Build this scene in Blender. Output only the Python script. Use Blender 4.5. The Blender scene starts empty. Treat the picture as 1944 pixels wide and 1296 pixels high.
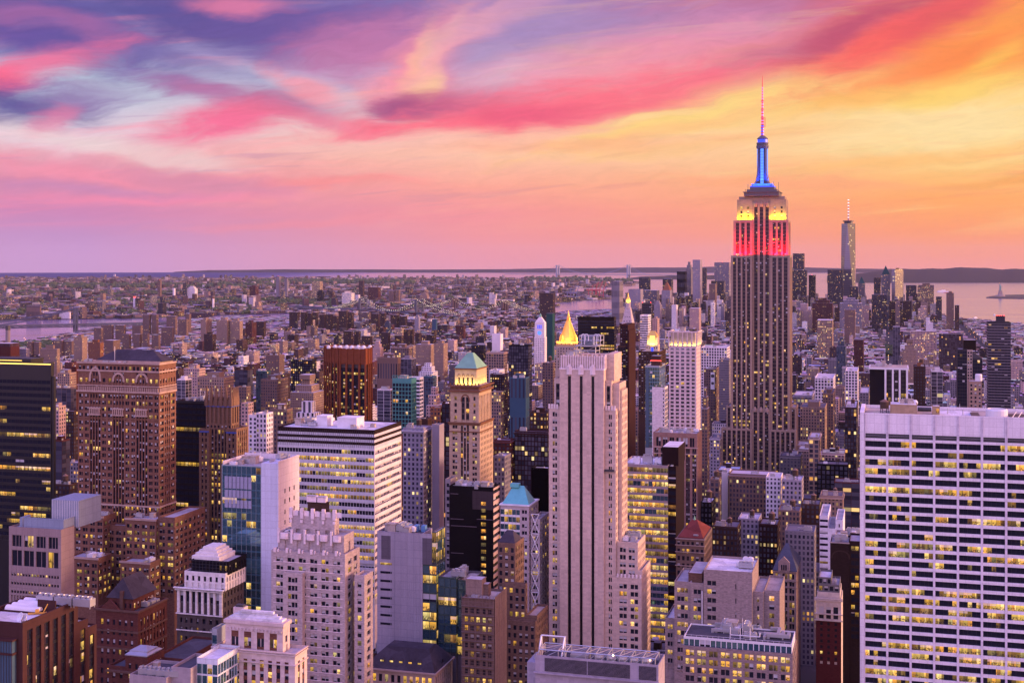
import bpy, math, random
import numpy as np
from math import sin, cos, tan, atan, atan2, sqrt, pi, radians, degrees
SC = bpy.context.scene
COL = SC.collection
# ------------------------------------------------------------------ camera: 260 m up, level, looking along +Y
F, U0, V0, CZ = 2500.0, 972.0, 494.0, 260.0      # focal length in photo pixels, eye-level point, height of the eye
cam = bpy.data.cameras.new('camera')
cam.sensor_width = 36.0
cam.lens = 36.0 * F / 1944.0
cam.shift_y = -(648.0 - V0) / 1944.0
cam.clip_start = 1.0
cam.clip_end = 120000.0
co = bpy.data.objects.new('camera', cam)
COL.objects.link(co)
co.location = (0, 0, CZ)
co.rotation_euler = (pi / 2, 0, 0)
SC.camera = co
SC.view_settings.view_transform = 'Standard'
SC.view_settings.look = 'None'
SC.view_settings.gamma = 1.0
SC.view_settings.use_curve_mapping = False
SC.view_settings.exposure = 0.0
SC.cycles.max_bounces = 5
SC.cycles.diffuse_bounces = 1
SC.cycles.glossy_bounces = 2
SC.cycles.transmission_bounces = 2
SC.cycles.volume_bounces = 1
SC.cycles.transparent_max_bounces = 4
SC.cycles.sample_clamp_indirect = 4.0


def lin(c, k=1.0):
    """sRGB 0..255 -> linear"""
    out = []
    for x in c[:3]:
        x = x / 255.0
        out.append((x / 12.92 if x <= 0.04045 else ((x + 0.055) / 1.055) ** 2.4) * k)
    return (out[0], out[1], out[2], 1.0)


# ------------------------------------------------------------------ a small expression writer for shader nodes
class E:
    def __init__(s, nt, sock): s.nt, s.s = nt, sock
    def _m(s, op, *others):
        n = s.nt.nodes.new('ShaderNodeMath'); n.operation = op
        for i, a in enumerate((s,) + others):
            if isinstance(a, E): s.nt.links.new(a.s, n.inputs[i])
            else: n.inputs[i].default_value = a
        return E(s.nt, n.outputs[0])
    def __add__(s, o): return s._m('ADD', o)
    def __radd__(s, o): return s._m('ADD', o)
    def __sub__(s, o): return s._m('SUBTRACT', o)
    def __rsub__(s, o): return (s * -1.0) + o
    def __mul__(s, o): return s._m('MULTIPLY', o)
    def __rmul__(s, o): return s._m('MULTIPLY', o)
    def __truediv__(s, o): return s._m('DIVIDE', o)
    def fract(s): return s._m('FRACT')
    def floor(s): return s._m('FLOOR')
    def abs(s): return s._m('ABSOLUTE')
    def lt(s, o): return s._m('LESS_THAN', o)
    def gt(s, o): return s._m('GREATER_THAN', o)
    def pw(s, o): return s._m('POWER', o)
    def clamp(s):
        r = s._m('ADD', 0.0); r.s.node.use_clamp = True; return r
    def ramp(s, a, b, c=0.0, d=1.0, smooth=False):
        n = s.nt.nodes.new('ShaderNodeMapRange')
        if smooth: n.interpolation_type = 'SMOOTHSTEP'
        s.nt.links.new(s.s, n.inputs[0])
        for i, v in enumerate((a, b, c, d)): n.inputs[1 + i].default_value = v
        return E(s.nt, n.outputs[0])


def sv(nt, inp, v):
    if isinstance(v, E): nt.links.new(v.s, inp)
    elif v is not None: inp.default_value = v


def n_mix(nt, fac, a, b, mode='MIX'):
    n = nt.nodes.new('ShaderNodeMixRGB'); n.blend_type = mode
    sv(nt, n.inputs[0], fac); sv(nt, n.inputs[1], a); sv(nt, n.inputs[2], b)
    return E(nt, n.outputs[0])


def n_xyz(nt, x=0.0, y=0.0, z=0.0):
    n = nt.nodes.new('ShaderNodeCombineXYZ')
    sv(nt, n.inputs[0], x); sv(nt, n.inputs[1], y); sv(nt, n.inputs[2], z)
    return E(nt, n.outputs[0])


def n_sep(nt, v):
    n = nt.nodes.new('ShaderNodeSeparateXYZ'); nt.links.new(v.s, n.inputs[0])
    return [E(nt, n.outputs[i]) for i in range(3)]


def n_noise(nt, vec, scale, detail=3.0, rough=0.55, dist=0.0, out=0):
    n = nt.nodes.new('ShaderNodeTexNoise')
    sv(nt, n.inputs['Vector'], vec)
    n.inputs['Scale'].default_value = scale; n.inputs['Detail'].default_value = detail
    n.inputs['Roughness'].default_value = rough; n.inputs['Distortion'].default_value = dist
    return E(nt, n.outputs[out])


def n_white(nt, vec):
    n = nt.nodes.new('ShaderNodeTexWhiteNoise'); n.noise_dimensions = '3D'
    sv(nt, n.inputs['Vector'], vec)
    return E(nt, n.outputs['Value'])


def n_attr(nt, name, out='Color'):
    n = nt.nodes.new('ShaderNodeAttribute'); n.attribute_name = name
    return E(nt, n.outputs[out])


def n_vec(nt, op, a, b, out=0):
    n = nt.nodes.new('ShaderNodeVectorMath'); n.operation = op
    sv(nt, n.inputs[0], a)
    if op == 'SCALE': sv(nt, n.inputs['Scale'], b)
    else: sv(nt, n.inputs[1], b)
    return E(nt, n.outputs[out])


def n_ramp(nt, fac, stops):
    n = nt.nodes.new('ShaderNodeValToRGB')
    cr = n.color_ramp
    stops = sorted(stops)
    cr.elements[0].position, cr.elements[0].color = stops[0]
    cr.elements[1].position, cr.elements[1].color = stops[-1]
    for p, c in stops[1:-1]:
        e = cr.elements.new(p); e.color = c
    sv(nt, n.inputs[0], fac)
    return E(nt, n.outputs[0])


# ------------------------------------------------------------------ the sky
SUN_AZ, SUN_EL = 88.0, 7.0          # degrees to the right of the view axis, degrees up
W = bpy.data.worlds.new('World')
SC.world = W
W.use_nodes = True


def build_sky():
    nt = W.node_tree
    for n in list(nt.nodes): nt.nodes.remove(n)
    out = nt.nodes.new('ShaderNodeOutputWorld')
    tc = nt.nodes.new('ShaderNodeTexCoord')
    d = n_vec(nt, 'NORMALIZE', E(nt, tc.outputs['Generated']), None) if False else E(nt, tc.outputs['Generated'])
    x, y, z = n_sep(nt, d)
    az = x._m('ARCTAN2', y) * 57.29578
    el = z._m('ARCSINE') * 57.29578

    def pxe(u, v):
        a = atan((u - U0) / F)
        return degrees(a), degrees(atan((V0 - v) / F * cos(a)))
    P0 = n_xyz(nt, az, el)
    big = n_noise(nt, n_xyz(nt, az * 0.10, el * 0.22), 1.0, 3.0, 0.5, 0.0, 1)
    fine = n_noise(nt, n_xyz(nt, az * 0.30 + el * 0.12, el * 0.9 - az * 0.05), 1.0, 4.0, 0.55, 0.0, 1)
    half = (0.5, 0.5, 0.5)
    w1 = n_vec(nt, 'MULTIPLY', n_vec(nt, 'SUBTRACT', big, half), (4.0, 2.0, 0))
    w2 = n_vec(nt, 'MULTIPLY', n_vec(nt, 'SUBTRACT', fine, half), (1.6, 0.8, 0))
    P = n_vec(nt, 'ADD', P0, n_vec(nt, 'ADD', w1, w2))
    _, pel, _ = n_sep(nt, n_vec(nt, 'ADD', P0, n_vec(nt, 'SCALE', n_vec(nt, 'ADD', w1, w2), 0.45)))
    # long thin streaks, tilting up towards the right
    st = n_noise(nt, n_xyz(nt, az * 0.07, el * 0.9 - az * 0.07), 1.0, 6.0, 0.62, 0.7)
    st2 = n_noise(nt, n_xyz(nt, az * 0.16 + 9.0, el * 2.2 - az * 0.18), 1.0, 5.0, 0.6, 0.5)
    # ragged, fibrous cloud texture
    px_, py_, _ = n_sep(nt, P)
    fib = n_noise(nt, n_xyz(nt, px_ * 0.22 + py_ * 0.10, py_ * 0.95 - px_ * 0.16), 1.0, 9.0, 0.66, 0.5)

    def fe(e): return (min(max(e + 1, 0), 15) / 15.0) * 0.75 + (min(max(e - 14, 0), 76) / 76.0) * 0.25

    def column(u, stops, high):
        s = [(fe(pxe(u, v)[1]), lin(c)) for v, c in stops] + [(fe(e), lin(c, k)) for e, c, k in high]
        s = [(p + i * 1e-6, c) for i, (p, c) in enumerate(s)]
        fac = pel.ramp(-1, 14, 0, 0.75) + pel.ramp(14, 90, 0, 0.25)
        return n_ramp(nt, fac, s)
    top = [(18, (120, 108, 170), 1.0), (40, (112, 110, 188), 1.0), (88, (92, 100, 195), 1.0)]
    Lc = column(150, [(517, (196, 150, 196)), (490, (198, 150, 198)), (450, (194, 144, 194)), (400, (206, 134, 180)), (340, (226, 142, 172)),
                      (290, (236, 165, 182)), (245, (226, 205, 222)), (190, (196, 205, 226)), (110, (150, 150, 200)), (20, (108, 96, 166))], top)
    Cc = column(900, [(517, (222, 150, 168)), (490, (229, 148, 160)), (450, (238, 148, 152)), (400, (245, 150, 152)), (350, (252, 166, 150)),
                      (300, (255, 196, 170)), (255, (255, 188, 170)), (200, (222, 130, 160)), (130, (206, 160, 195)), (60, (166, 142, 192)), (0, (150, 132, 192))], top)
    Rc = column(1800, [(517, (237, 150, 136)), (490, (241, 150, 118)), (440, (250, 155, 104)), (380, (255, 170, 100)), (310, (255, 200, 125)),
                       (250, (255, 214, 142)), (180, (255, 208, 122)), (120, (255, 160, 84)), (60, (250, 122, 92)), (0, (230, 100, 104))],
                [(18, (215, 120, 130), 1.0), (30, (160, 120, 165), 1.0), (60, (120, 112, 185), 1.0), (88, (110, 108, 190), 1.0)])
    Wc = column(972, [(517, (255, 170, 130)), (400, (255, 190, 130)), (200, (255, 190, 120))],
                [(16, (255, 165, 120), 1.3), (30, (225, 135, 140), 1.15), (50, (150, 120, 175), 1.0), (88, (110, 108, 190), 1.0)])
    Nc = column(972, [(517, (190, 150, 188)), (400, (208, 162, 190)), (200, (206, 168, 200))],
                [(16, (206, 174, 206), 1.05), (30, (172, 154, 210), 1.0), (50, (118, 116, 205), 1.0), (88, (92, 100, 195), 1.0)])
    c = n_mix(nt, az.ramp(-18, -1.6), Lc, Cc)
    c = n_mix(nt, az.ramp(-1.6, 18.0), c, Rc)
    c = n_mix(nt, az.ramp(24, 62, 0, 1, True), c, Wc)
    c = n_mix(nt, az.ramp(118, 165, 0, 1, True), c, Nc)
    c = n_mix(nt, (az * -1.0).ramp(26, 80, 0, 1, True), c, Nc)
    c = n_vec(nt, 'SCALE', c, 1.0 + az.abs().ramp(28, 110, 0, 1.85, True) + el.ramp(16, 50, 0, 0.8, True))
    # soft streaking of the whole sky
    up = el.ramp(0.3, 3.0, 0.0, 1.0, True)
    c = n_mix(nt, st.ramp(0.50, 0.70, 0, 0.55, True) * up, c, n_mix(nt, az.ramp(-16, 14), lin((255, 142, 168)), lin((255, 216, 140))))
    c = n_mix(nt, st2.ramp(0.46, 0.30, 0, 0.40, True) * up, c, n_mix(nt, az.ramp(-16, 14), lin((178, 138, 186)), lin((246, 146, 104))))

    # the clouds: wisps of a place, a size, a tilt and a colour of their own, frayed by the noise
    g = bpy.data.node_groups.new('cloud_wisp', 'ShaderNodeTree')
    I = g.interface
    for nm, ty in (('Sky', 'NodeSocketColor'), ('P', 'NodeSocketVector'), ('Fibre', 'NodeSocketFloat'), ('Centre', 'NodeSocketVector'),
                   ('Tilt', 'NodeSocketVector'), ('Size', 'NodeSocketVector'), ('Colour', 'NodeSocketColor'), ('Strength', 'NodeSocketFloat')):
        I.new_socket(nm, in_out='INPUT', socket_type=ty)
    I.new_socket('Sky', in_out='OUTPUT', socket_type='NodeSocketColor')
    gi = g.nodes.new('NodeGroupInput'); go = g.nodes.new('NodeGroupOutput')
    mp = g.nodes.new('ShaderNodeMapping'); mp.vector_type = 'TEXTURE'
    for a, b in (('P', 'Vector'), ('Centre', 'Location'), ('Tilt', 'Rotation'), ('Size', 'Scale')):
        g.links.new(gi.outputs[a], mp.inputs[b])
    ln = n_vec(g, 'LENGTH', E(g, mp.outputs[0]), None, 'Value') if False else None
    vl = g.nodes.new('ShaderNodeVectorMath'); vl.operation = 'LENGTH'
    g.links.new(mp.outputs[0], vl.inputs[0])
    fb = E(g, gi.outputs['Fibre'])
    dd = E(g, vl.outputs['Value']) + (fb - 0.5) * -1.7
    f = dd.ramp(1.5, 0.2, 0, 1, True) * E(g, gi.outputs['Strength'])
    r = n_mix(g, f, E(g, gi.outputs['Sky']), E(g, gi.outputs['Colour']))
    g.links.new(r.s, go.inputs[0])
    wisps = [
        (200, 150, 150, 45, -4, (196, 206, 222), .72), (500, 165, 120, 28, -8, (192, 198, 222), .65), (630, 205, 80, 24, -10, (206, 206, 218), .6),
        (60, 262, 150, 22, -2, (236, 216, 224), .7), (250, 285, 200, 14, -8, (240, 216, 214), .6), (960, 150, 90, 45, 0, (206, 190, 214), .55),
        (400, 35, 280, 42, -7, (90, 82, 152), .95), (640, 48, 240, 55, -4, (112, 86, 158), .85), (80, 72, 170, 40, -12, (98, 80, 158), .95),
        (180, 62, 260, 22, -16, (106, 88, 160), .7), (60, 30, 120, 14, -8, (190, 110, 165), .5), (480, 6, 90, 12, 0, (240, 130, 165), .7),
        (75, 140, 125, 26, 24, (242, 118, 158), .9), (18, 172, 45, 26, 20, (255, 104, 142), .9), (45, 208, 120, 28, 0, (86, 78, 150), .95),
        (150, 192, 90, 24, 4, (138, 102, 166), .8), (112, 230, 46, 15, 34, (242, 132, 166), .6),
        (345, 170, 100, 22, -16, (128, 98, 166), .8), (410, 195, 110, 20, -16, (200, 115, 160), .6), (425, 236, 120, 26, 12, (248, 108, 150), .95),
        (540, 205, 100, 24, -10, (184, 108, 152), .65), (600, 236, 170, 16, -6, (236, 118, 150), .7), (570, 172, 70, 18, -22, (252, 150, 165), .75),
        (690, 88, 130, 45, 8, (216, 128, 172), .65), (790, 120, 150, 42, 38, (255, 152, 166), .85), (930, 52, 130, 18, 24, (250, 166, 182), .75),
        (802, 150, 26, 56, -20, (255, 200, 158), .8), (780, 118, 60, 15, 66, (255, 184, 160), .7), (830, 100, 80, 13, 52, (255, 180, 172), .7), (870, 82, 100, 12, 36, (252, 170, 178), .7), (812, 178, 14, 26, -30, (255, 208, 160), .55),
        (765, 206, 70, 18, 4, (128, 84, 142), .9), (880, 196, 160, 24, 4, (196, 84, 128), .85), (920, 232, 240, 20, 5, (255, 104, 130), .9),
        (230, 330, 260, 12, -4, (252, 146, 170), .6), (300, 372, 260, 9, 2, (252, 140, 172), .6), (420, 345, 150, 13, -6, (204, 138, 170), .6),
        (160, 355, 200, 10, -2, (198, 136, 182), .6), (620, 420, 260, 9, 3, (240, 142, 156), .5), (640, 348, 120, 7, 2, (255, 140, 142), .5),
        (1080, 55, 230, 55, 4, (164, 140, 194), .6), (1380, 40, 200, 30, 10, (170, 132, 188), .55), (1500, 92, 210, 20, 13, (196, 104, 142), .75),
        (1180, 118, 260, 45, 12, (252, 150, 172), .65), (1150, 186, 250, 38, 9, (255, 110, 132), .9), (1000, 218, 120, 18, 3, (236, 92, 128), .7),
        (1340, 216, 270, 22, 13, (255, 210, 120), .85), (1480, 196, 270, 38, 10, (255, 220, 138), .7), (1300, 240, 200, 12, 12, (255, 190, 130), .6),
        (1210, 222, 90, 6, 10, (255, 214, 150), .8),
        (1700, 62, 200, 38, 20, (250, 98, 96), .9), (1640, 36, 150, 18, 24, (190, 80, 114), .8), (1790, 20, 90, 22, 24, (226, 92, 100), .7),
        (1890, 72, 130, 55, 28, (255, 166, 78), .85), (1905, 92, 50, 18, 30, (255, 205, 96), .8), (1760, 122, 190, 26, 18, (255, 132, 78), .75),
        (1800, 235, 240, 46, 4, (255, 226, 168), .75), (1690, 178, 220, 16, 10, (255, 190, 100), .7), (1840, 170, 160, 14, 10, (255, 214, 110), .7),
        (1910, 340, 110, 8, 6, (245, 160, 88), .6), (1520, 350, 220, 9, -3, (255, 160, 122), .45), (1760, 300, 260, 9, 6, (255, 186, 110), .5),
        (1300, 278, 300, 14, 5, (255, 196, 128), .55), (1100, 280, 240, 12, 3, (255, 176, 140), .5)]
    for (u, v, hu, hv, rot, colr, k) in wisps:
        n = nt.nodes.new('ShaderNodeGroup'); n.node_tree = g
        a, e = pxe(u, v)
        nt.links.new(c.s, n.inputs[0]); nt.links.new(P.s, n.inputs[1]); nt.links.new(fib.s, n.inputs[2])
        n.inputs[3].default_value = (a, e, 0)
        n.inputs[4].default_value = (0, 0, radians(rot))
        n.inputs[5].default_value = (hu * 0.0229 * 1.15, hv * 0.0229 * 1.25, 1)
        n.inputs[6].default_value = lin(colr)
        n.inputs[7].default_value = k
        c = E(nt, n.outputs[0])
    # what the long low path through the haze takes away is made up for at the source
    c = n_vec(nt, 'SCALE', c, el.ramp(-0.6, 4.0, 1.06, 0.99))
    fx = n_noise(nt, n_xyz(nt, px_ * 0.5 + py_ * 0.3, py_ * 3.2 - px_ * 0.5), 1.0, 6.0, 0.7, 0.8)
    c = n_vec(nt, 'SCALE', c, 1.0 + (fx - 0.5) * 0.32 * el.ramp(0.5, 4.0))
    # the afterglow of the sun that has just gone down, outside the frame on the right
    gx, gy = (az - 64.0) * (1 / 36.0), (el - 2.0) * (1 / 15.0)
    glow = (gx * gx + gy * gy)._m('SQRT').ramp(1.0, 0.0, 0, 1, True)
    c = n_mix(nt, glow * glow, c, (5.2, 2.5, 0.75, 1))
    # below the horizon: the dim ground of the far world
    c = n_mix(nt, el.ramp(-0.75, -3.0, 0, 1), c, (0.05, 0.035, 0.075, 1))
    sky = nt.nodes.new('ShaderNodeTexSky'); sky.sky_type = 'NISHITA'
    sky.sun_disc = False
    sky.sun_elevation = radians(SUN_EL); sky.sun_rotation = radians(SUN_AZ)
    b1 = nt.nodes.new('ShaderNodeBackground'); b2 = nt.nodes.new('ShaderNodeBackground')
    nt.links.new(sky.outputs[0], b1.inputs[0]); b1.inputs[1].default_value = 0.003
    nt.links.new(c.s, b2.inputs[0]); b2.inputs[1].default_value = 1.0
    ad = nt.nodes.new('ShaderNodeAddShader')
    nt.links.new(b1.outputs[0], ad.inputs[0]); nt.links.new(b2.outputs[0], ad.inputs[1])
    nt.links.new(ad.outputs[0], out.inputs[0])
    W.cycles.sampling_method = 'MANUAL'
    W.cycles.sample_map_resolution = 512


build_sky()
sun = bpy.data.lights.new('sun', 'SUN')
sun.energy = 5.0
sun.angle = radians(12)
sun.color = (1.0, 0.56, 0.36)
so = bpy.data.objects.new('sun', sun)
COL.objects.link(so)
# lamp shines along its -Z: from azimuth SUN_AZ (right of +Y), elevation SUN_EL
so.rotation_euler = (radians(90 - SUN_EL), 0, radians(180 - SUN_AZ) + 0.0)
so.location = (3000, 0, 1500)

# ------------------------------------------------------------------ materials
def new_mat(name):
    m = bpy.data.materials.new(name)
    m.use_nodes = True
    nt = m.node_tree
    b = nt.nodes['Principled BSDF']
    return m, nt, b


MATS = {}


def deep(c, ref=0.48, g=0.85):
    """contrast of light and shade deepened in the wall colours: dark walls go darker"""
    l = max(.2126 * c[0] + .7152 * c[1] + .0722 * c[2], .004)
    k = min((l / ref) ** g, 1.12)
    return tuple(min(x * k, .85) for x in c[:3])


def wall_mat(name, col, kind='stone', rough=0.85, var=0.18, metal=0.0):
    """stone / brick / concrete / paint: contrast-deepened base colour, courses or panel joints, blotches and streaks of weathering"""
    if name in MATS: return MATS[name]
    col = deep(col)
    m, nt, b = new_mat(name)
    tc = nt.nodes.new('ShaderNodeTexCoord')
    ob = E(nt, tc.outputs['Object'])
    x, y, z = n_sep(nt, ob)
    blot = n_noise(nt, ob, 0.05, 4.0, 0.6)
    fine = n_noise(nt, ob, 1.3, 3.0, 0.7)
    strk = n_noise(nt, n_vec(nt, 'MULTIPLY', ob, (0.6, 0.6, 0.035)), 1.0, 3.0, 0.6)
    f = 1.0 + (blot - 0.5) * (var * 1.3) + (fine - 0.5) * (var * 1.6) + (strk - 0.5) * (var * 1.5)
    if kind == 'brick':
        cell = n_white(nt, n_xyz(nt, ((x + y) * 1.1).floor(), (z * 2.6).floor(), 0.0))
        f = f + (cell - 0.5) * 0.35
    elif kind == 'panel':
        jx = ((x + y * 0.97) * (1 / 3.05)).fract().lt(0.05)
        jz = (z * (1 / 3.6)).fract().lt(0.045)
        pn = n_white(nt, n_xyz(nt, ((x + y * 0.97) * (1 / 3.05)).floor(), (z * (1 / 3.6)).floor(), 1.0))
        f = f * (1.0 - jx._m('MAXIMUM', jz) * 0.22) + (pn - 0.5) * 0.08
    elif kind == 'stone':
        cell = n_white(nt, n_xyz(nt, ((x + y) * 0.55).floor(), (z * 1.1).floor(), 0.0))
        f = f + (cell - 0.5) * 0.20
    c = n_vec(nt, 'SCALE', col, f)
    nt.links.new(c.s, b.inputs['Base Color'])
    b.inputs['Roughness'].default_value = rough
    b.inputs['Metallic'].default_value = metal
    b.inputs['Specular IOR Level'].default_value = 0.10
    MATS[name] = m
    return m


def paint_mat(name, col, rough=0.6, metal=0.0, emit=None, k=0.0):
    if name in MATS: return MATS[name]
    m, nt, b = new_mat(name)
    tc = nt.nodes.new('ShaderNodeTexCoord')
    ob = E(nt, tc.outputs['Object'])
    f = 1.0 + (n_noise(nt, ob, 0.25, 4.0, 0.65) - 0.5) * 0.5
    c = n_vec(nt, 'SCALE', col, f)
    nt.links.new(c.s, b.inputs['Base Color'])
    b.inputs['Roughness'].default_value = rough
    b.inputs['Metallic'].default_value = metal
    if emit:
        b.inputs['Emission Color'].default_value = emit
        b.inputs['Emission Strength'].default_value = k
        m.cycles.emission_sampling = 'NONE'
    MATS[name] = m
    return m


def roof_mat(name, col):
    if name in MATS: return MATS[name]
    m, nt, b = new_mat(name)
    tc = nt.nodes.new('ShaderNodeTexCoord')
    ob = E(nt, tc.outputs['Object'])
    f = 1.0 + (n_noise(nt, ob, 0.12, 5.0, 0.7) - 0.5) * 0.9 + (n_noise(nt, ob, 0.9, 2.0, 0.6) - 0.5) * 0.5
    vo = nt.nodes.new('ShaderNodeTexVoronoi'); vo.inputs['Scale'].default_value = 0.16
    nt.links.new(ob.s, vo.inputs['Vector'])
    pt = E(nt, vo.outputs['Color'])
    px, _, _ = n_sep(nt, pt)
    f = f + (px - 0.5) * 0.35
    nt.links.new(n_vec(nt, 'SCALE', col, f).s, b.inputs['Base Color'])
    b.inputs['Roughness'].default_value = 0.85
    b.inputs['Specular IOR Level'].default_value = 0.08
    MATS[name] = m
    return m


def pane_mat():
    """window glass. attribute pa: r = how brightly the room is lit, g = 0 warm .. 1 cool light, b = share of the pane behind a pale blind, a = seed"""
    m, nt, b = new_mat('window_glass')
    sx = nt.nodes.new('ShaderNodeSeparateColor')
    at = nt.nodes.new('ShaderNodeAttribute'); at.attribute_name = 'pa'
    nt.links.new(at.outputs['Color'], sx.inputs[0])
    lit, cool, blind = [E(nt, sx.outputs[i]) for i in range(3)]
    seed = E(nt, at.outputs['Alpha'])
    uvn = nt.nodes.new('ShaderNodeUVMap'); uvn.uv_map = 'uv'
    u, v, _ = n_sep(nt, E(nt, uvn.outputs[0]))
    oi = nt.nodes.new('ShaderNodeObjectInfo')
    sd = seed * 37.0 + E(nt, oi.outputs['Random']) * 61.0
    cell = n_white(nt, n_xyz(nt, (u * 0.62 + sd).floor(), (v * 1.0).floor(), sd))
    fur = n_noise(nt, n_xyz(nt, u * 1.0 + sd * 3.1, v * 2.2, sd), 1.6, 2.0, 0.6)
    low = v.ramp(0.62, 0.40, 0, 1)
    dark = (fur - v * 0.12).ramp(0.44, 0.52, 0, 1) * low
    ceil_ = v.ramp(0.55, 1.0, 0.85, 1.3)
    rnd = n_white(nt, n_xyz(nt, sd, sd * 1.7, 2.0))
    em = (0.58 + rnd * 0.72) * lit._m('MAXIMUM', 0.0) * (0.25 + cell * 0.95) * (1.0 - dark * 0.82) * ceil_
    col = n_mix(nt, cool, (1.0, 0.54, 0.06, 1), (0.95, 0.76, 0.24, 1))
    col = n_mix(nt, ((rnd - 0.58) * 2.0).clamp(), col, (1.0, 0.36, 0.04, 1))
    col = n_mix(nt, ((cell - 0.74) * 1.8).clamp(), col, (1.0, 0.80, 0.42, 1))
    isbl = v.gt(1.0 - blind) if False else (v + blind).gt(1.0)
    base = n_mix(nt, isbl * 0.9, (0.012, 0.014, 0.026, 1), (0.50, 0.50, 0.54, 1))
    mir = lit.lt(-0.5)
    base = n_mix(nt, mir, base, n_mix(nt, cool, n_mix(nt, cell, (0.10, 0.24, 0.32, 1), (0.16, 0.34, 0.42, 1)), (0.30, 0.32, 0.38, 1)))
    nt.links.new((mir * 0.85).s, b.inputs['Metallic'])
    nt.links.new(base.s, b.inputs['Base Color'])
    nt.links.new((0.06 + isbl * 0.4).s, b.inputs['Roughness'])
    b.inputs['Specular IOR Level'].default_value = 0.30
    nt.links.new(col.s, b.inputs['Emission Color'])
    nt.links.new((em * (1.0 - isbl * 0.35)).s, b.inputs['Emission Strength'])
    m.cycles.emission_sampling = 'NONE'
    MATS['pane'] = m
    return m


def facade_mat():
    """a far wall: col = its colour, fac = (window pitch, storey height, share of rooms lit, window share); uv in metres"""
    m, nt, b = new_mat('far_facade')
    colr = n_attr(nt, 'col')
    at = nt.nodes.new('ShaderNodeAttribute'); at.attribute_name = 'fac'
    sx = nt.nodes.new('ShaderNodeSeparateColor'); nt.links.new(at.outputs['Color'], sx.inputs[0])
    pu, pv, lit = [E(nt, sx.outputs[i]) for i in range(3)]
    share = E(nt, at.outputs['Alpha'])
    uvn = nt.nodes.new('ShaderNodeUVMap'); uvn.uv_map = 'uv'
    u, v, _ = n_sep(nt, E(nt, uvn.outputs[0]))
    cu, cv = u / pu, v / pv
    mu = (cu.fract() - 0.5).abs().lt(share * 0.5)
    mv = (cv.fract() - 0.5).abs().lt(share * 0.42 + 0.08)
    mask = mu * mv * share.gt(0.01)
    idx = n_xyz(nt, cu.floor(), cv.floor(), 3.0)
    r = n_white(nt, idx)
    r2 = n_white(nt, n_xyz(nt, cu.floor(), cv.floor(), 8.0))
    fl = n_white(nt, n_xyz(nt, (cu * 0.2).floor(), cv.floor(), 5.0))
    on = r.lt(lit)._m('MAXIMUM', fl.lt(lit * 0.35))
    geo = nt.nodes.new('ShaderNodeNewGeometry')
    pos = E(nt, geo.outputs['Position'])
    grime = n_noise(nt, pos, 0.03, 4.0, 0.65)
    f = 0.72 + grime * 0.56
    wall = n_vec(nt, 'SCALE', colr, f)
    glass = n_mix(nt, r2, (0.012, 0.014, 0.028, 1), (0.07, 0.07, 0.10, 1))
    nt.links.new(n_mix(nt, mask, wall, glass).s, b.inputs['Base Color'])
    nt.links.new((0.85 - mask * 0.72).s, b.inputs['Roughness'])
    nt.links.new((mask * 0.28 + 0.04).s, b.inputs['Specular IOR Level'])
    r3 = n_white(nt, n_xyz(nt, cu.floor(), cv.floor(), 13.0))
    ec = n_mix(nt, r3, (1.0, 0.40, 0.04, 1), (1.0, 0.80, 0.34, 1))
    nt.links.new(ec.s, b.inputs['Emission Color'])
    nt.links.new((mask * on * (0.18 + r2 * r2 * 1.35)).s, b.inputs['Emission Strength'])
    m.cycles.emission_sampling = 'NONE'
    MATS['facade'] = m
    return m


pane_mat(); facade_mat()
ROOF_GREY = roof_mat('roof_grey_membrane', (0.36, 0.36, 0.40))
ROOF_DARK = roof_mat('roof_black_tar', (0.07, 0.07, 0.085))
ROOF_TAN = roof_mat('roof_tan_gravel', (0.40, 0.35, 0.31))
ROOF_WHITE = roof_mat('roof_white_coating', (0.62, 0.62, 0.66))
METAL = paint_mat('galvanised_metal', (0.42, 0.43, 0.46), 0.45, 0.6)
METAL_W = paint_mat('white_metal', (0.66, 0.66, 0.70), 0.5)
DARKM = paint_mat('dark_metal', (0.035, 0.035, 0.045), 0.5)
WOOD = wall_mat('weathered_wood', (0.20, 0.13, 0.095), 'paint', 0.9, 0.5)
SPANDREL = paint_mat('dark_spandrel', (0.035, 0.025, 0.03), 0.4)
COPPER = paint_mat('verdigris_copper', (0.17, 0.38, 0.26), 0.6)
LEAF = None


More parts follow.
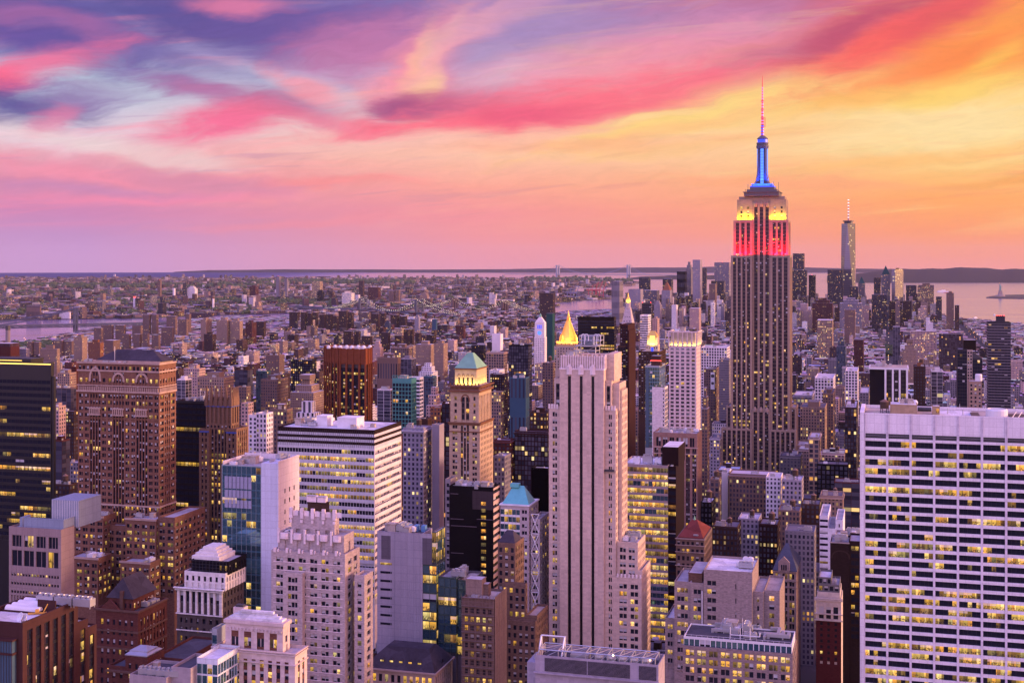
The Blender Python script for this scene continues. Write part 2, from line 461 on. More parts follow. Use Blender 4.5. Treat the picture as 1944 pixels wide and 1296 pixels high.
# ------------------------------------------------------------------ geometry
class MB:
    """collects boxes, prisms, tubes and faces and links them as ONE mesh object"""
    def __init__(s): s.v, s.f, s.t = [], [], []
    def face(s, pts):
        n = len(s.v); s.v += [tuple(p) for p in pts]; s.f.append(tuple(range(n, n + len(pts))))
    def box(s, x0, x1, y0, y1, z0, z1):
        n = len(s.v)
        s.v += [(x0, y0, z0), (x1, y0, z0), (x1, y1, z0), (x0, y1, z0), (x0, y0, z1), (x1, y0, z1), (x1, y1, z1), (x0, y1, z1)]
        for q in ((0, 3, 2, 1), (4, 5, 6, 7), (0, 1, 5, 4), (1, 2, 6, 5), (2, 3, 7, 6), (3, 0, 4, 7)):
            s.f.append(tuple(n + i for i in q))
    def frustum(s, b0, z0, b1, z1):
        """b = (x0,x1,y0,y1) below and above"""
        n = len(s.v)
        for b, z in ((b0, z0), (b1, z1)):
            s.v += [(b[0], b[2], z), (b[1], b[2], z), (b[1], b[3], z), (b[0], b[3], z)]
        for q in ((0, 3, 2, 1), (4, 5, 6, 7), (0, 1, 5, 4), (1, 2, 6, 5), (2, 3, 7, 6), (3, 0, 4, 7)):
            s.f.append(tuple(n + i for i in q))
    def lathe(s, cx, cy, prof, k=12, rot=0.0):
        """prof = [(r,z)...] bottom to top"""
        n = len(s.v)
        for r, z in prof:
            for i in range(k):
                a = rot + 2 * pi * i / k
                s.v.append((cx + r * cos(a), cy + r * sin(a), z))
        for j in range(len(prof) - 1):
            for i in range(k):
                i2 = (i + 1) % k
                s.f.append((n + j * k + i, n + j * k + i2, n + (j + 1) * k + i2, n + (j + 1) * k + i))
        s.f.append(tuple(n + i for i in reversed(range(k))))
        s.f.append(tuple(n + (len(prof) - 1) * k + i for i in range(k)))
    def tube(s, p, q, r, k=5, r2=None):
        p, q = np.array(p, float), np.array(q, float)
        d = q - p; L = np.linalg.norm(d)
        if L < 1e-6: return
        d /= L
        a = np.cross(d, (0, 0, 1.0)) if abs(d[2]) < 0.95 else np.cross(d, (1.0, 0, 0))
        a /= np.linalg.norm(a); b = np.cross(d, a)
        n = len(s.v)
        for c, rr in ((p, r), (q, r if r2 is None else r2)):
            for i in range(k):
                t = 2 * pi * i / k
                s.v.append(tuple(c + rr * (cos(t) * a + sin(t) * b)))
        for i in range(k):
            j = (i + 1) % k
            s.f.append((n + i, n + j, n + k + j, n + k + i))
        s.f.append(tuple(n + i for i in reversed(range(k)))); s.f.append(tuple(n + k + i for i in range(k)))
    def prism(s, poly, z0, z1):
        k = len(poly); n = len(s.v)
        s.v += [(x, y, z0) for x, y in poly] + [(x, y, z1) for x, y in poly]
        for i in range(k):
            j = (i + 1) % k
            s.f.append((n + i, n + j, n + k + j, n + k + i))
        s.f.append(tuple(n + i for i in reversed(range(k)))); s.f.append(tuple(n + k + i for i in range(k)))
    def mesh(s, name, mat, smooth=False):
        me = bpy.data.meshes.new(name)
        me.from_pydata(s.v, [], s.f)
        if mat: me.materials.append(mat)
        if smooth: me.polygons.foreach_set('use_smooth', [True] * len(me.polygons))
        me.update()
        return me
    def build(s, name, mat, parent=None, loc=None, smooth=False):
        o = bpy.data.objects.new(name, s.mesh(name, mat, smooth))
        COL.objects.link(o)
        if parent: o.parent = parent
        if loc: o.location = loc
        return o


def tag(o, label, cat, group=None, kind=None):
    if label: o['label'] = label
    if cat: o['category'] = cat
    if group: o['group'] = group
    if kind: o['kind'] = kind
    return o


def empty(name, loc, rz=0.0, parent=None):
    o = bpy.data.objects.new(name, None)
    COL.objects.link(o)
    o.empty_display_size = 5
    o.location = loc; o.rotation_euler = (0, 0, rz)
    if parent: o.parent = parent
    return o


def copy_tree(o, parent=None):
    c = o.copy(); COL.objects.link(c)
    if parent: c.parent = parent
    for ch in list(o.children): copy_tree(ch, c)
    return c


TH = radians(16.0)                   # the street grid: avenues run 16 degrees to the right of the view axis
C16, S16 = cos(TH), sin(TH)


def at(u, v, Y):
    return ((u - U0) / F * Y, Y, CZ - (v - V0) / F * Y)


def ground(u, v):
    Y = F * CZ / (v - V0)
    return ((u - U0) / F * Y, Y)


# ------------------------------------------------------------------ shared window panes
PANES = {}
VARIANTS = [(0, 0, 0), (0, 0, 0.45), (0, 0, 0.7), (1.05, 0.0, 0), (1.2, 0.35, 0), (0.75, 0.9, 0), (1.15, 0.1, 0.4), (0.32, 0.7, 0), (0.30, 0.1, 0), (0, 0, 0.25), (-1, 0.0, 0), (-1, 0.6, 0), (-1, 1.0, 0)]   # the last two: blue and grey mirror glass


def pane_mesh(w, h, var, frame=0):
    key = (round(w, 2), round(h, 2), var)
    if key in PANES: return PANES[key]
    l, c, bl = VARIANTS[var]
    d = 0.06
    me = bpy.data.meshes.new('window')
    vs = [(-w / 2, 0, 0), (w / 2, 0, 0), (w / 2, 0, h), (-w / 2, 0, h), (-w / 2, -d, 0), (w / 2, -d, 0), (w / 2, -d, h), (-w / 2, -d, h)]
    fs = [(4, 5, 6, 7), (5, 1, 2, 6), (0, 4, 7, 3), (7, 6, 2, 3), (0, 1, 5, 4)]
    me.from_pydata(vs, [], fs)
    me.materials.append(MATS['pane'])
    uv = me.uv_layers.new(name='uv')
    uv.data.foreach_set('uv', [c_ for f in fs for i in f for c_ in (vs[i][0], vs[i][2] / h)])
    at_ = me.color_attributes.new('pa', 'FLOAT_COLOR', 'CORNER')
    at_.data.foreach_set('color', [l, c, bl, 0.3] * len(me.loops))
    PANES[key] = me
    return me


def pick(rng, lit, blind=0.25, cool=0.3):
    r = rng.random()
    if r < lit:
        q = rng.random()
        if q < cool: return rng.choice((5, 7, 4))
        return rng.choice((3, 3, 6, 4, 8))
    if rng.random() < blind: return rng.choice((1, 2, 9))
    return 0


def box_uv_mesh(name, boxes, mat):
    """boxes: list of (verts 8x3, wall colour, roof colour, fac, seed): ONE mesh with the far facade on its walls"""
    n = len(boxes)
    V = np.array([b[0] for b in boxes], float).reshape(n * 8, 3)
    quads = np.array([(0, 1, 5, 4), (1, 2, 6, 5), (2, 3, 7, 6), (3, 0, 4, 7), (4, 5, 6, 7)])
    Fa = (np.arange(n)[:, None, None] * 8 + quads[None]).reshape(-1, 4)
    me = bpy.data.meshes.new(name)
    me.vertices.add(n * 8); me.vertices.foreach_set('co', V.ravel())
    me.loops.add(Fa.size); me.loops.foreach_set('vertex_index', Fa.ravel().astype(np.int32))
    me.polygons.add(len(Fa)); me.polygons.foreach_set('loop_start', np.arange(0, Fa.size, 4, dtype=np.int32))
    try: me.polygons.foreach_set('loop_total', np.full(len(Fa), 4, dtype=np.int32))
    except Exception: pass
    B = V.reshape(n, 8, 3)
    uv = np.zeros((n, 5, 4, 2)); colr = np.ones((n, 5, 4, 4)); fac = np.zeros((n, 5, 4, 4))
    seed = np.array([b[4] for b in boxes])
    wc = np.array([deep(b[1], .46, 1.2) for b in boxes]); rc = np.array([b[2] for b in boxes]); fc = np.array([b[3] for b in boxes])
    for k in range(4):
        q = quads[k]
        ln = np.linalg.norm(B[:, q[1]] - B[:, q[0]], axis=1)
        off = np.floor(seed * 977 + k * 131) * fc[:, 0]
        # whole number of bays, centred
        nb = np.maximum(1, np.round(ln / fc[:, 0])); sc = nb * fc[:, 0] / np.maximum(ln, .01)
        uv[:, k, 0, 0] = off; uv[:, k, 1, 0] = off + ln * sc; uv[:, k, 2, 0] = off + ln * sc; uv[:, k, 3, 0] = off
        for j in range(4): uv[:, k, j, 1] = B[:, q[j], 2] + np.floor(seed * 61) * 0
        colr[:, k, :, :3] = wc[:, None, :]
        fac[:, k] = fc[:, None, :]
    colr[:, 4, :, :3] = rc[:, None, :]
    fac[:, 4] = np.array([3, 3, 0, 0.0])
    lay = me.uv_layers.new(name='uv'); lay.data.foreach_set('uv', uv.ravel())
    a = me.color_attributes.new('col', 'FLOAT_COLOR', 'CORNER'); a.data.foreach_set('color', colr.ravel())
    a = me.color_attributes.new('fac', 'FLOAT_COLOR', 'CORNER'); a.data.foreach_set('color', fac.ravel())
    me.materials.append(mat)
    me.polygons.foreach_set('use_smooth', np.zeros(len(Fa), bool))
    me.update(calc_edges=True)
    me.validate()
    return me


def obox(cx, cy, w, l, z0, z1, rot=-TH, top=1.0):
    """eight corners of a box turned to the street grid; (cx, cy) its centre"""
    c, s = cos(rot), sin(rot)
    out = []
    for z, k in ((z0, 1.0), (z1, top)):
        for a, b in ((-1, -1), (1, -1), (1, 1), (-1, 1)):
            x, y = a * w / 2 * k, b * l / 2 * k
            out.append((cx + x * c - y * s, cy + x * s + y * c, z))
    return out

# ------------------------------------------------------------------ the setting: water, land, hills, air
def water_mat():
    m, nt, b = new_mat('water')
    geo = nt.nodes.new('ShaderNodeNewGeometry')
    pos = E(nt, geo.outputs['Position'])
    n1 = n_noise(nt, n_vec(nt, 'MULTIPLY', pos, (0.0012, 0.0022, 0)), 1.0, 6.0, 0.65, 0.6)
    b.inputs['Base Color'].default_value = (0.20, 0.17, 0.30, 1)
    sx_, sy_, _ = n_sep(nt, pos)
    sea = sy_.ramp(17500, 19500) * sx_.ramp(-2600, -4600)       # open, wind roughened ocean outside the bay
    nt.links.new(n_mix(nt, sea, (0.20, 0.17, 0.30, 1), (0.05, 0.06, 0.15, 1)).s, b.inputs['Base Color'])
    nt.links.new((0.5 - sea * 0.47).s, b.inputs['Specular IOR Level'])
    nt.links.new((0.08 + sea * 0.5 + n1 * 0.16).s, b.inputs['Roughness'])
    b.inputs['IOR'].default_value = 1.22
    bp = nt.nodes.new('ShaderNodeBump'); bp.inputs['Strength'].default_value = 0.08; bp.inputs['Distance'].default_value = 3.0
    n2 = n_noise(nt, n_vec(nt, 'MULTIPLY', pos, (0.012, 0.03, 0)), 1.0, 5.0, 0.7)
    nt.links.new(n2.s, bp.inputs['Height']); nt.links.new(bp.outputs[0], b.inputs['Normal'])
    return m


def land_mat():
    m, nt, b = new_mat('city_ground')
    geo = nt.nodes.new('ShaderNodeNewGeometry')
    pos = E(nt, geo.outputs['Position'])
    n1 = n_noise(nt, pos, 0.0011, 6.0, 0.65)
    n2 = n_noise(nt, pos, 0.02, 5.0, 0.7)
    c = n_mix(nt, n1.ramp(0.45, 0.62), (0.035, 0.033, 0.042, 1), (0.022, 0.036, 0.02, 1))
    c = n_mix(nt, n2.ramp(0.52, 0.72), c, (0.10, 0.085, 0.095, 1))
    nt.links.new(c.s, b.inputs['Base Color'])
    b.inputs['Roughness'].default_value = 0.9
    return m


def disc(name, r, z, mat, k=256):
    m = MB()
    m.v = [(0, 0, z)] + [(r * cos(2 * pi * i / k), r * sin(2 * pi * i / k), z) for i in range(k)]
    m.f = [(0, 1 + i, 1 + (i + 1) % k) for i in range(k)]
    return m.build(name, mat)


EDGE = 29500.0
water = disc('water', EDGE, -3.0, water_mat())
tag(water, None, None, kind='structure')
LAND = land_mat()
MANH = [(-700, 690), (-200, 662), (0, 653), (60, 648), (128, 637), (172, 628), (268, 619), (420, 607), (640, 602), (860, 600), (1000, 596), (1056, 593),
        (1160, 589), (1400, 584), (1560, 585), (1700, 588), (1800, 603), (1835, 609), (1944, 619), (2400, 662)]
BKLN = [(-900, 630), (-300, 614), (0, 607), (130, 604.5), (270, 603), (420, 597), (640, 591), (860, 588), (1000, 585), (1050, 583), (1056, 574), (1100, 570), (1168, 566.5), (1176, 561),
        (1120, 556), (1070, 555), (1066, 551), (1100, 546), (1180, 543), (1211, 541), (1200, 535), (1150, 530), (1062, 528), (980, 529), (860, 528.4), (700, 527), (500, 527), (300, 526), (0, 527.5), (-900, 529)]


def land(name, px, extra, z):
    pts = [ground(u, v) for u, v in px] + extra
    m = MB(); m.prism(pts[::-1] if False else pts, z - 6.0, z)
    o = m.build(name, LAND)
    # triangulate the concave outline cleanly
    import bmesh
    bm = bmesh.new(); bm.from_mesh(o.data)
    bmesh.ops.recalc_face_normals(bm, faces=bm.faces)
    bmesh.ops.triangulate(bm, faces=[f for f in bm.faces if len(f.verts) > 4], ngon_method='BEAUTY')
    bm.to_mesh(o.data); bm.free()
    tag(o, None, None, kind='structure')
    return pts


MANH_P = land('ground_island', MANH, [(3500, 2500), (3500, -1500), (-3500, -1500), (-3500, 1500)], 0.0)
BKLN_P = land('ground_far_shore', BKLN, [], 0.0)


def inside(px, py, poly):
    """vectorised point in polygon"""
    r = np.zeros(px.shape, bool)
    n = len(poly)
    for i in range(n):
        x0, y0 = poly[i]; x1, y1 = poly[(i + 1) % n]
        c = ((y0 > py) != (y1 > py)) & (px < (x1 - x0) * (py - y0) / (y1 - y0 + 1e-12) + x0)
        r ^= c
    return r


HILL = wall_mat('wooded_hills', (0.10, 0.11, 0.09), 'paint', 0.95, 0.9)


def hills(name, px, base_v, depth, seed):
    """px: (u, v of the crest); base_v: where the foot meets the water; a ridge of real height with slopes front and back"""
    rng = np.random.default_rng(seed)
    m = MB()
    Y0 = F * CZ / (base_v - V0)
    us = np.linspace(px[0][0], px[-1][0], 160)
    vs = np.interp(us, [p[0] for p in px], [p[1] for p in px])
    rows = 7
    for j in range(rows):
        t = j / (rows - 1)
        Y = Y0 + depth * t
        prof = sin(pi * min(t / 0.6, 1) / 2) if t <= 0.6 else cos(pi / 2 * (t - 0.6) / 0.4)
        for i, u in enumerate(us):
            Yc = Y0 + depth * 0.6
            h = max(CZ - (vs[i] - V0) / F * Yc, 2.0)
            h *= 1 + 0.05 * sin(i * 0.17 + seed) + 0.03 * sin(i * .43 + seed * 2) + 0.035 * (rng.random() - 0.5)
            m.v.append(((u - U0) / F * Y, Y, -4 + (h + 4) * prof if j else -4.0))
    k = len(us)
    for j in range(rows - 1):
        for i in range(k - 1):
            m.f.append((j * k + i, j * k + i + 1, (j + 1) * k + i + 1, (j + 1) * k + i))
    o = m.build(name, HILL, smooth=True)
    tag(o, None, None, kind='structure')
    return o


hills('hills_across_bay', [(330, 516), (400, 512.5), (520, 511), (700, 511.5), (900, 511), (1100, 509), (1250, 507), (1400, 505), (1560, 508.5), (1700, 510), (1900, 512), (2150, 513)], 517.2, 1400, 3)
hills('hills_beyond_harbour', [(1570, 524), (1620, 519), (1680, 513), (1760, 508.5), (1840, 508), (1920, 509.5), (2010, 513), (2150, 515)], 536.5, 4200, 8)
hills('hills_narrows', [(1196, 529), (1215, 525), (1280, 523), (1360, 522), (1420, 527)], 530.2, 2200, 5)

hz = MB(); hz.box(-31500, 31500, -31000, 31500, -10, 585)
hm = bpy.data.materials.new('haze'); hm.use_nodes = True
nt_ = hm.node_tree
for n_ in list(nt_.nodes): nt_.nodes.remove(n_)
ho = nt_.nodes.new('ShaderNodeOutputMaterial'); hv = nt_.nodes.new('ShaderNodeVolumePrincipled')
hv.inputs['Color'].default_value = (0.74, 0.74, 1.0, 1)
hv.inputs['Density'].default_value = 0.7e-5
hv.inputs['Anisotropy'].default_value = 0.2
nt_.links.new(hv.outputs[0], ho.inputs['Volume'])
haze = hz.build('haze', hm)
tag(haze, None, None, kind='stuff')

# ------------------------------------------------------------------ a building on the street grid
FOOT = []            # footprints taken, as (corner, W, L) for the low city to keep clear of
GAP = 0.32


def sty(p=3.0, fh=3.6, ww=1.5, wh=2.0, n=1, rec=0.35, lit=0.15, blind=0.3, cool=0.25, pd=0.0, bd=-0.04, pm=None, bm=None, sill=0.8, top=1.6, edge=None, runs=0.0, tv=None):
    return dict(p=p, fh=fh, ww=ww, wh=wh, n=n, rec=rec, lit=lit, blind=blind, cool=cool, pd=pd, bd=bd, pm=pm, bm=bm, sill=sill, top=top, edge=edge, runs=runs, tv=tv)


def pier_sty(p=3.0, fh=3.6, ww=1.7, wh=2.1, n=1, lit=0.15, **k):
    d = dict(rec=0.6, bd=-0.38, bm=SPANDREL); d.update(k)
    return sty(p=p, fh=fh, ww=ww, wh=wh, n=n, lit=lit, **d)


def band_sty(p=3.0, fh=3.8, wh=2.0, lit=0.3, mull=0.25, **k):
    d = dict(rec=0.4, pd=-0.12, bd=0.0); d.update(k)
    return sty(p=p, fh=fh, ww=p - mull, wh=wh, lit=lit, **d)


def glass_sty(p=1.6, fh=3.9, wh=3.3, lit=0.1, mull=0.14, **k):
    d = dict(rec=0.16, pd=0.0, bd=-0.05, sill=0.2, blind=0.1); d.update(k)
    return sty(p=p, fh=fh, ww=p - mull, wh=wh, lit=lit, **d)


class Bld:
    def __init__(s, name, label, cat, uc, Y, ul, ur=None, L=None, seed=1, group=None, maxobj=100):
        s.rng = random.Random(seed)
        s.Xc, s.Yc = (uc - U0) / F * Y, Y
        s.W = -s.fx(ul)
        s.L = L if L else s.fy(ur)
        s.mbs = {}
        s.wins = []
        s.maxobj = maxobj
        mx, my = s.P(-s.W / 2, s.L / 2)
        s.root = tag(empty(name, (mx, my, 0), -TH), label, cat, group)
        s.zv = 0.0
        FOOT.append((s.Xc, s.Yc, s.W, s.L))
        s.fi = len(FOOT) - 1
    # --- corner coordinates: x from -W..0 (0 = the near corner), y from 0..L going away, z up
    def P(s, x, y): return s.Xc + x * C16 + y * S16, s.Yc - x * S16 + y * C16
    def fx(s, u, y=0.0):
        k = (u - U0) / F
        return (k * (s.Yc + y * C16) - s.Xc - y * S16) / (C16 + k * S16)
    def fy(s, u, x=0.0):
        k = (u - U0) / F
        return (k * (s.Yc - x * S16) - s.Xc - x * C16) / (S16 - k * C16)
    def z(s, v, x=0.0, y=0.0): return CZ - (v - V0) / F * (s.Yc - x * S16 + y * C16)
    def mb(s, part, mat, key=None):
        k = (part, mat.name, key)
        if k not in s.mbs: s.mbs[k] = (MB(), part, mat)
        return s.mbs[k][0]
    def box(s, part, mat, x0, x1, y0, y1, z0, z1, key=None):
        s.mb(part, mat, key).box(x0, x1, y0, y1, z0, z1)
    def dbox(s, m, face, pl, a0, a1, d0, d1, z0, z1):
        if a1 - a0 < 1e-3 or z1 - z0 < 1e-3: return
        if face == 'N': m.box(a0, a1, pl - d1, pl - d0, z0, z1)
        elif face == 'W': m.box(pl + d0, pl + d1, a0, a1, z0, z1)
        else: m.box(pl - d1, pl - d0, a0, a1, z0, z1)
    def facade(s, face, pl, a0, a1, z0, z1, st, wall, part='wall', litfn=None):
        rec = st['rec']
        pm = s.mb(part, st['pm'] or wall) if not st['pm'] else s.mb('pier', st['pm'])
        bm = s.mb(part, wall) if not st['bm'] else s.mb('spandrel', st['bm'], (face, round(a0), round(pl)))
        wm = s.mb(part, wall)
        edge = st['edge'] if st['edge'] is not None else 0.0
        zlow = max(z0, s.zv)
        if zlow > z0: s.dbox(wm, face, pl, a0, a1, -rec, -0.05, z0, zlow)
        z0 = zlow
        if edge > 0:
            s.dbox(wm, face, pl, a0, a0 + edge, -rec, max(st['pd'], 0), z0, z1)
            s.dbox(wm, face, pl, a1 - edge, a1, -rec, max(st['pd'], 0), z0, z1)
            a0 += edge; a1 -= edge
        nb = max(1, round((a1 - a0) / st['p']))
        pp = (a1 - a0) / nb
        ww = min(st['ww'] * pp / st['p'], pp - 0.08)
        nf = max(1, int((z1 - st['top'] - z0) / st['fh'] + 1e-6))
        zt = z1 - st['top']
        ga = (pp - ww) / 2
        # piers
        x = a0
        for i in range(nb + 1):
            xe = a0 + i * pp + (ga if i < nb else 0)
            xb = a0 + i * pp - (ga if i > 0 else 0)
            s.dbox(pm, face, pl, max(xb, a0), min(xe, a1), -rec, st['pd'], z0, z1 - 0.015)
        # bands and windows
        w1 = (ww - GAP * (st['n'] - 1)) / st['n']
        hi = zt + 0.0
        s.dbox(wm if st['top'] > 0.4 else bm, face, pl, a0, a1, -rec, -0.02 if st['bd'] < 0 else st['bd'], zt, z1)
        for j in range(nf):
            zf = zt - (j + 1) * st['fh']            # floor level of this storey
            if zf < z0 - 0.5: break
            zs = zf + st['sill']; zh = min(zs + st['wh'], zf + st['fh'] - 0.02)
            s.dbox(bm, face, pl, a0, a1, -rec, st['bd'], zf, zs)
            if zh < zf + st['fh'] - 0.05: s.dbox(bm, face, pl, a0, a1, -rec, st['bd'] - 0.012, zh, zf + st['fh'])
            fl = st['lit'] * s.rng.choice((0.25, 0.6, 1.0, 1.0, 2.4))
            if litfn: fl = litfn(face, j, nf, fl)
            prev = None
            for i in range(nb):
                ca = a0 + (i + 0.5) * pp
                for q in range(st['n']):
                    var = pick(s.rng, fl, st['blind'], st['cool'])
                    if prev is not None and s.rng.random() < st['runs']: var = prev
                    if st['tv'] and var in (0, 9) : var = st['tv']
                    prev = var
                    s.wins.append((face, pl, ca - ww / 2 + w1 * (q + 0.5) + GAP * q, zs, w1, zh - zs, var, -rec + 0.0))
        return nf
    def tower(s, x0, x1, y0, y1, z0, z1, wall, N, W=None, E=None, roof=None, part='wall', core=None, par=1.1, litfn=None, back=True):
        """one tier: a core, patterned street fronts and a roof deck behind a parapet"""
        W = N if W is None else W
        def rc(q): return q['rec'] if isinstance(q, dict) else (q[0][2 if len(q[0]) == 3 else 4]['rec'] if isinstance(q, list) else 0.3)
        r, rw = rc(N), rc(W)
        cm = core or wall
        s.box(part if cm is wall else 'core', cm, x0 + rw, x1 - rw, y0 + r, y1 - rw, z0, z1 - par)
        for face, pl, a0, a1, st in (('N', y0, x0, x1, N), ('W', x1, y0 + r, y1 - 0.3, W), ('E', x0, y0 + r, y1 - 0.3, E)):
            if isinstance(st, dict): s.facade(face, pl, a0, a1, z0, z1, st, wall, part, litfn)
            elif isinstance(st, list):       # stretches of different pattern side by side or one above the other
                for q in st:
                    if len(q) == 3: s.facade(face, pl, q[0], q[1], z0, z1, q[2], wall, part, litfn)
                    else: s.facade(face, pl, q[0], q[1], q[2], q[3], q[4], q[5] if len(q) > 5 else wall, part, litfn)
            else: s.dbox(s.mb(part, wall), face, pl, a0, a1, -(r if face == 'N' else rw), 0, z0, z1)
        s.box(part, wall, x0, x1, y1 - 0.3, y1, z0, z1)
        s.nr = getattr(s, 'nr', 0) + 1
        s.box('roof', roof or ROOF_GREY, x0 + rw, x1 - rw, y0 + r, y1 - 0.3, z1 - par + 0.004, z1 - par + 0.06, key=s.nr)
        return (x0, x1, y0, y1, z1 - par + 0.06)
    def tier(s, ul, uc, ur, vt, zb, wall, N, W=None, y0=0.0, L=None, x1=None, **k):
        xa = s.fx(uc, y0) if x1 is None else x1
        xb = s.fx(ul, y0)
        yb = y0 + L if L else s.fy(ur, xa)
        return s.tower(xb, xa, y0, yb, zb, s.z(vt, xa, y0), wall, N, W, **k)
    def child(s, o, x, y, z, rz=0.0):
        o.parent = s.root
        o.location = (x + s.W / 2, y - s.L / 2, z)
        o.rotation_euler = (0, 0, rz)
        return o
    def clutter(s, area, n, kinds=None, big=1.0):
        x0, x1, y0, y1, z = area
        for i in range(round(n * 1.7)):
            k = s.rng.choice(kinds or ('plant_box', 'fan_unit', 'duct', 'vent_pipe', 'fan_unit', 'plant_box'))
            sc = s.rng.uniform(0.8, 1.5) * big
            if min(x1 - x0, y1 - y0) < 7 * sc: sc = max(0.4, min(x1 - x0, y1 - y0) / 8)
            m = 2.2 * sc
            if x1 - x0 < 2 * m or y1 - y0 < 2 * m: continue
            o = bpy.data.objects.new(k, s.rng.choice(UNITS[k])); COL.objects.link(o)
            o.scale = (sc, sc, sc)
            s.child(o, s.rng.uniform(x0 + m, x1 - m), s.rng.uniform(y0 + m, y1 - m), z, s.rng.choice((0, pi / 2)))
    def room(s, part, mat, x0, x1, y0, y1, z0, z1, roof=None):
        """a plain rooftop house with an overhanging coping"""
        s.box(part, mat, x0, x1, y0, y1, z0, z1)
        s.box(part, mat, x0 - .15, x1 + .15, y0 - .15, y1 + .15, z1 + .004, z1 + .4)
        s.nr = getattr(s, 'nr', 0) + 1
        s.box('roof', roof or ROOF_GREY, x0 + .3, x1 - .3, y0 + .3, y1 - .3, z1 + .3, z1 + .44, key=s.nr)
    def arch(s, part, mat, pl, xc, z, w, h, t, d0, d1):
        """a pointed arch moulding on the front: feet at z, opening w wide and h high, t thick"""
        m = s.mb(part, mat)
        k = 9; n = len(m.v)
        for i in range(k):
            a = pi * i / (k - 1)
            for rr in (0, t):
                for d in (d0, d1):
                    m.v.append((xc - cos(a) * (w / 2 + rr), pl - d, z + (h + rr) * sin(a) ** 0.8))
        for i in range(k - 1):
            p, q = n + i * 4, n + i * 4 + 4
            m.f += [(p + 1, q + 1, q + 3, p + 3), (p + 2, p + 3, q + 3, q + 2), (p, q, q + 1, p + 1)]
    def hip(s, part, mat, x0, x1, y0, y1, z0, z1, ridge=0.0, over=0.5, along='x'):
        """a hipped roof; ridge = length share of the ridge"""
        cx, cy = (x0 + x1) / 2, (y0 + y1) / 2
        rx = (x1 - x0) / 2 * ridge if along == 'x' else 0.05
        ry = (y1 - y0) / 2 * ridge if along == 'y' else 0.05
        m = s.mb(part, mat)
        m.box(x0 - over, x1 + over, y0 - over, y1 + over, z0 - 0.35, z0)
        m.frustum((x0 - over, x1 + over, y0 - over, y1 + over), z0 + .002, (cx - rx, cx + rx, cy - ry, cy + ry), z1)
    def lamp(s, kind, x, y, z, energy, col, rot, size=None, spot=None):
        l = bpy.data.lights.new('flood_lamp', kind); l.energy = energy; l.color = col
        if kind == 'AREA':
            l.shape = 'RECTANGLE'; l.size, l.size_y = size
        if kind == 'SPOT':
            l.spot_size = spot; l.spot_blend = 0.7
        o = bpy.data.objects.new('flood_lamp', l); COL.objects.link(o)
        s.child(o, x, y, z)
        o.rotation_euler = rot
        return o
    def done(s):
        dx, dy = s.W / 2, -s.L / 2
        zs = sorted(p[2] for k, m in s.mbs.items() if k[0] == 'roof' for p in m[0].v)
        FOOT[s.fi] = (s.Xc, s.Yc, s.W, s.L, zs[-1] if zs else 0)
        for m, part, mat in s.mbs.values():
            m.v = [(x + dx, y + dy, z) for x, y, z in m.v]
            m.build(part, mat, s.root)
        w = s.wins
        w.sort(key=lambda t: (0 if t[0] == 'N' else 1, -t[3]) if s.maxobj < 100 else (-t[3],))
        for (face, pl, a, z, ww, h, var, d) in w[:s.maxobj]:
            o = bpy.data.objects.new('window', pane_mesh(ww, h, var)); COL.objects.link(o)
            o.parent = s.root
            if face == 'N': o.location = (a + dx, pl - d + dy, z)
            elif face == 'W': o.location = (pl + d + dx, a + dy, z); o.rotation_euler = (0, 0, pi / 2)
            else: o.location = (pl - d + dx, a + dy, z); o.rotation_euler = (0, 0, -pi / 2)
        rest = w[s.maxobj:]
        if rest:
            vs, fs, uv, pa = [], [], [], []
            for (face, pl, a, z, ww, h, var, d) in rest:
                n = len(vs); e = d + 0.05; h2 = ww / 2
                if face == 'N': q = [(a - h2, pl - e), (a + h2, pl - e)]
                elif face == 'W': q = [(pl + e, a - h2), (pl + e, a + h2)]
                else: q = [(pl - e, a + h2), (pl - e, a - h2)]
                vs += [(q[0][0] + dx, q[0][1] + dy, z), (q[1][0] + dx, q[1][1] + dy, z), (q[1][0] + dx, q[1][1] + dy, z + h), (q[0][0] + dx, q[0][1] + dy, z + h)]
                fs.append((n, n + 1, n + 2, n + 3))
                uv += [0, 0, ww, 0, ww, 1, 0, 1]
                l, c, b = VARIANTS[var]
                pa += [l, c, b, s.rng.random()] * 4
            me = bpy.data.meshes.new('window'); me.from_pydata(vs, [], fs)
            me.materials.append(MATS['pane'])
            me.uv_layers.new(name='uv').data.foreach_set('uv', uv)
            me.color_attributes.new('pa', 'FLOAT_COLOR', 'CORNER').data.foreach_set('color', pa)
            o = bpy.data.objects.new('window', me); COL.objects.link(o); o.parent = s.root
            o['kind'] = 'stuff'
        return s.root


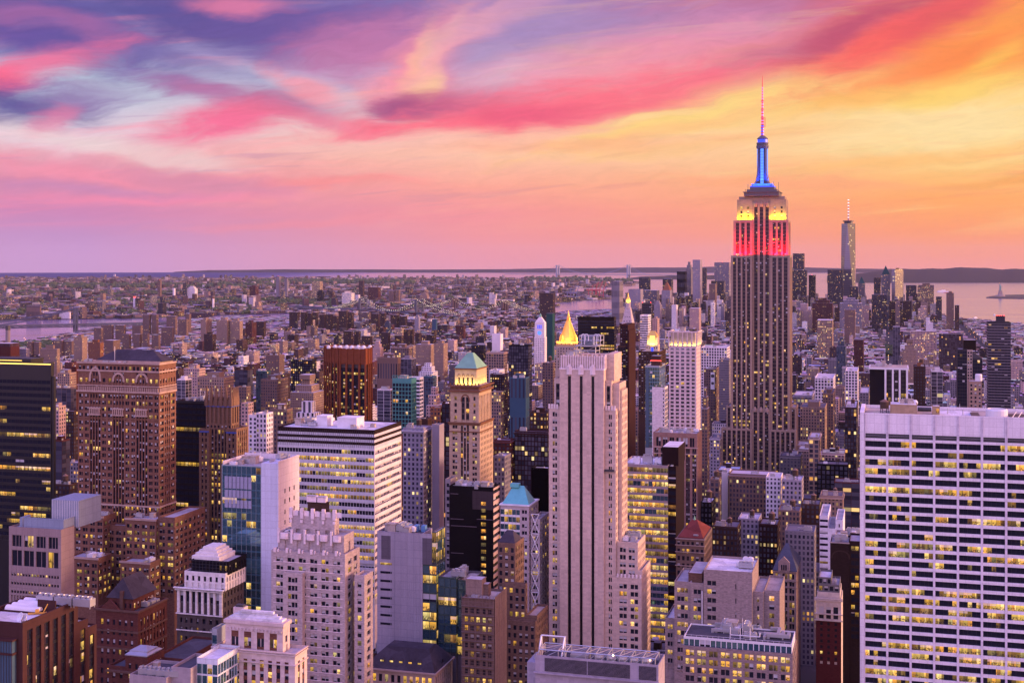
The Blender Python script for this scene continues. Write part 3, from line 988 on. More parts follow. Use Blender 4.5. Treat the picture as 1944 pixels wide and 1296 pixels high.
# rooftop machinery, shared meshes
def _units():
    U = {}
    a = MB(); a.box(-2, 2, -1.3, 1.3, 0.3, 2.1); a.box(-1.8, -1.5, -1.2, 1.2, 0, 0.3); a.box(1.5, 1.8, -1.2, 1.2, 0, 0.3); a.box(-1.7, 0, -1.0, 1.0, 2.1, 2.5)
    a2 = MB(); a2.box(-1.4, 1.4, -1.4, 1.4, 0, 2.6); a2.box(-1.6, 1.6, -1.6, 1.6, 2.6, 2.85); a2.box(1.4, 1.9, -.6, .6, 0.4, 1.6)
    U['plant_box'] = [a.mesh('plant_box', METAL), a2.mesh('plant_box', ROOF_TAN)]
    f = MB(); f.box(-1.8, 1.8, -1.2, 1.2, 0.25, 1.7)
    for x in (-.9, .9): f.lathe(x, 0, [(.75, 1.7), (.75, 2.0), (.62, 2.0), (.55, 1.85)], 10)
    g = MB(); g.box(-2.6, 2.6, -1.1, 1.1, 0.5, 2.3)
    for x in (-1.7, 0, 1.7): g.lathe(x, 0, [(.75, 2.3), (.8, 2.75), (.66, 2.75), (.6, 2.5)], 10)
    for x in (-2.4, 2.4):
        for y in (-.9, .9): g.box(x - .1, x + .1, y - .1, y + .1, 0, .5)
    U['fan_unit'] = [f.mesh('fan_unit', METAL_W), g.mesh('fan_unit', METAL)]
    d = MB(); d.box(-3.0, 3.0, -.45, .45, .5, 1.3); d.box(2.2, 3.0, .45, 2.6, .5, 1.3); d.box(-3.0, -2.2, -.4, .4, 0, .5); d.box(1.0, 1.3, -.4, .4, 0, .5)
    U['duct'] = [d.mesh('duct', METAL)]
    p = MB(); p.tube((0, 0, 0), (0, 0, 2.4), .22, 7); p.lathe(0, 0, [(.4, 2.4), (.4, 2.55), (.05, 2.8)], 8)
    p2 = MB(); p2.tube((0, 0, 0), (0, 0, 5.0), .07, 5); p2.tube((-.6, 0, 4.2), (.6, 0, 4.2), .05, 4); p2.tube((-.4, 0, 4.6), (.4, 0, 4.6), .05, 4)
    U['vent_pipe'] = [p.mesh('vent_pipe', METAL), p2.mesh('antenna', METAL_W)]
    return U


UNITS = _units()

# ------------------------------------------------------------------ the buildings one can name by sight, far to near
LIME = wall_mat('pale_limestone', (0.52, 0.45, 0.41), 'stone')
LIMED = wall_mat('grey_limestone', (0.45, 0.36, 0.31), 'stone')
WHITEB = wall_mat('white_brick', (0.62, 0.58, 0.60), 'brick')
BUFF = wall_mat('buff_brick', (0.50, 0.36, 0.27), 'brick')
TANB = wall_mat('tan_brick', (0.42, 0.30, 0.235), 'brick')
REDB = wall_mat('red_brick', (0.27, 0.10, 0.085), 'brick')
BRWN = wall_mat('brown_brick', (0.19, 0.105, 0.085), 'brick')
TERRA = wall_mat('rust_brick', (0.40, 0.115, 0.05), 'brick')
CONC = wall_mat('pale_concrete', (0.45, 0.40, 0.42), 'panel')
TRAV = wall_mat('white_travertine', (0.66, 0.63, 0.67), 'panel', var=0.2)
BLACKC = paint_mat('black_cladding', (0.012, 0.011, 0.014), 0.3)
BRONZE = wall_mat('bronze_cladding', (0.07, 0.04, 0.04), 'panel', 0.45)
GREYP = wall_mat('grey_metal_panel', (0.40, 0.38, 0.46), 'panel', 0.55)
MAROON = wall_mat('maroon_granite', (0.20, 0.085, 0.085), 'panel', 0.6)
GLASSW = paint_mat('pale_mullion', (0.30, 0.33, 0.36), 0.4)
TEALM = paint_mat('teal_mullion', (0.05, 0.23, 0.22), 0.4)
BLUEG = paint_mat('blue_glass_skin', (0.06, 0.11, 0.16), 0.08)
GOLD = paint_mat('gold_leaf', (0.95, 0.55, 0.10), 0.35, 0.75)
SLATE = roof_mat('slate_roof', (0.05, 0.045, 0.06))
REDTILE = roof_mat('red_tile_roof', (0.145, 0.038, 0.034))
REDLAMP = paint_mat('red_lamp', (0.4, 0.02, 0.02), 0.5, 0, (1.0, 0.06, 0.05, 1), 4.0)
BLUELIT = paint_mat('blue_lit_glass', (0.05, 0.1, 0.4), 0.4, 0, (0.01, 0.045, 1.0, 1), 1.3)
CYANLIT = paint_mat('pale_blue_lit_glass', (0.1, 0.2, 0.4), 0.4, 0, (0.05, 0.24, 1.0, 1), 1.3)
YELLIT = paint_mat('yellow_strip_light', (0.6, 0.5, 0.2), 0.4, 0, (1.0, 0.66, 0.08, 1), 1.8)
WHITLIT = paint_mat('white_lamp', (0.6, 0.6, 0.5), 0.4, 0, (1.0, 0.80, 0.45, 1), 5.0)


def empire():
    b = Bld('art_deco_skyscraper', 'tallest stepped stone skyscraper with blue lit mast and red and yellow floodlit shoulders', 'skyscraper', 1497, 1300, 1391, L=40, seed=5)
    wall = wall_mat('brown_limestone', (0.42, 0.31, 0.245), 'stone')
    spn = paint_mat('oxide_spandrel', (0.030, 0.014, 0.016), 0.5)
    W_, L_ = b.W, 34.0
    def ps(**k):
        d = dict(p=5.1, fh=3.75, ww=3.3, wh=2.0, n=2, lit=0.16, rec=0.9, bd=-0.55, top=2.0, blind=0.12, cool=0.05, edge=1.3, bm=spn); d.update(k)
        if 'ww' in k: d['ww'] = 3.1
        return pier_sty(**d)
    z485, z418, z372 = b.z(485), b.z(418), b.z(372)
    x = lambda u: b.fx(u)
    b.zv = b.z(912)
    def lf(f, j, n, l): return (.02 + .30 * (j / max(n, 1)) ** 1.5) * b.rng.choice((.2, .5, 1, 1.2, 2.6))
    ys = 0.0
    zl = b.z(815)
    cx0, cx1 = x(1428), x(1462)
    # shaft: two shoulders and a recessed middle
    b.tower(x(1387.5), cx0, 0, L_, 0, z485, wall, ps(), E=None, core=spn, litfn=lf)
    b.tower(cx1, x(1499.5), 0, L_, 0, z485, wall, ps(), ps(lit=.1), core=spn, litfn=lf)
    b.tower(cx0 + .01, cx1 - .01, 3.2, L_ - .5, 0, b.z(384), wall, ps(edge=.5, ww=2.0), 0, core=spn, litfn=lf)
    # red lit tier, yellow lit tier, top block
    b.tower(x(1392), cx0, 1.6, L_ - 2, z485 - 1, z418, wall, ps(lit=.1, ww=1.5), core=spn, litfn=lf)
    b.tower(cx1, x(1496.5), 1.6, L_ - 2, z485 - 1, z418, wall, ps(lit=.1, ww=1.5), ps(lit=.1), core=spn, litfn=lf)
    gs = sty(p=5.5, fh=4.2, ww=1.6, wh=2.4, rec=.4, lit=.25, top=6.0, edge=1.0)
    b.tower(x(1398.5), cx0, 3.0, L_ - 3, z418 - 1, z372 - 3, wall, gs)
    b.tower(cx1, x(1492), 3.0, L_ - 3, z418 - 1, z372 - 3, wall, gs, gs)
    b.tower(x(1402), x(1489), 4.4, L_ - 4, z418, z372, wall, sty(p=4.4, fh=4.0, ww=1.4, wh=2.2, rec=.35, top=5.2, edge=.8, lit=.12))
    # three arched heads on the middle bay
    for i in range(3):
        xc = cx0 + (cx1 - cx0) * (i + .5) / 3
        b.mb('wall', wall).lathe(xc, 3.6, [(1.7, b.z(392)), (1.5, b.z(386)), (.2, b.z(381))], 8)
    # roof steps under the mast
    mx = b.fx(1447.5, 18)
    zt = z372
    dk = wall_mat('grey_aluminium', (0.23, 0.22, 0.26), 'panel', .5)
    def ring(h, u0, u1, v0, v1, part, mat):
        a0, a1 = b.fx(u0, 18 - h), b.fx(u1, 18 - h)
        w = (a1 - a0) / 2
        b.box(part, mat, (a0 + a1) / 2 - w, (a0 + a1) / 2 + w, 18 - w, 18 + w, b.z(v1, 0, 18), b.z(v0, 0, 18))
    ring(14, 1413, 1479, 366, 373, 'observation_deck', dk)
    ring(14, 1411, 1481, 364.6, 365.9, 'observation_deck', dk)
    ring(12, 1418, 1475, 360, 364.5, 'observation_deck', dk)
    ring(11, 1424, 1470, 355.4, 359.9, 'mast_base', dk)
    ring(10.3, 1424.5, 1469.5, 353.4, 355.3, 'blue_light_band', BLUELIT)
    ring(9, 1427, 1466.5, 350.6, 353.3, 'mast_base', dk)
    ring(8.6, 1427.5, 1466, 349.0, 350.5, 'blue_light_band', BLUELIT)
    # mooring mast: a flaring shaft with four winged buttresses and lit glass strips
    zm = lambda v: b.z(v, 0, 18)
    m = b.mb('mooring_mast', dk)
    px = 1300 / F
    prof = [(13.5, 349), (10.5, 340), (9.2, 325), (8.6, 300), (8.4, 272)]
    m.lathe(mx, 18, [(r * px * .88, zm(v)) for r, v in prof], 8, pi / 8)
    for a in range(4):
        ca, sa = cos(a * pi / 2 + pi / 4), sin(a * pi / 2 + pi / 4)
        n = len(m.v)
        for v, r in ((349, 19.5), (343, 15.5), (330, 12.6), (310, 11.2), (275, 10.6)):
            for rr, off in ((r, .8), (r, -.8), (4, -.8), (4, .8)):
                m.v.append((mx + ca * rr * px - sa * off, 18 + sa * rr * px + ca * off, zm(v)))
        for j in range(4):
            for i in range(4):
                i2 = (i + 1) % 4
                m.f.append((n + j * 4 + i, n + j * 4 + i2, n + j * 4 + 4 + i2, n + j * 4 + 4 + i))
        m.f.append((n + 16, n + 17, n + 18, n + 19))
    for v in range(12):
        va = 282 + v * 5.6
        for (dx, dy) in ((0, -1), (1, 0), (-1, 0)):
            r = 9.4 * px if v < 10 else 10.6 * px
            q = MB()
            if dy: q.box(mx - 1.5, mx + 1.5, 18 - r - .35, 18 - r + .5, zm(va + 4.8), zm(va))
            else: q.box(mx + dx * r - .35, mx + dx * r + .35, 18 - 1.4, 18 + 1.4, zm(va + 4.8), zm(va))
            q.v = [(X_ + b.W / 2, Y_ - b.L / 2, Z_) for X_, Y_, Z_ in q.v]
            q.build('lit_window', CYANLIT, b.root)
    cr = b.mb('mast_crown', dk)
    cr.lathe(mx, 18, [(11 * px, zm(281)), (12 * px, zm(278)), (12 * px, zm(275.5)), (10.5 * px, zm(275)), (11.5 * px, zm(272)), (11.5 * px, zm(270)), (9 * px, zm(269.5))], 16)
    b.mb('blue_light_ring', BLUELIT).lathe(mx, 18, [(9.2 * px, zm(269.4)), (9.4 * px, zm(263.8)), (8 * px, zm(263.5))], 16)
    cr.lathe(mx, 18, [(10 * px, zm(263.4)), (10.4 * px, zm(262)), (7 * px, zm(259)), (3.5 * px, zm(256.5)), (2 * px, zm(256))], 16)
    # antenna: lattice of stacked drums, red and white lamps
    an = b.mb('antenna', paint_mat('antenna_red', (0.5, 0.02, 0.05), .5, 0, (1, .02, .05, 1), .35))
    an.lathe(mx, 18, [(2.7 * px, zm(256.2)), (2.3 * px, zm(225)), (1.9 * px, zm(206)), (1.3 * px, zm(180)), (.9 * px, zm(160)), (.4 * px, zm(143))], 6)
    for v in (190, 206, 222, 240): an.lathe(mx, 18, [(3.4 * px, zm(v + 1.2)), (3.4 * px, zm(v))], 8)
    an.box(mx + 4.4 * px, mx + 5.4 * px, 17.6, 18.4, zm(240), zm(221))
    for v in np.arange(164, 255, 5.2):
        q = MB(); r = 2.5 * px * (.45 + .62 * (v - 160) / 95)
        q.lathe(mx, 18, [(r + .15, zm(v + 2.6)), (r + .2, zm(v))], 6)
        q.v = [(X_ + b.W / 2, Y_ - b.L / 2, Z_) for X_, Y_, Z_ in q.v]
        q.build('antenna_lamp', BLUELIT if v > 232 else paint_mat('pale_lamp', (.5, .3, .5), .5, 0, (1.0, .12, .40, 1), 1.0), b.root)
    for u in (1415, 1420, 1424, 1469, 1473, 1478):
        hgt = b.rng.uniform(8, 16)
        an2 = b.mb('whip_antenna', DARKM); xx = b.fx(u, 10)
        an2.tube((xx, 10, zt), (xx, 10, zt + hgt), .18, 4)
    # lower wings
    zv2 = b.zv
    b.tower(x(1378), x(1387.5) + .01, 4, L_, 0, b.z(774), wall, ps(ww=1.5, edge=.6), core=spn, litfn=lf)
    b.tower(x(1499.5), x(1511), 4, L_, 0, b.z(773), wall, ps(ww=1.5, edge=.6), ps(), core=spn, litfn=lf)
    b.tower(x(1370.5), cx0, -5, 4 - .01, 0, b.z(815), wall, ps(edge=.8), E=None, core=spn, litfn=lf)
    b.tower(cx1, x(1512), -5, 4 - .01, 0, b.z(815), wall, ps(edge=.8), ps(), core=spn, litfn=lf)
    b.tower(cx0, cx1, -1.6, 3.2, 0, b.z(778), wall, ps(edge=.5, ww=2.0), 0, core=spn, litfn=lf)
    b.tower(x(1511), x(1533), 6, L_ + 10, 0, b.z(846), wall, ps(), ps(), core=spn, litfn=lf)
    for i in range(3):
        xc = cx0 + (cx1 - cx0) * (i + .5) / 3
        b.mb('wall', wall).lathe(xc, -1.6, [(2.0, b.z(783)), (1.8, b.z(778)), (.3, b.z(773))], 8)
    # floodlights on the ledges
    red, yel, blu = (1, .0, .004), (1, .56, .0), (.005, .06, 1)
    def flood(u0, u1, yl, v, e, col, lean=14):
        a0, a1 = x(u0), x(u1)
        b.lamp('AREA', (a0 + a1) / 2, yl, b.z(v) + .8, e, col, (radians(180 - lean), 0, 0), ((a1 - a0) * .95, .8))
    flood(1392, 1428, -.2, 484.6, 160000, red); flood(1462, 1497, -.2, 484.6, 160000, red)
    flood(1399, 1428, 1.2, 417.6, 15000, yel); flood(1462, 1492, 1.2, 417.6, 15000, yel)
    b.lamp('AREA', x(1499.5) + 1.5, 14, z485 + .8, 15000, red, (radians(170), 0, radians(90)), (20, .8))
    b.lamp('AREA', mx, 18 - 13, zm(353), 34000, blu, (radians(168), 0, 0), (18, .8))
    b.lamp('AREA', mx + 13, 18, zm(353), 12000, blu, (radians(168), 0, radians(90)), (14, .8))
    b.done()


empire()


def black_tower():
    b = Bld('glass_office_tower', 'black glass tower with a glowing yellow line along its roof edge and lit floors', 'office tower', 97, 760, -70, 101.5, seed=11)
    b.zv = b.z(1030)
    st = band_sty(p=2.9, fh=3.85, wh=2.2, lit=.3, mull=.16, bm=BLACKC, pm=BLACKC, blind=.02, cool=.35, runs=.55, edge=.5, top=9, rec=.3)
    t = b.tier(-70, 97, 101.5, 690, 0, BLACKC, st, core=BLACKC, roof=ROOF_DARK, litfn=lambda f, j, n, l: b.rng.choice((.0, .06, .1, .3, .5, .85)) if j > 3 else .03)
    zt = b.z(690)
    b.box('strip_light', YELLIT, -b.W, -.2, -.28, -.05, zt - .8, zt - .15)
    b.box('wall', BLACKC, -b.W, -15, b.L + .01, 24, 0, zt - 1)
    b.room('penthouse', BLACKC, -b.W + 6, -18, 6, 18, zt - 1, zt + 1.5, ROOF_DARK)
    b.box('strip_light', YELLIT, -b.W + 9, -24, 5.7, 5.96, zt + .6, zt + 1.0)
    b.box('wall', BLACKC, .01, 1.6, .4, b.L, 0, b.z(714))
    b.done()


def brick_tower():
    b = Bld('brick_office_tower', 'tall reddish brick tower with pointed arches under a dark hipped roof', 'office tower', 302, 720, 148, 334, seed=12)
    wall = wall_mat('rosy_brick', (0.36, 0.185, 0.13), 'brick')
    trim = wall_mat('pale_terracotta', (0.50, 0.36, 0.30), 'stone')
    x = b.fx
    g = sty(p=4.4, fh=3.55, ww=2.9, wh=2.0, n=2, rec=.5, lit=.10, blind=.45, top=.3)
    d = pier_sty(p=2.05, fh=3.55, ww=1.35, wh=2.0, lit=.10, rec=.5, bd=-.36, top=.3, blind=.5, bm=wall_mat('dark_brick', (0.075, 0.045, 0.05), 'brick'))
    cuts = [148, 170, 191.5, 214, 236, 258, 280.5, 302]
    z1, z2, z3, zt = b.z(748), b.z(738), b.z(706), b.z(690)
    b.zv = b.z(1120)
    N = []
    for i in range(7):
        a0, a1 = x(cuts[i]), x(cuts[i + 1])
        N.append((a0, a1, 0, b.z(800), d if i % 2 else g))
        pale = dict(d); pale['bm'] = None
        N.append((a0, a1, b.z(800), z1, pale if i % 2 else g))
        N.append((a0, a1, z1, z3, sty(p=4.0, fh=5.0, ww=1.9, wh=2.2, n=1, rec=.5, lit=.2, top=2.2) if i % 2 == 0 else pale))
        N.append((a0, a1, z3, zt, sty(p=2.4, fh=4.0, ww=1.5, wh=2.4, rec=.5, lit=.12, top=.9, sill=.4)))
    L = b.L
    Wf = [(.5, L * .33, 0, z1, g), (L * .33, L * .66, 0, z1, dict(d, bm=None)), (L * .66, L - .3, 0, z1, g), (.5, L - .3, z1, zt, sty(p=3, fh=5.2, ww=1.5, wh=2.4, rec=.5, top=1.5, lit=.1))]
    t = b.tower(-b.W, 0, 0, L, 0, zt, wall, N, Wf, E=g)
    for (za, zb_, dd) in ((zt - .8, zt + .15, .55), (z3 - .5, z3 + .4, .4), (b.z(747.5), b.z(744.5), .7), (b.z(735.5), b.z(733.6), .45), (b.z(964), b.z(961), .5)):
        b.box('cornice', trim, -b.W - dd, dd, -dd, -.05, za, zb_, key=round(za)); b.box('cornice', trim, .05, dd, -.05, L, za, zb_, key=round(za))
    for i in range(44):      # little corbel arches under the string course
        xx = -b.W + (i + .5) * b.W / 44
        b.box('corbel_table', trim, xx - .28, xx + .28, -.6, -.05, b.z(744.5), b.z(737))
    for i in range(14):
        yy = (i + .5) * L / 14
        b.box('corbel_table', trim, .05, .6, yy - .28, yy + .28, b.z(744.5), b.z(737))
    for i in (1, 3, 5):
        xc = (x(cuts[i]) + x(cuts[i + 1])) / 2; w = x(cuts[i + 1]) - x(cuts[i])
        b.arch('arch', trim, 0, xc, b.z(727), w * .78, 7.0 if i == 1 else 4.2, 1.1, -.1, .35)
        b.box('balcony', trim, xc - w / 2, xc + w / 2, -1.0, -.02, b.z(792), b.z(789.5), key=i)
        b.box('balcony', trim, xc - w / 2, xc + w / 2, -.7, -.02, b.z(780), b.z(777), key=i)
        for q in range(6): b.box('balcony', trim, xc - w / 2 + (q + .15) * w / 6, xc - w / 2 + (q + .6) * w / 6, -.85, -.02, b.z(789.4), b.z(780.1), key=i)
    b.box('penthouse', trim, x(168), x(298), 3, L - 1, t[4], b.z(687))
    b.hip('hipped_roof', SLATE, x(176), x(300), 4, L - 1.5, b.z(686.5), b.z(667), .55)
    b.clutter((x(150), x(176), 1, 8, t[4]), 3)
    b.mb('flagpole', METAL_W).tube((x(212), 3, t[4]), (x(212), 3, b.z(660)), .12, 5)
    b.clutter((x(186), x(240), -1 + 2, 6.5, t[4]), 4, ('fan_unit',))
    # shoulders and forecourts stepping down in front
    lw = dict(g, top=2.4, lit=.34)
    for (ul, uc, vt, ya, yb) in ((141, 196, 985, -13, -.01), (238, 296, 985, -13, -.01), (129, 186, 1064, -26, -13.01), (228, 284, 1066, -24, -13.01)):
        q = b.tower(b.fx(ul, ya), b.fx(uc, ya), ya, yb, 0, b.z(vt, 0, ya), wall, lw, lw)
        zt2 = b.z(vt, 0, ya)
        b.box('cornice', trim, b.fx(ul, ya) - .4, b.fx(uc, ya) + .4, ya - .4, ya - .03, zt2 - .9, zt2 + .2, key=vt * 100 + ul)
        b.clutter((q[0], q[1], q[2], q[3], q[4]), 2)
    q = b.tower(b.fx(296, -13) + .01, b.fx(296, -13) + 10, -13 + 2, L + 4, 0, b.z(972, 0, 0), wall, lw, dict(lw, lit=.12))
    b.tower(b.fx(196, -11), b.fx(238, -11), -7, -.02, 0, b.z(996), wall, dict(lw, lit=.3), 0)
    b.done()


def metal_roof_block():
    b = Bld('concrete_office_block', 'pale concrete block topped by blue grey metal screens, with large square window groups', 'office block', 116, 620, 17, 141, seed=13)
    cw = wall_mat('mauve_concrete', (0.40, 0.31, 0.31), 'panel')
    x, z = b.fx, b.z
    big = sty(p=6.1, fh=7.5, ww=4.7, wh=5.4, n=3, rec=.6, lit=.06, top=2.4, blind=.1, sill=.6, edge=1)
    big2 = sty(p=6.2, fh=8.6, ww=5.2, wh=7.4, n=2, rec=1.5, lit=.3, top=.7, sill=.3, edge=1, blind=.1)
    slit = sty(p=1.55, fh=4.1, ww=1.15, wh=1.3, rec=.4, lit=.45, top=1.6, sill=1.0, edge=1, cool=.5, runs=.6)
    zt = z(1005)
    N = [(-b.W, 0, z(1043), zt, dict(big, rec=.6)), (-b.W, 0, z(1080), z(1043), dict(big2, rec=.6)), (-b.W, 0, 0, z(1080), dict(slit, rec=.6))]
    b.zv = z(1150)
    b.tower(-b.W, 0, 0, b.L, 0, zt, cw, N, 0)
    blu = wall_mat('blue_grey_metal', (0.30, 0.37, 0.48), 'panel', .45)
    zr = zt - 1
    b.box('metal_screen', blu, x(45, 3), x(119, 3), 3, 3.5, zr, z(986, 0, 3)); b.box('metal_screen', blu, x(119, 3), x(119, 3) + .5, 3, b.L + 14, zr, z(986, 0, 3))
    b.box('metal_screen', blu, x(40, 5), x(45, 5), 4, b.L, zr, z(990))
    b.box('plant_house', blu, x(98, 12), x(150, 12), 12, b.L + 20, zr, z(950, 0, 12))
    for i in range(16):
        xx = x(98, 12) + (x(150, 12) - x(98, 12)) * (i + .5) / 16
        b.box('plant_house', METAL_W, xx - .1, xx + .1, 11.85, 12.05, zr, z(950.5, 0, 12))
    b.clutter((x(60, 5), x(95, 5), 5, b.L, zr + 1), 4)
    b.done()


def maroon_block():
    b = Bld('granite_office_block', 'dark maroon granite block with ribbed skylights and white satellite dishes on its roof', 'office block', 43, 430, -60, 148, seed=14)
    x, z = b.fx, b.z
    zt = z(1182)
    side = pier_sty(p=4.3, fh=4.0, ww=2.7, wh=3.0, n=2, rec=.7, bd=-.5, lit=.55, top=3.0, bm=BLACKC, sill=.5, blind=.05, edge=1.2, cool=.2)
    def lf(f, j, n, l): return 0.02 if j < 4 else l
    b.zv = z(1400)
    t = b.tower(-b.W, 0, 0, b.L, 0, zt, MAROON, 0, side, core=MAROON, roof=ROOF_WHITE, litfn=lf, par=1.6)
    b.tower(-6, 0, b.L + .01, b.L + 6, 0, z(1181, 0, b.L), MAROON, 0, dict(side, edge=.4), par=.8, roof=ROOF_TAN)
    b.tower(-10, -.5, b.L + 6.02, b.L + 12, 0, z(1192, 0, b.L + 6), MAROON, 0, dict(side, edge=.4), par=.8, roof=ROOF_TAN)
    # glazed bay on the front
    b.box('glazed_bay', BLUEG, x(0), x(31), -2.2, -.02, z(1300), z(1215)); b.box('glazed_bay', MAROON, x(-2), x(33), -2.6, -.02, z(1241), z(1237), key=1); b.box('glazed_bay', MAROON, x(-2), x(33), -2.6, -.02, z(1215), z(1212), key=2)
    for i in range(7): b.box('glazed_bay', DARKM, x(i * 5.1) - .1, x(i * 5.1) + .1, -2.35, -2.2, z(1300), z(1215))
    b.clutter((x(26), x(42), 1, 9, t[4]), 2)
    zr = t[4]
    # ribbed skylights: four barrels
    for i in range(4):
        m = MB(); y0 = b.L * .52 + i * 3.3
        for k in range(7):
            a = pi * k / 6
            for xx in (x(-60) + 2, x(14)):
                m.v.append((xx + b.W / 2, y0 + 1.5 - 1.5 * cos(a) - b.L / 2, zr + .6 + 1.4 * sin(a)))
        for k in range(6): m.f.append((k * 2, k * 2 + 1, k * 2 + 3, k * 2 + 2))
        m.f.append((1, 3, 5, 7, 9, 11, 13)); m.f.append((12, 10, 8, 6, 4, 2, 0))
        m.build('skylight', METAL_W, b.root)
    b.box('skylight_curb', MAROON, x(-60) + 1, x(14) + .4, b.L * .52 - .3, b.L * .52 + 13.4, zr, zr + .6)
    for i in range(3):
        o = bpy.data.objects.new('cooling_tower', UNITS['fan_unit'][1]); COL.objects.link(o); o.scale = (1.3, 1.5, 1.4)
        b.child(o, x(30) - 7 + i * 7.4, b.L - 4, zr + .3)
    b.box('screen_wall', MAROON, x(43) - 8, -.9, b.L * .62, b.L * .62 + .4, zr, zr + 4)
    for (dx, dy, r) in ((x(36), 3.5, 1.25), (x(29), 3.0, 1.6)):
        m = MB(); m.lathe(0, 0, [(.1, 0), (r * .6, .15), (r, .5), (r, .56), (.08, .1)], 14)
        o = m.build('satellite_dish', METAL_W, None); b.child(o, dx, dy, zr + 2.4); o.rotation_euler = (radians(62), 0, radians(-25))
        m = MB(); m.tube((0, 0, 0), (0, 0, 2.5), .15); m.box(-.5, .5, -.5, .5, 0, .3)
        b.child(m.build('dish_mount', METAL, None), dx, dy + .3, zr)
    yb = paint_mat('yellow_paint', (.65, .35, .05))
    m = MB(); m.box(-3, 3, -.35, .35, .2, .7); m.tube((2, 0, .7), (3.4, 0, 3.4), .15); m.box(-.6, .5, -.7, .7, .7, 1.7)
    b.child(m.build('roof_crane', yb, None), x(43) - 5.5, b.L * .5, zr, .5)
    b.done()


def red_gable_block():
    b = Bld('red_brick_block', 'dark red brick block with gables and a ridged dark roof', 'office block', 262, 560, 182, 317, seed=15)
    x, z = b.fx, b.z
    zt = z(1160)
    stone = wall_mat('brown_stone', (0.26, 0.15, 0.12), 'stone')
    f = sty(p=3.1, fh=4.2, ww=1.3, wh=2.3, rec=.45, lit=.1, top=3.2, blind=.6, edge=1.6)
    w = pier_sty(p=2.5, fh=4.2, ww=1.2, wh=2.6, lit=.12, top=3.4, rec=.5, bd=-.3, bm=REDB, blind=.6, edge=1.0)
    b.zv = z(1330)
    t = b.tower(-b.W, 0, 0, b.L, 0, zt, REDB, f, w, roof=ROOF_DARK)
    for (zz, dd) in ((zt - .7, .7), (zt - 9.5, .4), (z(1235), .5)):
        b.box('cornice', stone, -b.W - dd, dd, -dd, -.03, zz, zz + .8, key=zz); b.box('cornice', stone, .03, dd, -.02, b.L, zz, zz + .8, key=zz)
    # the gabled attic
    x0, x1 = x(206, 3), x(252, 3)
    xm = (x0 + x1) / 2; za = t[4]
    b.tower(x0, x1, 3, b.L - 3, za, za + 5.2, REDB, sty(p=2.6, fh=3.6, ww=1.1, wh=2, rec=.3, top=1.2, lit=.1), par=.3, roof=SLATE)
    m = b.mb('ridged_roof', SLATE)
    zr, zk = za + 5.3, za + 13.5
    n = len(m.v)
    for yy in (2.3, b.L - 2):
        m.v += [(x0 - .8, yy, zr), (x1 + .8, yy, zr), (xm, yy + (2.5 if yy < 5 else -2.5), zk)]
    m.f += [(n, n + 1, n + 2), (n + 1, n + 4, n + 5, n + 2), (n + 4, n + 3, n + 5), (n + 3, n, n + 2, n + 5), (n, n + 3, n + 4, n + 1)]
    b.mb('gable', REDB).prism([(xm - 6, 2.8), (xm + 6, 2.8), (xm, 2.7)], zr, zr + .1)
    g = b.mb('gable', REDB); n = len(g.v)
    for yy in (-.1, 1.0): g.v += [(x(190), yy, zt), (x(226), yy, zt), ((x(190) + x(226)) / 2, yy, zt + 4.2)]
    g.f += [(n, n + 1, n + 2), (n + 5, n + 4, n + 3), (n, n + 2, n + 5, n + 3), (n + 1, n + 4, n + 5, n + 2)]
    b.box('chimney', stone, x(222), x(228), 2, 4.2, za, za + 8.5)
    b.clutter((-8, -.6, 8, b.L - 1, t[4]), 3); b.clutter((-b.W, x(204), 4, b.L - 1, t[4]), 3)
    # the long lower front wing with its corner pavilion
    ya = -20
    zl = z(1262, 0, ya)
    xr = b.fx(268, ya)
    l = sty(p=3.4, fh=4.0, ww=1.3, wh=2.1, rec=.4, lit=.22, top=1.8, blind=.5, edge=.8)
    q = b.tower(b.fx(206, ya), xr, ya, -.02, 0, zl, REDB, l, l, roof=ROOF_DARK)
    b.tower(xr, xr + 14, -10, b.L - 2, 0, z(1240, 0, -10), REDB, l, dict(l, lit=.1), roof=ROOF_DARK)
    b.tower(b.fx(238, ya - 1), b.fx(280, ya - 1), ya - 1, ya + 12, 0, z(1240, 0, ya), REDB, dict(l, edge=.5), dict(l, edge=.5), roof=ROOF_WHITE)
    for e in (0, 1): b.hip('pavilion_roof', METAL, b.fx(240 + e * 4, ya), b.fx(278 - e * 4, ya), ya + e * 2, ya + 11 - e * 2, z(1238, 0, ya) + e * 1.2, z(1226, 0, ya), .3)
    b.box('cornice', stone, b.fx(204, ya), xr + 14.6, ya - 1.9, ya - 1.02, z(1272, 0, ya), z(1268, 0, ya), key=7)
    b.done()


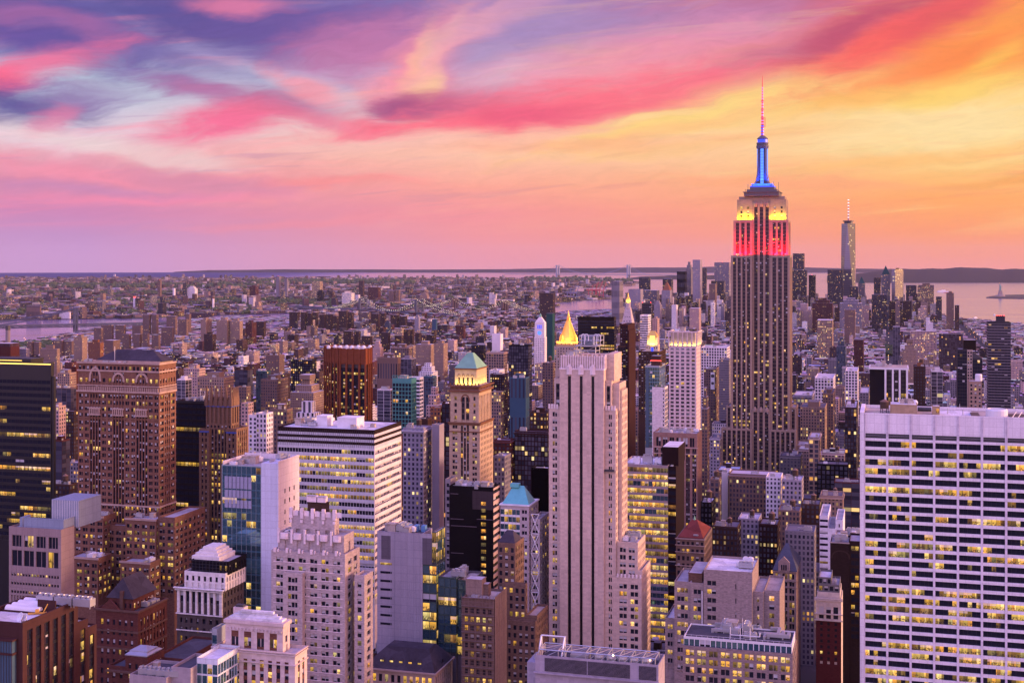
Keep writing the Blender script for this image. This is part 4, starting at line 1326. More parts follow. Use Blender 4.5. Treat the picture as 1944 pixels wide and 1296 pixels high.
def beaux_block():
    b = Bld('stone_office_block', 'stone block with a row of white columns under a dark netted crown and stepped top', 'office block', 421, 615, 336, L=22, seed=16)
    x, z = b.fx, b.z
    wh = wall_mat('white_stone', (0.62, 0.60, 0.58), 'stone')
    col = pier_sty(p=3.0, fh=6.2, ww=1.9, wh=5.0, rec=.8, bd=-.6, lit=.06, top=1.2, edge=.8, bm=wall_mat('grey_stone_infill', (.22, .2, .22), 'stone'))
    lo = sty(p=3.0, fh=4.3, ww=1.4, wh=2.4, rec=.8, lit=.12, top=1.2, blind=.5, edge=.8)
    grey = wall_mat('sooty_stone', (.20, .165, .16), 'stone')
    b.zv = z(1330)
    xm0, xm1 = x(371), x(378)
    N = [(-b.W, 0, z(1168), z(1120), col, wh), (-b.W, xm0, 0, z(1168), lo), (xm0, xm1, 0, z(1168), dict(lo, lit=.95, p=2.5, ww=1.6, edge=0)), (xm1, 0, 0, z(1168), lo)]
    t = b.tower(-b.W, 0, 0, b.L, 0, z(1119), grey, N, lo)
    for v, d in ((1119, 1.3), (1123, .8), (1168.5, .5), (1200, .3)):
        b.box('cornice', wh, -b.W - d, d, -d, -.02, z(v + 2), z(v), key=v)
    a = sty(p=2.9, fh=4.4, ww=1.2, wh=2.4, rec=.4, lit=.08, top=.8, blind=.1)
    b.tower(x(346), x(424), 2, b.L, t[4], z(1090), wh, a)
    b.tower(x(355), x(426), 4, b.L, z(1090) - 1, z(1069), wall_mat('dark_netting', (.045, .04, .06), 'brick'), dict(a, lit=.1))
    for i in range(12):      # scaffold poles round the crown
        xx = x(353) + i * (x(424) - x(353)) / 11
        b.mb('scaffold', DARKM).tube((xx, 3, z(1092)), (xx, 3, z(1067)), .07, 4)
    for v in (1070, 1076, 1082, 1088): b.mb('scaffold', DARKM).tube((x(353), 3, z(v)), (x(424), 3, z(v)), .06, 4)
    for i in range(4):
        b.box('stepped_crown', wh, x(364 + i * 5, 6), x(416 - i * 4, 6), 6 + i, b.L - i, z(1069) - 1 if i == 0 else z(1069 - i * 5.2), z(1069 - (i + 1) * 5.2) - .02)
    b.done()


def blue_glass_block():
    b = Bld('glass_and_tile_tower', 'teal glass tower with pale tiled side wall and rows of slit windows', 'office tower', 527.5, 640, 421, 567, seed=17)
    x, z = b.fx, b.z
    b.zv = z(1190)
    gl = glass_sty(p=2.6, fh=3.75, wh=3.0, lit=.10, mull=.10, pm=GLASSW, bm=paint_mat('teal_spandrel', (0.045, 0.11, 0.15), .15), blind=.06, edge=.25, top=.5, cool=.6, runs=.3, tv=10)
    pale = wall_mat('blue_white_tile', (0.50, 0.54, 0.66), 'panel', .5)
    pinkw = wall_mat('white_tile', (0.62, 0.58, 0.62), 'panel', .5)
    xm = x(496)
    t = b.tower(-b.W, xm, 0, b.L, 0, z(886), paint_mat('glass_edge', (.32, .38, .42), .3), gl, 0, core=DARKM)
    for (va, vb) in ((908, 931), (934, 949), (953, 968)):     # blinds drawn behind three double floors
        for i in range(7):
            xx = x(427) + i * (x(479) - x(427)) / 7
            b.box('blind_panel', wall_mat('drawn_blinds', (.36, .38, .52), 'panel'), xx, xx + 1.75, -.30, -.1, z(vb), z(va))
    slit = [(.3, b.L * .35, 0, z(880), 0)]
    b.box('tiled_wall', pale, xm + .01, 0, 0, b.L, 0, z(880)); b.box('tiled_wall', pinkw, .01, .35, .02, b.L, 0, z(879))
    for r_ in range(7):
        for c_ in range(3):
            yy = b.L * (.3 + .22 * c_)
            zz = z(940 + r_ * 20)
            b.wins.append(('W', .37, yy, zz, .9, 2.2, 0, 0))
    zr = z(880)
    b.box('parapet', pinkw, x(423), .35, b.L - .4, b.L, zr - 1.5, zr + 1.1); b.box('parapet', pinkw, x(423), x(423) + .4, 0, b.L - .41, zr - 1.5, zr + .2)
    b.box('parapet', pinkw, -.05, .35, 0, b.L - .42, zr + .004, zr + 1.2)
    b.clutter((x(425), xm - .5, 1, b.L - 1, t[4]), 5); b.clutter((xm, -.8, 1, b.L - 1, zr), 3)
    b.done()


def deco_white():
    b = Bld('art_deco_tower', 'white stepped tower with fluted crown and rounded shields, windows in pairs', 'office tower', 655, 520, 515, 683, seed=18)
    x, z = b.fx, b.z
    g = sty(p=4.9, fh=3.3, ww=3.1, wh=2.05, n=2, rec=.55, lit=.16, top=2.2, blind=.6, edge=1.2, sill=.75)
    pinkst = wall_mat('white_terracotta', (0.66, 0.57, 0.59), 'stone')
    wb = wall_mat('mauve_white_brick', (0.47, 0.40, 0.40), 'brick')
    b.zv = z(1400)
    L = b.L
    t = b.tower(-b.W, 0, 0, L, 0, z(1052), wb, g, dict(g, p=5.0))
    # pale sill courses
    for j in range(20):
        zz = z(1052) - 2.2 - j * 3.3 - 2.75
        b.box('sill_course', pinkst, -b.W + 1, -1, -.12, -.03, zz + .35, zz + .6)
    n = 6
    for i in range(n):      # finials along the parapet
        xx = -b.W + (i + .3) * b.W / n
        b.box('finial', pinkst, xx - .5, xx + .5, -.35, .4, z(1056), z(1047), key=i); b.box('finial', pinkst, xx + 1.2, xx + 1.7, -.3, .4, z(1055), z(1049), key=50 + i)
    y1 = 3.0
    t2 = b.tower(x(528, y1), x(653, y1), y1, L - 2, t[4], z(1017, 0, y1), wb, sty(p=4.9, fh=10.0, ww=1.9, wh=6.5, rec=.6, lit=.1, top=3.2, edge=1.4, sill=.3, blind=.1))
    w2 = x(653, y1) - x(528, y1)
    for i in range(5):
        xx = x(528, y1) + (i + .5) * w2 / 5
        b.mb('shield', pinkst, i).prism([(xx - 1.7, y1 - .5), (xx - .9, y1 - 1.0), (xx + .9, y1 - 1.0), (xx + 1.7, y1 - .5), (xx + 1.7, y1 - .04), (xx - 1.7, y1 - .04)], z(1032), z(1021))
        b.mb('pier_cap', pinkst, i).prism([(xx - 2.9, y1 - .6), (xx - 2.0, y1 - .6), (xx - 2.0, y1 - .05), (xx - 2.9, y1 - .05)], z(1040), z(1013))
    y2 = 6.5
    t3 = b.tower(x(553, y2), x(635, y2), y2, L - 4, t2[4], z(978, 0, y2), wb, pier_sty(p=4.6, fh=9.0, ww=2.2, wh=5.6, rec=.9, lit=.05, top=6.5, bm=wb, bd=-.5, edge=.8, sill=.2))
    w3 = x(635, y2) - x(553, y2)
    for i in range(5):
        xx = x(553, y2) + i * w3 / 4
        b.box('pier_cap', pinkst, xx - .7, xx + .7, y2 - .45, y2 + .5, z(995), z(975), key=10 + i); b.box('pier_cap', pinkst, xx - .55, xx + .55, y2 - .6, y2 - .46, z(1003), z(997), key=20 + i)
        b.mb('fluted_crown', pinkst).prism([(xx + 1.0, y2 - .35), (xx + 1.6, y2 - .05), (xx + 2.4, y2 - .05), (xx + 3.2, y2 - .35), (xx + 2.0, y2 + .3)], z(990), z(980))
    b.room('plant_house', BRWN, x(584, 9), x(625, 9), 9, L - 6, t3[4], z(956, 0, 9)); b.room('plant_house', pinkst, x(586, 10), x(604, 10), 10, L - 7, z(956, 0, 9), z(946, 0, 9)); b.room('plant_house', pinkst, x(606, 10), x(622, 10), 10, L - 7, z(956, 0, 9), z(947, 0, 9))
    q = b.tower(b.fx(537, -2.5), b.fx(574, -2.5), -2.5, -.02, 0, z(1093, 0, -2.5), wb, dict(g, n=3, p=7.6, ww=5.2, top=1.4), 0)
    q = b.tower(x(674, -1) - 1.5, x(684, -1) - 1.5 + 2, 2, L - 4, 0, z(1090, 0, 2), wb, dict(g, edge=.4, p=3.2, ww=1.6, n=1), dict(g))
    b.clutter((t[0], t[1], t[2], y1 - .2 + 1, t[4]), 2, ('vent_pipe',)); b.clutter((x(531, y1), x(550, y1), y1 + 1, L - 3, t2[4]), 3); b.clutter((t3[0], t3[1], t3[2], t3[3], t3[4]), 3)
    b.done()


def banded_slab():
    b = Bld('banded_office_slab', 'wide white banded slab with brown striped top and brightly lit office floors', 'office slab', 711, 720, 527, 762, seed=19)
    x, z = b.fx, b.z
    pale = wall_mat('pale_spandrel_panel', (0.50, 0.50, 0.56), 'panel')
    sunlitp = wall_mat('sunlit_white_panel', (0.66, 0.56, 0.56), 'panel')  # side panels: the sunset's brighter, pinker light put into their colour
    brown = wall_mat('brown_louvre', (0.11, 0.045, 0.05), 'panel', .6)
    fr = band_sty(p=1.75, fh=4.12, wh=2.25, lit=.8, mull=.12, runs=.8, blind=.25, cool=.55, rec=.45, sill=.9, top=.4, edge=.3)
    sd = band_sty(p=2.2, fh=4.12, wh=2.0, lit=.10, mull=.14, runs=.5, blind=.55, cool=.5, rec=.45, sill=.9, top=.4, edge=.3)
    b.zv = z(1150)
    z0 = z(851)
    t = b.tower(-b.W, 0, 0, b.L, 0, z0, pale, fr, [(.45, b.L - .3, 0, z0, sd, sunlitp)], par=.05)
    zt = z(819)
    for k in range(6):
        za, zb_ = z0 + (zt - z0) * k / 6 + (.004 if k else .01), z0 + (zt - z0) * (k + 1) / 6
        m = brown if k % 2 else pale
        d = 0.0 if k % 2 else -.06
        if k == 0: m = pale
        b.box('attic_band', m if k != 5 else brown, -b.W - d, d, -d, b.L + d, za, zb_, key=k)
    for i in range(52):
        xx = -b.W + (i + .5) * b.W / 52
        b.box('attic_mullion', DARKM, xx - .06, xx + .06, -.14, -.002, z0, zt)
    zr = zt + .06
    b.box('roof', ROOF_WHITE, -b.W + .5, -.5, .5, b.L - .5, zt + .004, zr)
    for (x0, x1, y0, y1) in ((-b.W, 0, 0, .45), (-b.W, 0, b.L - .45, b.L), (-b.W, -b.W + .45, .46, b.L - .46), (-.45, 0, .46, b.L - .46)):
        b.box('parapet', brown, x0, x1, y0, y1, zt + .002, zt + .8)
    b.room('plant_house', METAL_W, x(601, 12), x(621, 12), 12, 20, zr, zr + 5.6, ROOF_WHITE)
    b.room('plant_house', METAL_W, x(640, 9), x(677, 9), 9, 20, zr, zr + 5.4, ROOF_WHITE)
    b.clutter((x(545, 8), x(600, 8), 6, b.L - 3, zr), 8); b.clutter((-18, -2, 3, b.L - 3, zr), 3, ('vent_pipe', 'plant_box'), .6)
    b.done()


def green_roof_tower():
    b = Bld('stone_tower', 'buff stone tower with a green copper pyramid roof above a floodlit loggia', 'office tower', 911, 850, 853, 936, seed=20)
    x, z = b.fx, b.z
    wall = wall_mat('warm_buff_stone', (0.50, 0.38, 0.27), 'stone')
    rust = wall_mat('rusty_terracotta', (.36, .17, .10), 'stone')
    L = b.L
    g = sty(p=5.2, fh=3.75, ww=3.0, wh=2.1, n=2, rec=.5, lit=.22, top=1.0, blind=.4, edge=.9)
    c = pier_sty(p=2.1, fh=3.75, ww=1.5, wh=2.6, rec=.5, lit=.2, top=.4, bd=-.38)
    b.zv = z(935)
    xa, xb = x(874), x(891)
    z1, z2, z3 = z(803), z(745), z(733)
    b.tower(-b.W, 0, 0, L, 0, z1, wall, [(-b.W, xa, g), (xa, xb, dict(c, top=1.0)), (xb, 0, g)], dict(g, n=1, p=3.2, ww=1.3), E=0)
    gm = sty(p=5.4, fh=4.2, ww=1.5, wh=2.4, rec=.5, lit=.6, top=2, blind=.3, edge=.5)
    a0, a1 = x(855, 1), x(911, 1) - .6
    b.tower(a0, a1, 1, L - 1, z1, z2, wall, [(a0, xa, gm), (xa, xb, dict(c, top=3.2, p=3, ww=2.2)), (xb, a1, gm)], pier_sty(p=3.4, fh=12, ww=1.7, wh=9.5, rec=.5, bd=-.4, top=2.4, lit=.02))
    b.arch('arched_window_surround', rust, 1, (xa + xb) / 2, z(763), (xb - xa) * .8, 4.0, .7, -.1, .3)
    b.tower(-b.W - .3, .3, -.3, L + .3, z2 - .01, z(741), rust, 0, 0, par=.1)
    b.tower(a0, a1, 1, L - 1, z(741), z3, rust, sty(p=3.2, fh=3.0, ww=1.4, wh=1.9, rec=.4, top=.4, lit=.03), par=.2)
    for v, d in ((803, .9), (806, .5), (733.5, .9), (820, .3)):
        b.box('cornice', rust, -b.W - d, d, -d, -.03, z(v + 1.4), z(v - .6), key=v); b.box('cornice', rust, .03, d, -.02, L, z(v + 1.4), z(v - .6), key=v)
    for i in range(9):
        b.box('parapet_urn', rust, a0 + i * (a1 - a0) / 8 - .3, a0 + i * (a1 - a0) / 8 + .3, .4, 1, z3 + .004, z3 + 1.8, key=i)
    u0, u1 = x(864, 4), x(905, 4)
    yl = L - 3.5
    t = b.tower(u0, u1, 3.5, yl, z3, z(702, 0, 3.5), wall, sty(p=3.0, fh=7.0, ww=1.25, wh=4.2, rec=.5, top=2.6, lit=.0, blind=0, sill=.2, edge=1.4))
    for i in range(4): b.arch('loggia_arch', rust, 3.5, u0 + 1.4 + (i + .5) * (u1 - u0 - 2.8) / 4, z(716), 1.3, 1.2, .3, -.1, .12)
    b.box('cornice', rust, u0 - .8, u1 + .8, 2.7, yl + .8, z(702.6), z(700.4), key=3)
    m = b.mb('pyramid_roof', COPPER); zt = z(700.3)
    cx = (u0 + u1) / 2
    m.frustum((u0 - .2, u1 + .2, 3.3, yl + .2), zt, (cx - 1.8, cx + 1.8, (3.5 + yl) / 2 - 1.6, (3.5 + yl) / 2 + 1.6), z(671, 0, 9))
    for i in range(9):       # standing seams
        f = (i + .5) / 9
        m.tube((u0 + f * (u1 - u0), 3.25, zt), (cx - 1.7 + 3.4 * f, (3.5 + yl) / 2 - 1.7, z(671, 0, 9)), .09, 4)
    for i in range(5):
        b.box('lit_window', YELLIT, u0 + 1 + i * 3.1, u0 + 2.0 + i * 3.1, 3.3, 3.6, z(732), z(727), key=i)
    b.lamp('AREA', cx, 1.9, z3 + .5, 3000, (1, .72, .15), (radians(168), 0, 0), (u1 - u0, .8)); b.lamp('AREA', u1 + 1.4, (3.5 + yl) / 2, z3 + .5, 2600, (1, .72, .15), (radians(168), 0, radians(90)), (yl - 4, .8))
    b.done()


for f_ in (black_tower, brick_tower, metal_roof_block, maroon_block, red_gable_block, beaux_block, blue_glass_block, deco_white, banded_slab, green_roof_tower): f_()


def panel_block():
    b = Bld('panelled_office_block', 'grey metal panelled block with a brightly lit glass corner', 'office block', 828, 590, 716, 846, seed=21)
    x, z = b.fx, b.z
    gl = glass_sty(p=3.2, fh=4.15, wh=3.5, lit=.55, mull=.12, rec=.3, pm=paint_mat('dark_green_mullion', (.05, .08, .07), .4), bm=paint_mat('green_glass_band', (.04, .075, .07), .15), runs=.3, cool=.35, blind=.05, top=.3, tv=10)
    b.zv = z(1245)
    zt, zm = z(1014), z(1072)
    xa, xb = x(742), x(802)
    b.tower(-b.W, xb, 0, b.L, 0, zt, GREYP, 0, 0, roof=ROOF_DARK)
    dk = wall_mat('dark_grey_panel', (.22, .20, .25), 'panel', .5)
    b.box('dark_panel', dk, x(724), xa, -.12, -.01, z(1067), z(1022)); b.box('dark_panel', dk, x(802) - .0, x(820), -.12, -.01, zm, z(1022))
    for i in range(8): b.wins.append(('N', -.02, x(733), z(1078 + i * 16.4), 5.5, 1.0, 0 if i else 3, 0))
    for i in range(16): b.box('panel_rib', GREYP, xa + i * (xb - xa) / 16 - .06, xa + i * (xb - xa) / 16 + .06, -.16, -.01, z(1245), zt)
    b.box('wall', GREYP, xb, x(820), 0, .3, zm, zt)
    lit = dict(gl, lit=.95, p=2.2, ww=2.08, fh=4.5, wh=4.2)
    b.tower(xb + .01, 0, .31, b.L, 0, zm, dk, gl, gl, par=.05, core=DARKM)
    b.tower(x(820), 0, .0, b.L, zm, zt + 1, dk, lit, lit, core=DARKM, par=.5)
    b.clutter((-b.W, xb, 2, b.L, zt - 1), 10)
    bl = paint_mat('blue_roof_plant', (.08, .22, .45), .5)
    for i in range(3): b.box('blue_plant', bl, x(760 + i * 14), x(767 + i * 14), 8, 11, zt - 1, zt + 1.8, key=i)
    # the angled glass wing going down the side street
    g2 = dict(gl, lit=.3, tv=10)
    q = b.tower(.4, 9, 1.5, b.L + 5, 0, z(1095), dk, g2, g2, core=DARKM)
    q = b.tower(9.01, 15.5, 3, b.L + 8, 0, z(1100), dk, g2, g2, core=DARKM, roof=ROOF_TAN)
    b.clutter((1, 15, 4, b.L + 4, z(1100)), 3)
    b.done()


def dark_brick_slab():
    b = Bld('dark_brick_tower', 'black brown blank walled tower with one column of small windows and a striped side', 'office tower', 936.5, 700, 853, 948.5, seed=22)
    x, z = b.fx, b.z
    dk = wall_mat('black_brown_brick', (.04, .028, .04), 'brick', .7)
    st = wall_mat('pale_stripe_panel', (.55, .42, .40), 'panel')
    b.zv = z(1160)
    zt = z(925)
    side = band_sty(p=6, fh=3.9, wh=1.9, lit=.02, bm=st, rec=.4, top=.5, blind=.1)
    t = b.tower(-b.W, 0, 0, b.L, 0, zt, dk, 0, side, roof=ROOF_GREY, core=dk, par=1.8)
    b.box('light_panel', wall_mat('brown_grey_panel', (.16, .12, .13), 'panel'), x(897), -.02, -.1, -.01, z(968), z(933))
    for i in range(18): b.wins.append(('N', -.05, x(918), z(960 + i * 13.0), 2.6, 1.9, b.rng.choice((3, 3, 7, 0, 4)), 0))
    pl = wall_mat('pale_ledge', (.28, .22, .26), 'stone')
    for (u0, u1, v) in ((855, 880, 988), (856, 905, 1001), (856, 880, 1053), (905, 936, 986), (855, 870, 940)): b.box('ledge', pl, x(u0), x(u1), -.12, -.01, z(v + 1), z(v), key=v)
    b.clutter((t[0], t[1], t[2], t[3], t[4]), 10)
    w = b.tower(x(843), x(853) - .01, 2, b.L, 0, z(914), wall_mat('grey_render', (.34, .30, .33), 'stone'), sty(lit=.05), 0)
    b.done()


def teal_roof_tower():
    b = Bld('postmodern_tower', 'pale tower with a small turquoise pyramid roof and white cross bracing', 'office tower', 1004, 640, 950, 1022, seed=23)
    x, z = b.fx, b.z
    teal = paint_mat('turquoise_copper', (.10, .42, .42), .5)
    wall = wall_mat('pale_lilac_stone', (.46, .40, .42), 'stone')
    b.zv = z(1165)
    g = sty(p=4.2, fh=3.4, ww=2.4, wh=1.7, n=2, lit=.2, blind=.3, rec=.4, top=1)
    gg = glass_sty(p=2.0, fh=3.6, wh=2.6, lit=.35, rec=.4, bm=METAL_W, tv=10, sill=.7)
    xm = x(987)
    t = b.tower(-b.W, 0, 0, b.L, 0, z(961), wall, [(-b.W, xm, gg), (xm, 0, g)], g)
    b.box('cornice', METAL_W, -b.W - .5, .5, -.5, b.L + .4, z(961) + .004, z(961) + .6)
    b.hip('pyramid_roof', teal, x(955, 1.5), x(1003, 1.5), 1.5, 13, z(960) + .6, z(927), .42, .2)
    b.box('roof_cap', teal, x(969, 6), x(985, 6), 5.5, 9, z(930), z(923))
    q = b.tower(.35, 5.0, 2, b.L + 3, 0, z(985), wall, g, g)
    zz = z(1160)
    k = 0
    while zz < z(1000):
        for (a, c) in ((.6, 4.6), (4.6, .6)):
            if k % 2 == 0 or True: b.mb('cross_brace', METAL_W).tube((a, 1.75, zz), (c, 1.75, zz + 9), .28, 4)
        b.box('cross_brace', METAL_W, .5, 4.8, 1.6, 1.95, zz + 8.85, zz + 9.2); zz += 9.5; k += 1
    b.done()


def mansard_block():
    b = Bld('mansard_block', 'low stone block under a black mansard roof with five lit round dormers', 'office block', 825, 560, 690, 851, seed=24)
    x, z = b.fx, b.z
    wall = wall_mat('buff_stone', (.46, .36, .33), 'stone')
    b.zv = z(1400)
    z0 = z(1280)
    g = sty(p=2.7, fh=4.6, ww=1.5, wh=3.2, n=1, lit=.95, blind=.0, rec=.5, top=1.1, cool=.05, edge=.8)
    b.tower(-b.W, 0, 0, b.L + 6, 0, z0, wall, g, dict(g, lit=.2), roof=ROOF_DARK, par=.2)
    b.box('cornice', wall, -b.W - .9, .9, -.9, b.L + 6.8, z0 + .004, z0 + .7)
    m = b.mb('mansard_roof', SLATE)
    m.frustum((-b.W - .4, .4, -.4, b.L + 6), z0 + .71, (-b.W + 8, -5, 7, b.L - 2), z0 + 8.4)
    for i in range(5):
        xx = x(727 + i * 17.7, 3)
        m2 = b.mb('dormer', SLATE, i)
        m2.box(xx - .95, xx + .95, 2.0, 4.5, z0 + 2.0, z0 + 3.9); m2.lathe(xx, 3.3, [(1.1, z0 + 3.9), (.8, z0 + 4.5), (.1, z0 + 4.8)], 8)
        b.wins.append(('N', 1.98, xx, z0 + 2.3, 1.5, 1.5, 4, 0))
    b.wins.append(('W', .2, 10, z0 + 2.3, 1.5, 1.5, 0, 0))
    b.done()
    c = Bld('low_roof_block', 'low dark roofed block carrying a red shed behind the black mansard roof', 'building', 800, 600, 700, 812, seed=25)
    x, z = c.fx, c.z
    t = c.tower(-c.W, 0, 0, 24, 0, z(1247), BRWN, 0, 0, roof=ROOF_DARK)
    red = paint_mat('red_sheet_metal', (.42, .03, .045), .5)
    zr = t[4]
    x0, x1 = x(741, 3), x(787, 3)
    c.box('red_shed', red, x0, x1, 3, 11, zr, zr + 5.2)
    c.mb('red_shed_roof', red).frustum((x0 - .2, x1 + .2, 2.8, 11.2), zr + 5.21, (x0 - .1, x1 + .1, 5, 9), zr + 6.0)
    for i in range(12): c.box('red_shed_roof', red, x0 + i * (x1 - x0) / 12, x0 + i * (x1 - x0) / 12 + .12, 2.7, 11.3, zr + 5.2, zr + 5.36)
    c.wins.append(('W', x1 + .02, 6, zr + .2, 1.3, 2.3, 5, 0))
    for i in range(3):
        o = bpy.data.objects.new('cooling_tower', UNITS['fan_unit'][1]); COL.objects.link(o); o.scale = (.75, 1.4, 2.0)
        c.child(o, x(721, 4) + i * 3.3, 5, zr + .02)
    c.clutter((-12, -1, 12, 22, zr), 3)
    c.hip('gable_roof', SLATE, x(792, 3), x(823, 3), 3, 12, zr + 3.4, zr + 6.5, .5, .6, 'y')
    c.box('gable_house', BUFF, x(793, 3), x(822, 3), 3.4, 11.6, zr - 6, zr + 3.0)
    c.done()


def netted_block():
    b = Bld('scaffolded_block', 'block wrapped in brown construction netting and scaffolding with lit windows glowing through', 'building', 938, 560, 877, 961, seed=26)
    x, z = b.fx, b.z
    wall = wall_mat('netted_brown_brick', (.30, .205, .175), 'brick')
    b.zv = z(1400)
    def lf(f, j, n, l): return .85 if f == 'N' and j in (1, 2, 8) else .12
    g = sty(p=2.6, fh=3.7, ww=1.5, wh=2.1, rec=.5, lit=.2, blind=.1, top=3.5, edge=.6)
    t = b.tower(-b.W, 0, 0, b.L, 0, z(1138), wall, g, 0, litfn=lf, roof=ROOF_TAN)
    net = wall_mat('netting', (.36, .27, .235), 'panel', .9, .5)
    b.box('netting', net, .25, .35, .2, b.L, z(1400), z(1133))
    pipe = paint_mat('scaffold_pipe', (.16, .11, .10), .5)
    for i in range(10):
        xx = -b.W + i * b.W / 9
        b.mb('scaffold', pipe).tube((xx, -1.0, z(1400)), (xx, -1.0, z(1131)), .07, 4)
    k = 0
    zz = z(1400)
    while zz < z(1134):
        b.mb('scaffold', pipe).tube((-b.W, -1.0, zz), (0, -1.0, zz), .06, 4)
        if k % 2 == 0: b.box('scaffold_deck', pipe, -b.W, 0, -1.1, -.3, zz - .1, zz - .02)
        zz += 1.85; k += 1
    for i in range(8): b.mb('scaffold', pipe).tube((.9, i * b.L / 7, z(1400)), (.9, i * b.L / 7, z(1131)), .06, 4)
    b.room('plant_house', net, x(884, 6), x(915, 6), 6, 12, t[4], z(1104, 0, 6)); b.room('plant_house', wall, x(915, 8), x(927, 8), 8, 12, t[4], z(1112, 0, 8))
    b.clutter((t[0], t[1], .5, 6, t[4]), 5, ('plant_box', 'duct'))
    b.done()


def stepped_brick():
    b = Bld('stepped_brick_tower', 'stepped brown brick tower below the turquoise pyramid roof, descending towards the stone slab', 'office tower', 1016, 585, 950, 1030, seed=27)
    x, z = b.fx, b.z
    wall = wall_mat('warm_brown_brick', (.30, .19, .15), 'brick')
    g = sty(p=2.9, fh=3.5, ww=1.5, wh=2.1, n=1, lit=.25, blind=.4, rec=.4, top=1.5)
    b.zv = z(1400)
    b.tower(-b.W - 3, x(978, 6), 6, b.L + 8, 0, z(1034, 0, 6), wall, g, g, roof=ROOF_DARK)
    b.hip('dark_roof', SLATE, -b.W - 3, x(976, 8), 8, b.L + 6, z(1034, 0, 6), z(1012, 0, 10), .4)
    b.tower(-b.W, x(998, 3), 3, 6 - .01, 0, z(1110, 0, 3), wall, g, g)
    t = b.tower(-b.W, 0, 0, 3 - .01, 0, z(1180), wall, g, g, roof=ROOF_TAN)
    b.tower(x(998, 3) + .02, 0, 3, b.L + 10, 0, z(1168, 0, 3), wall, g, dict(g, lit=.15), roof=ROOF_TAN)
    b.done()


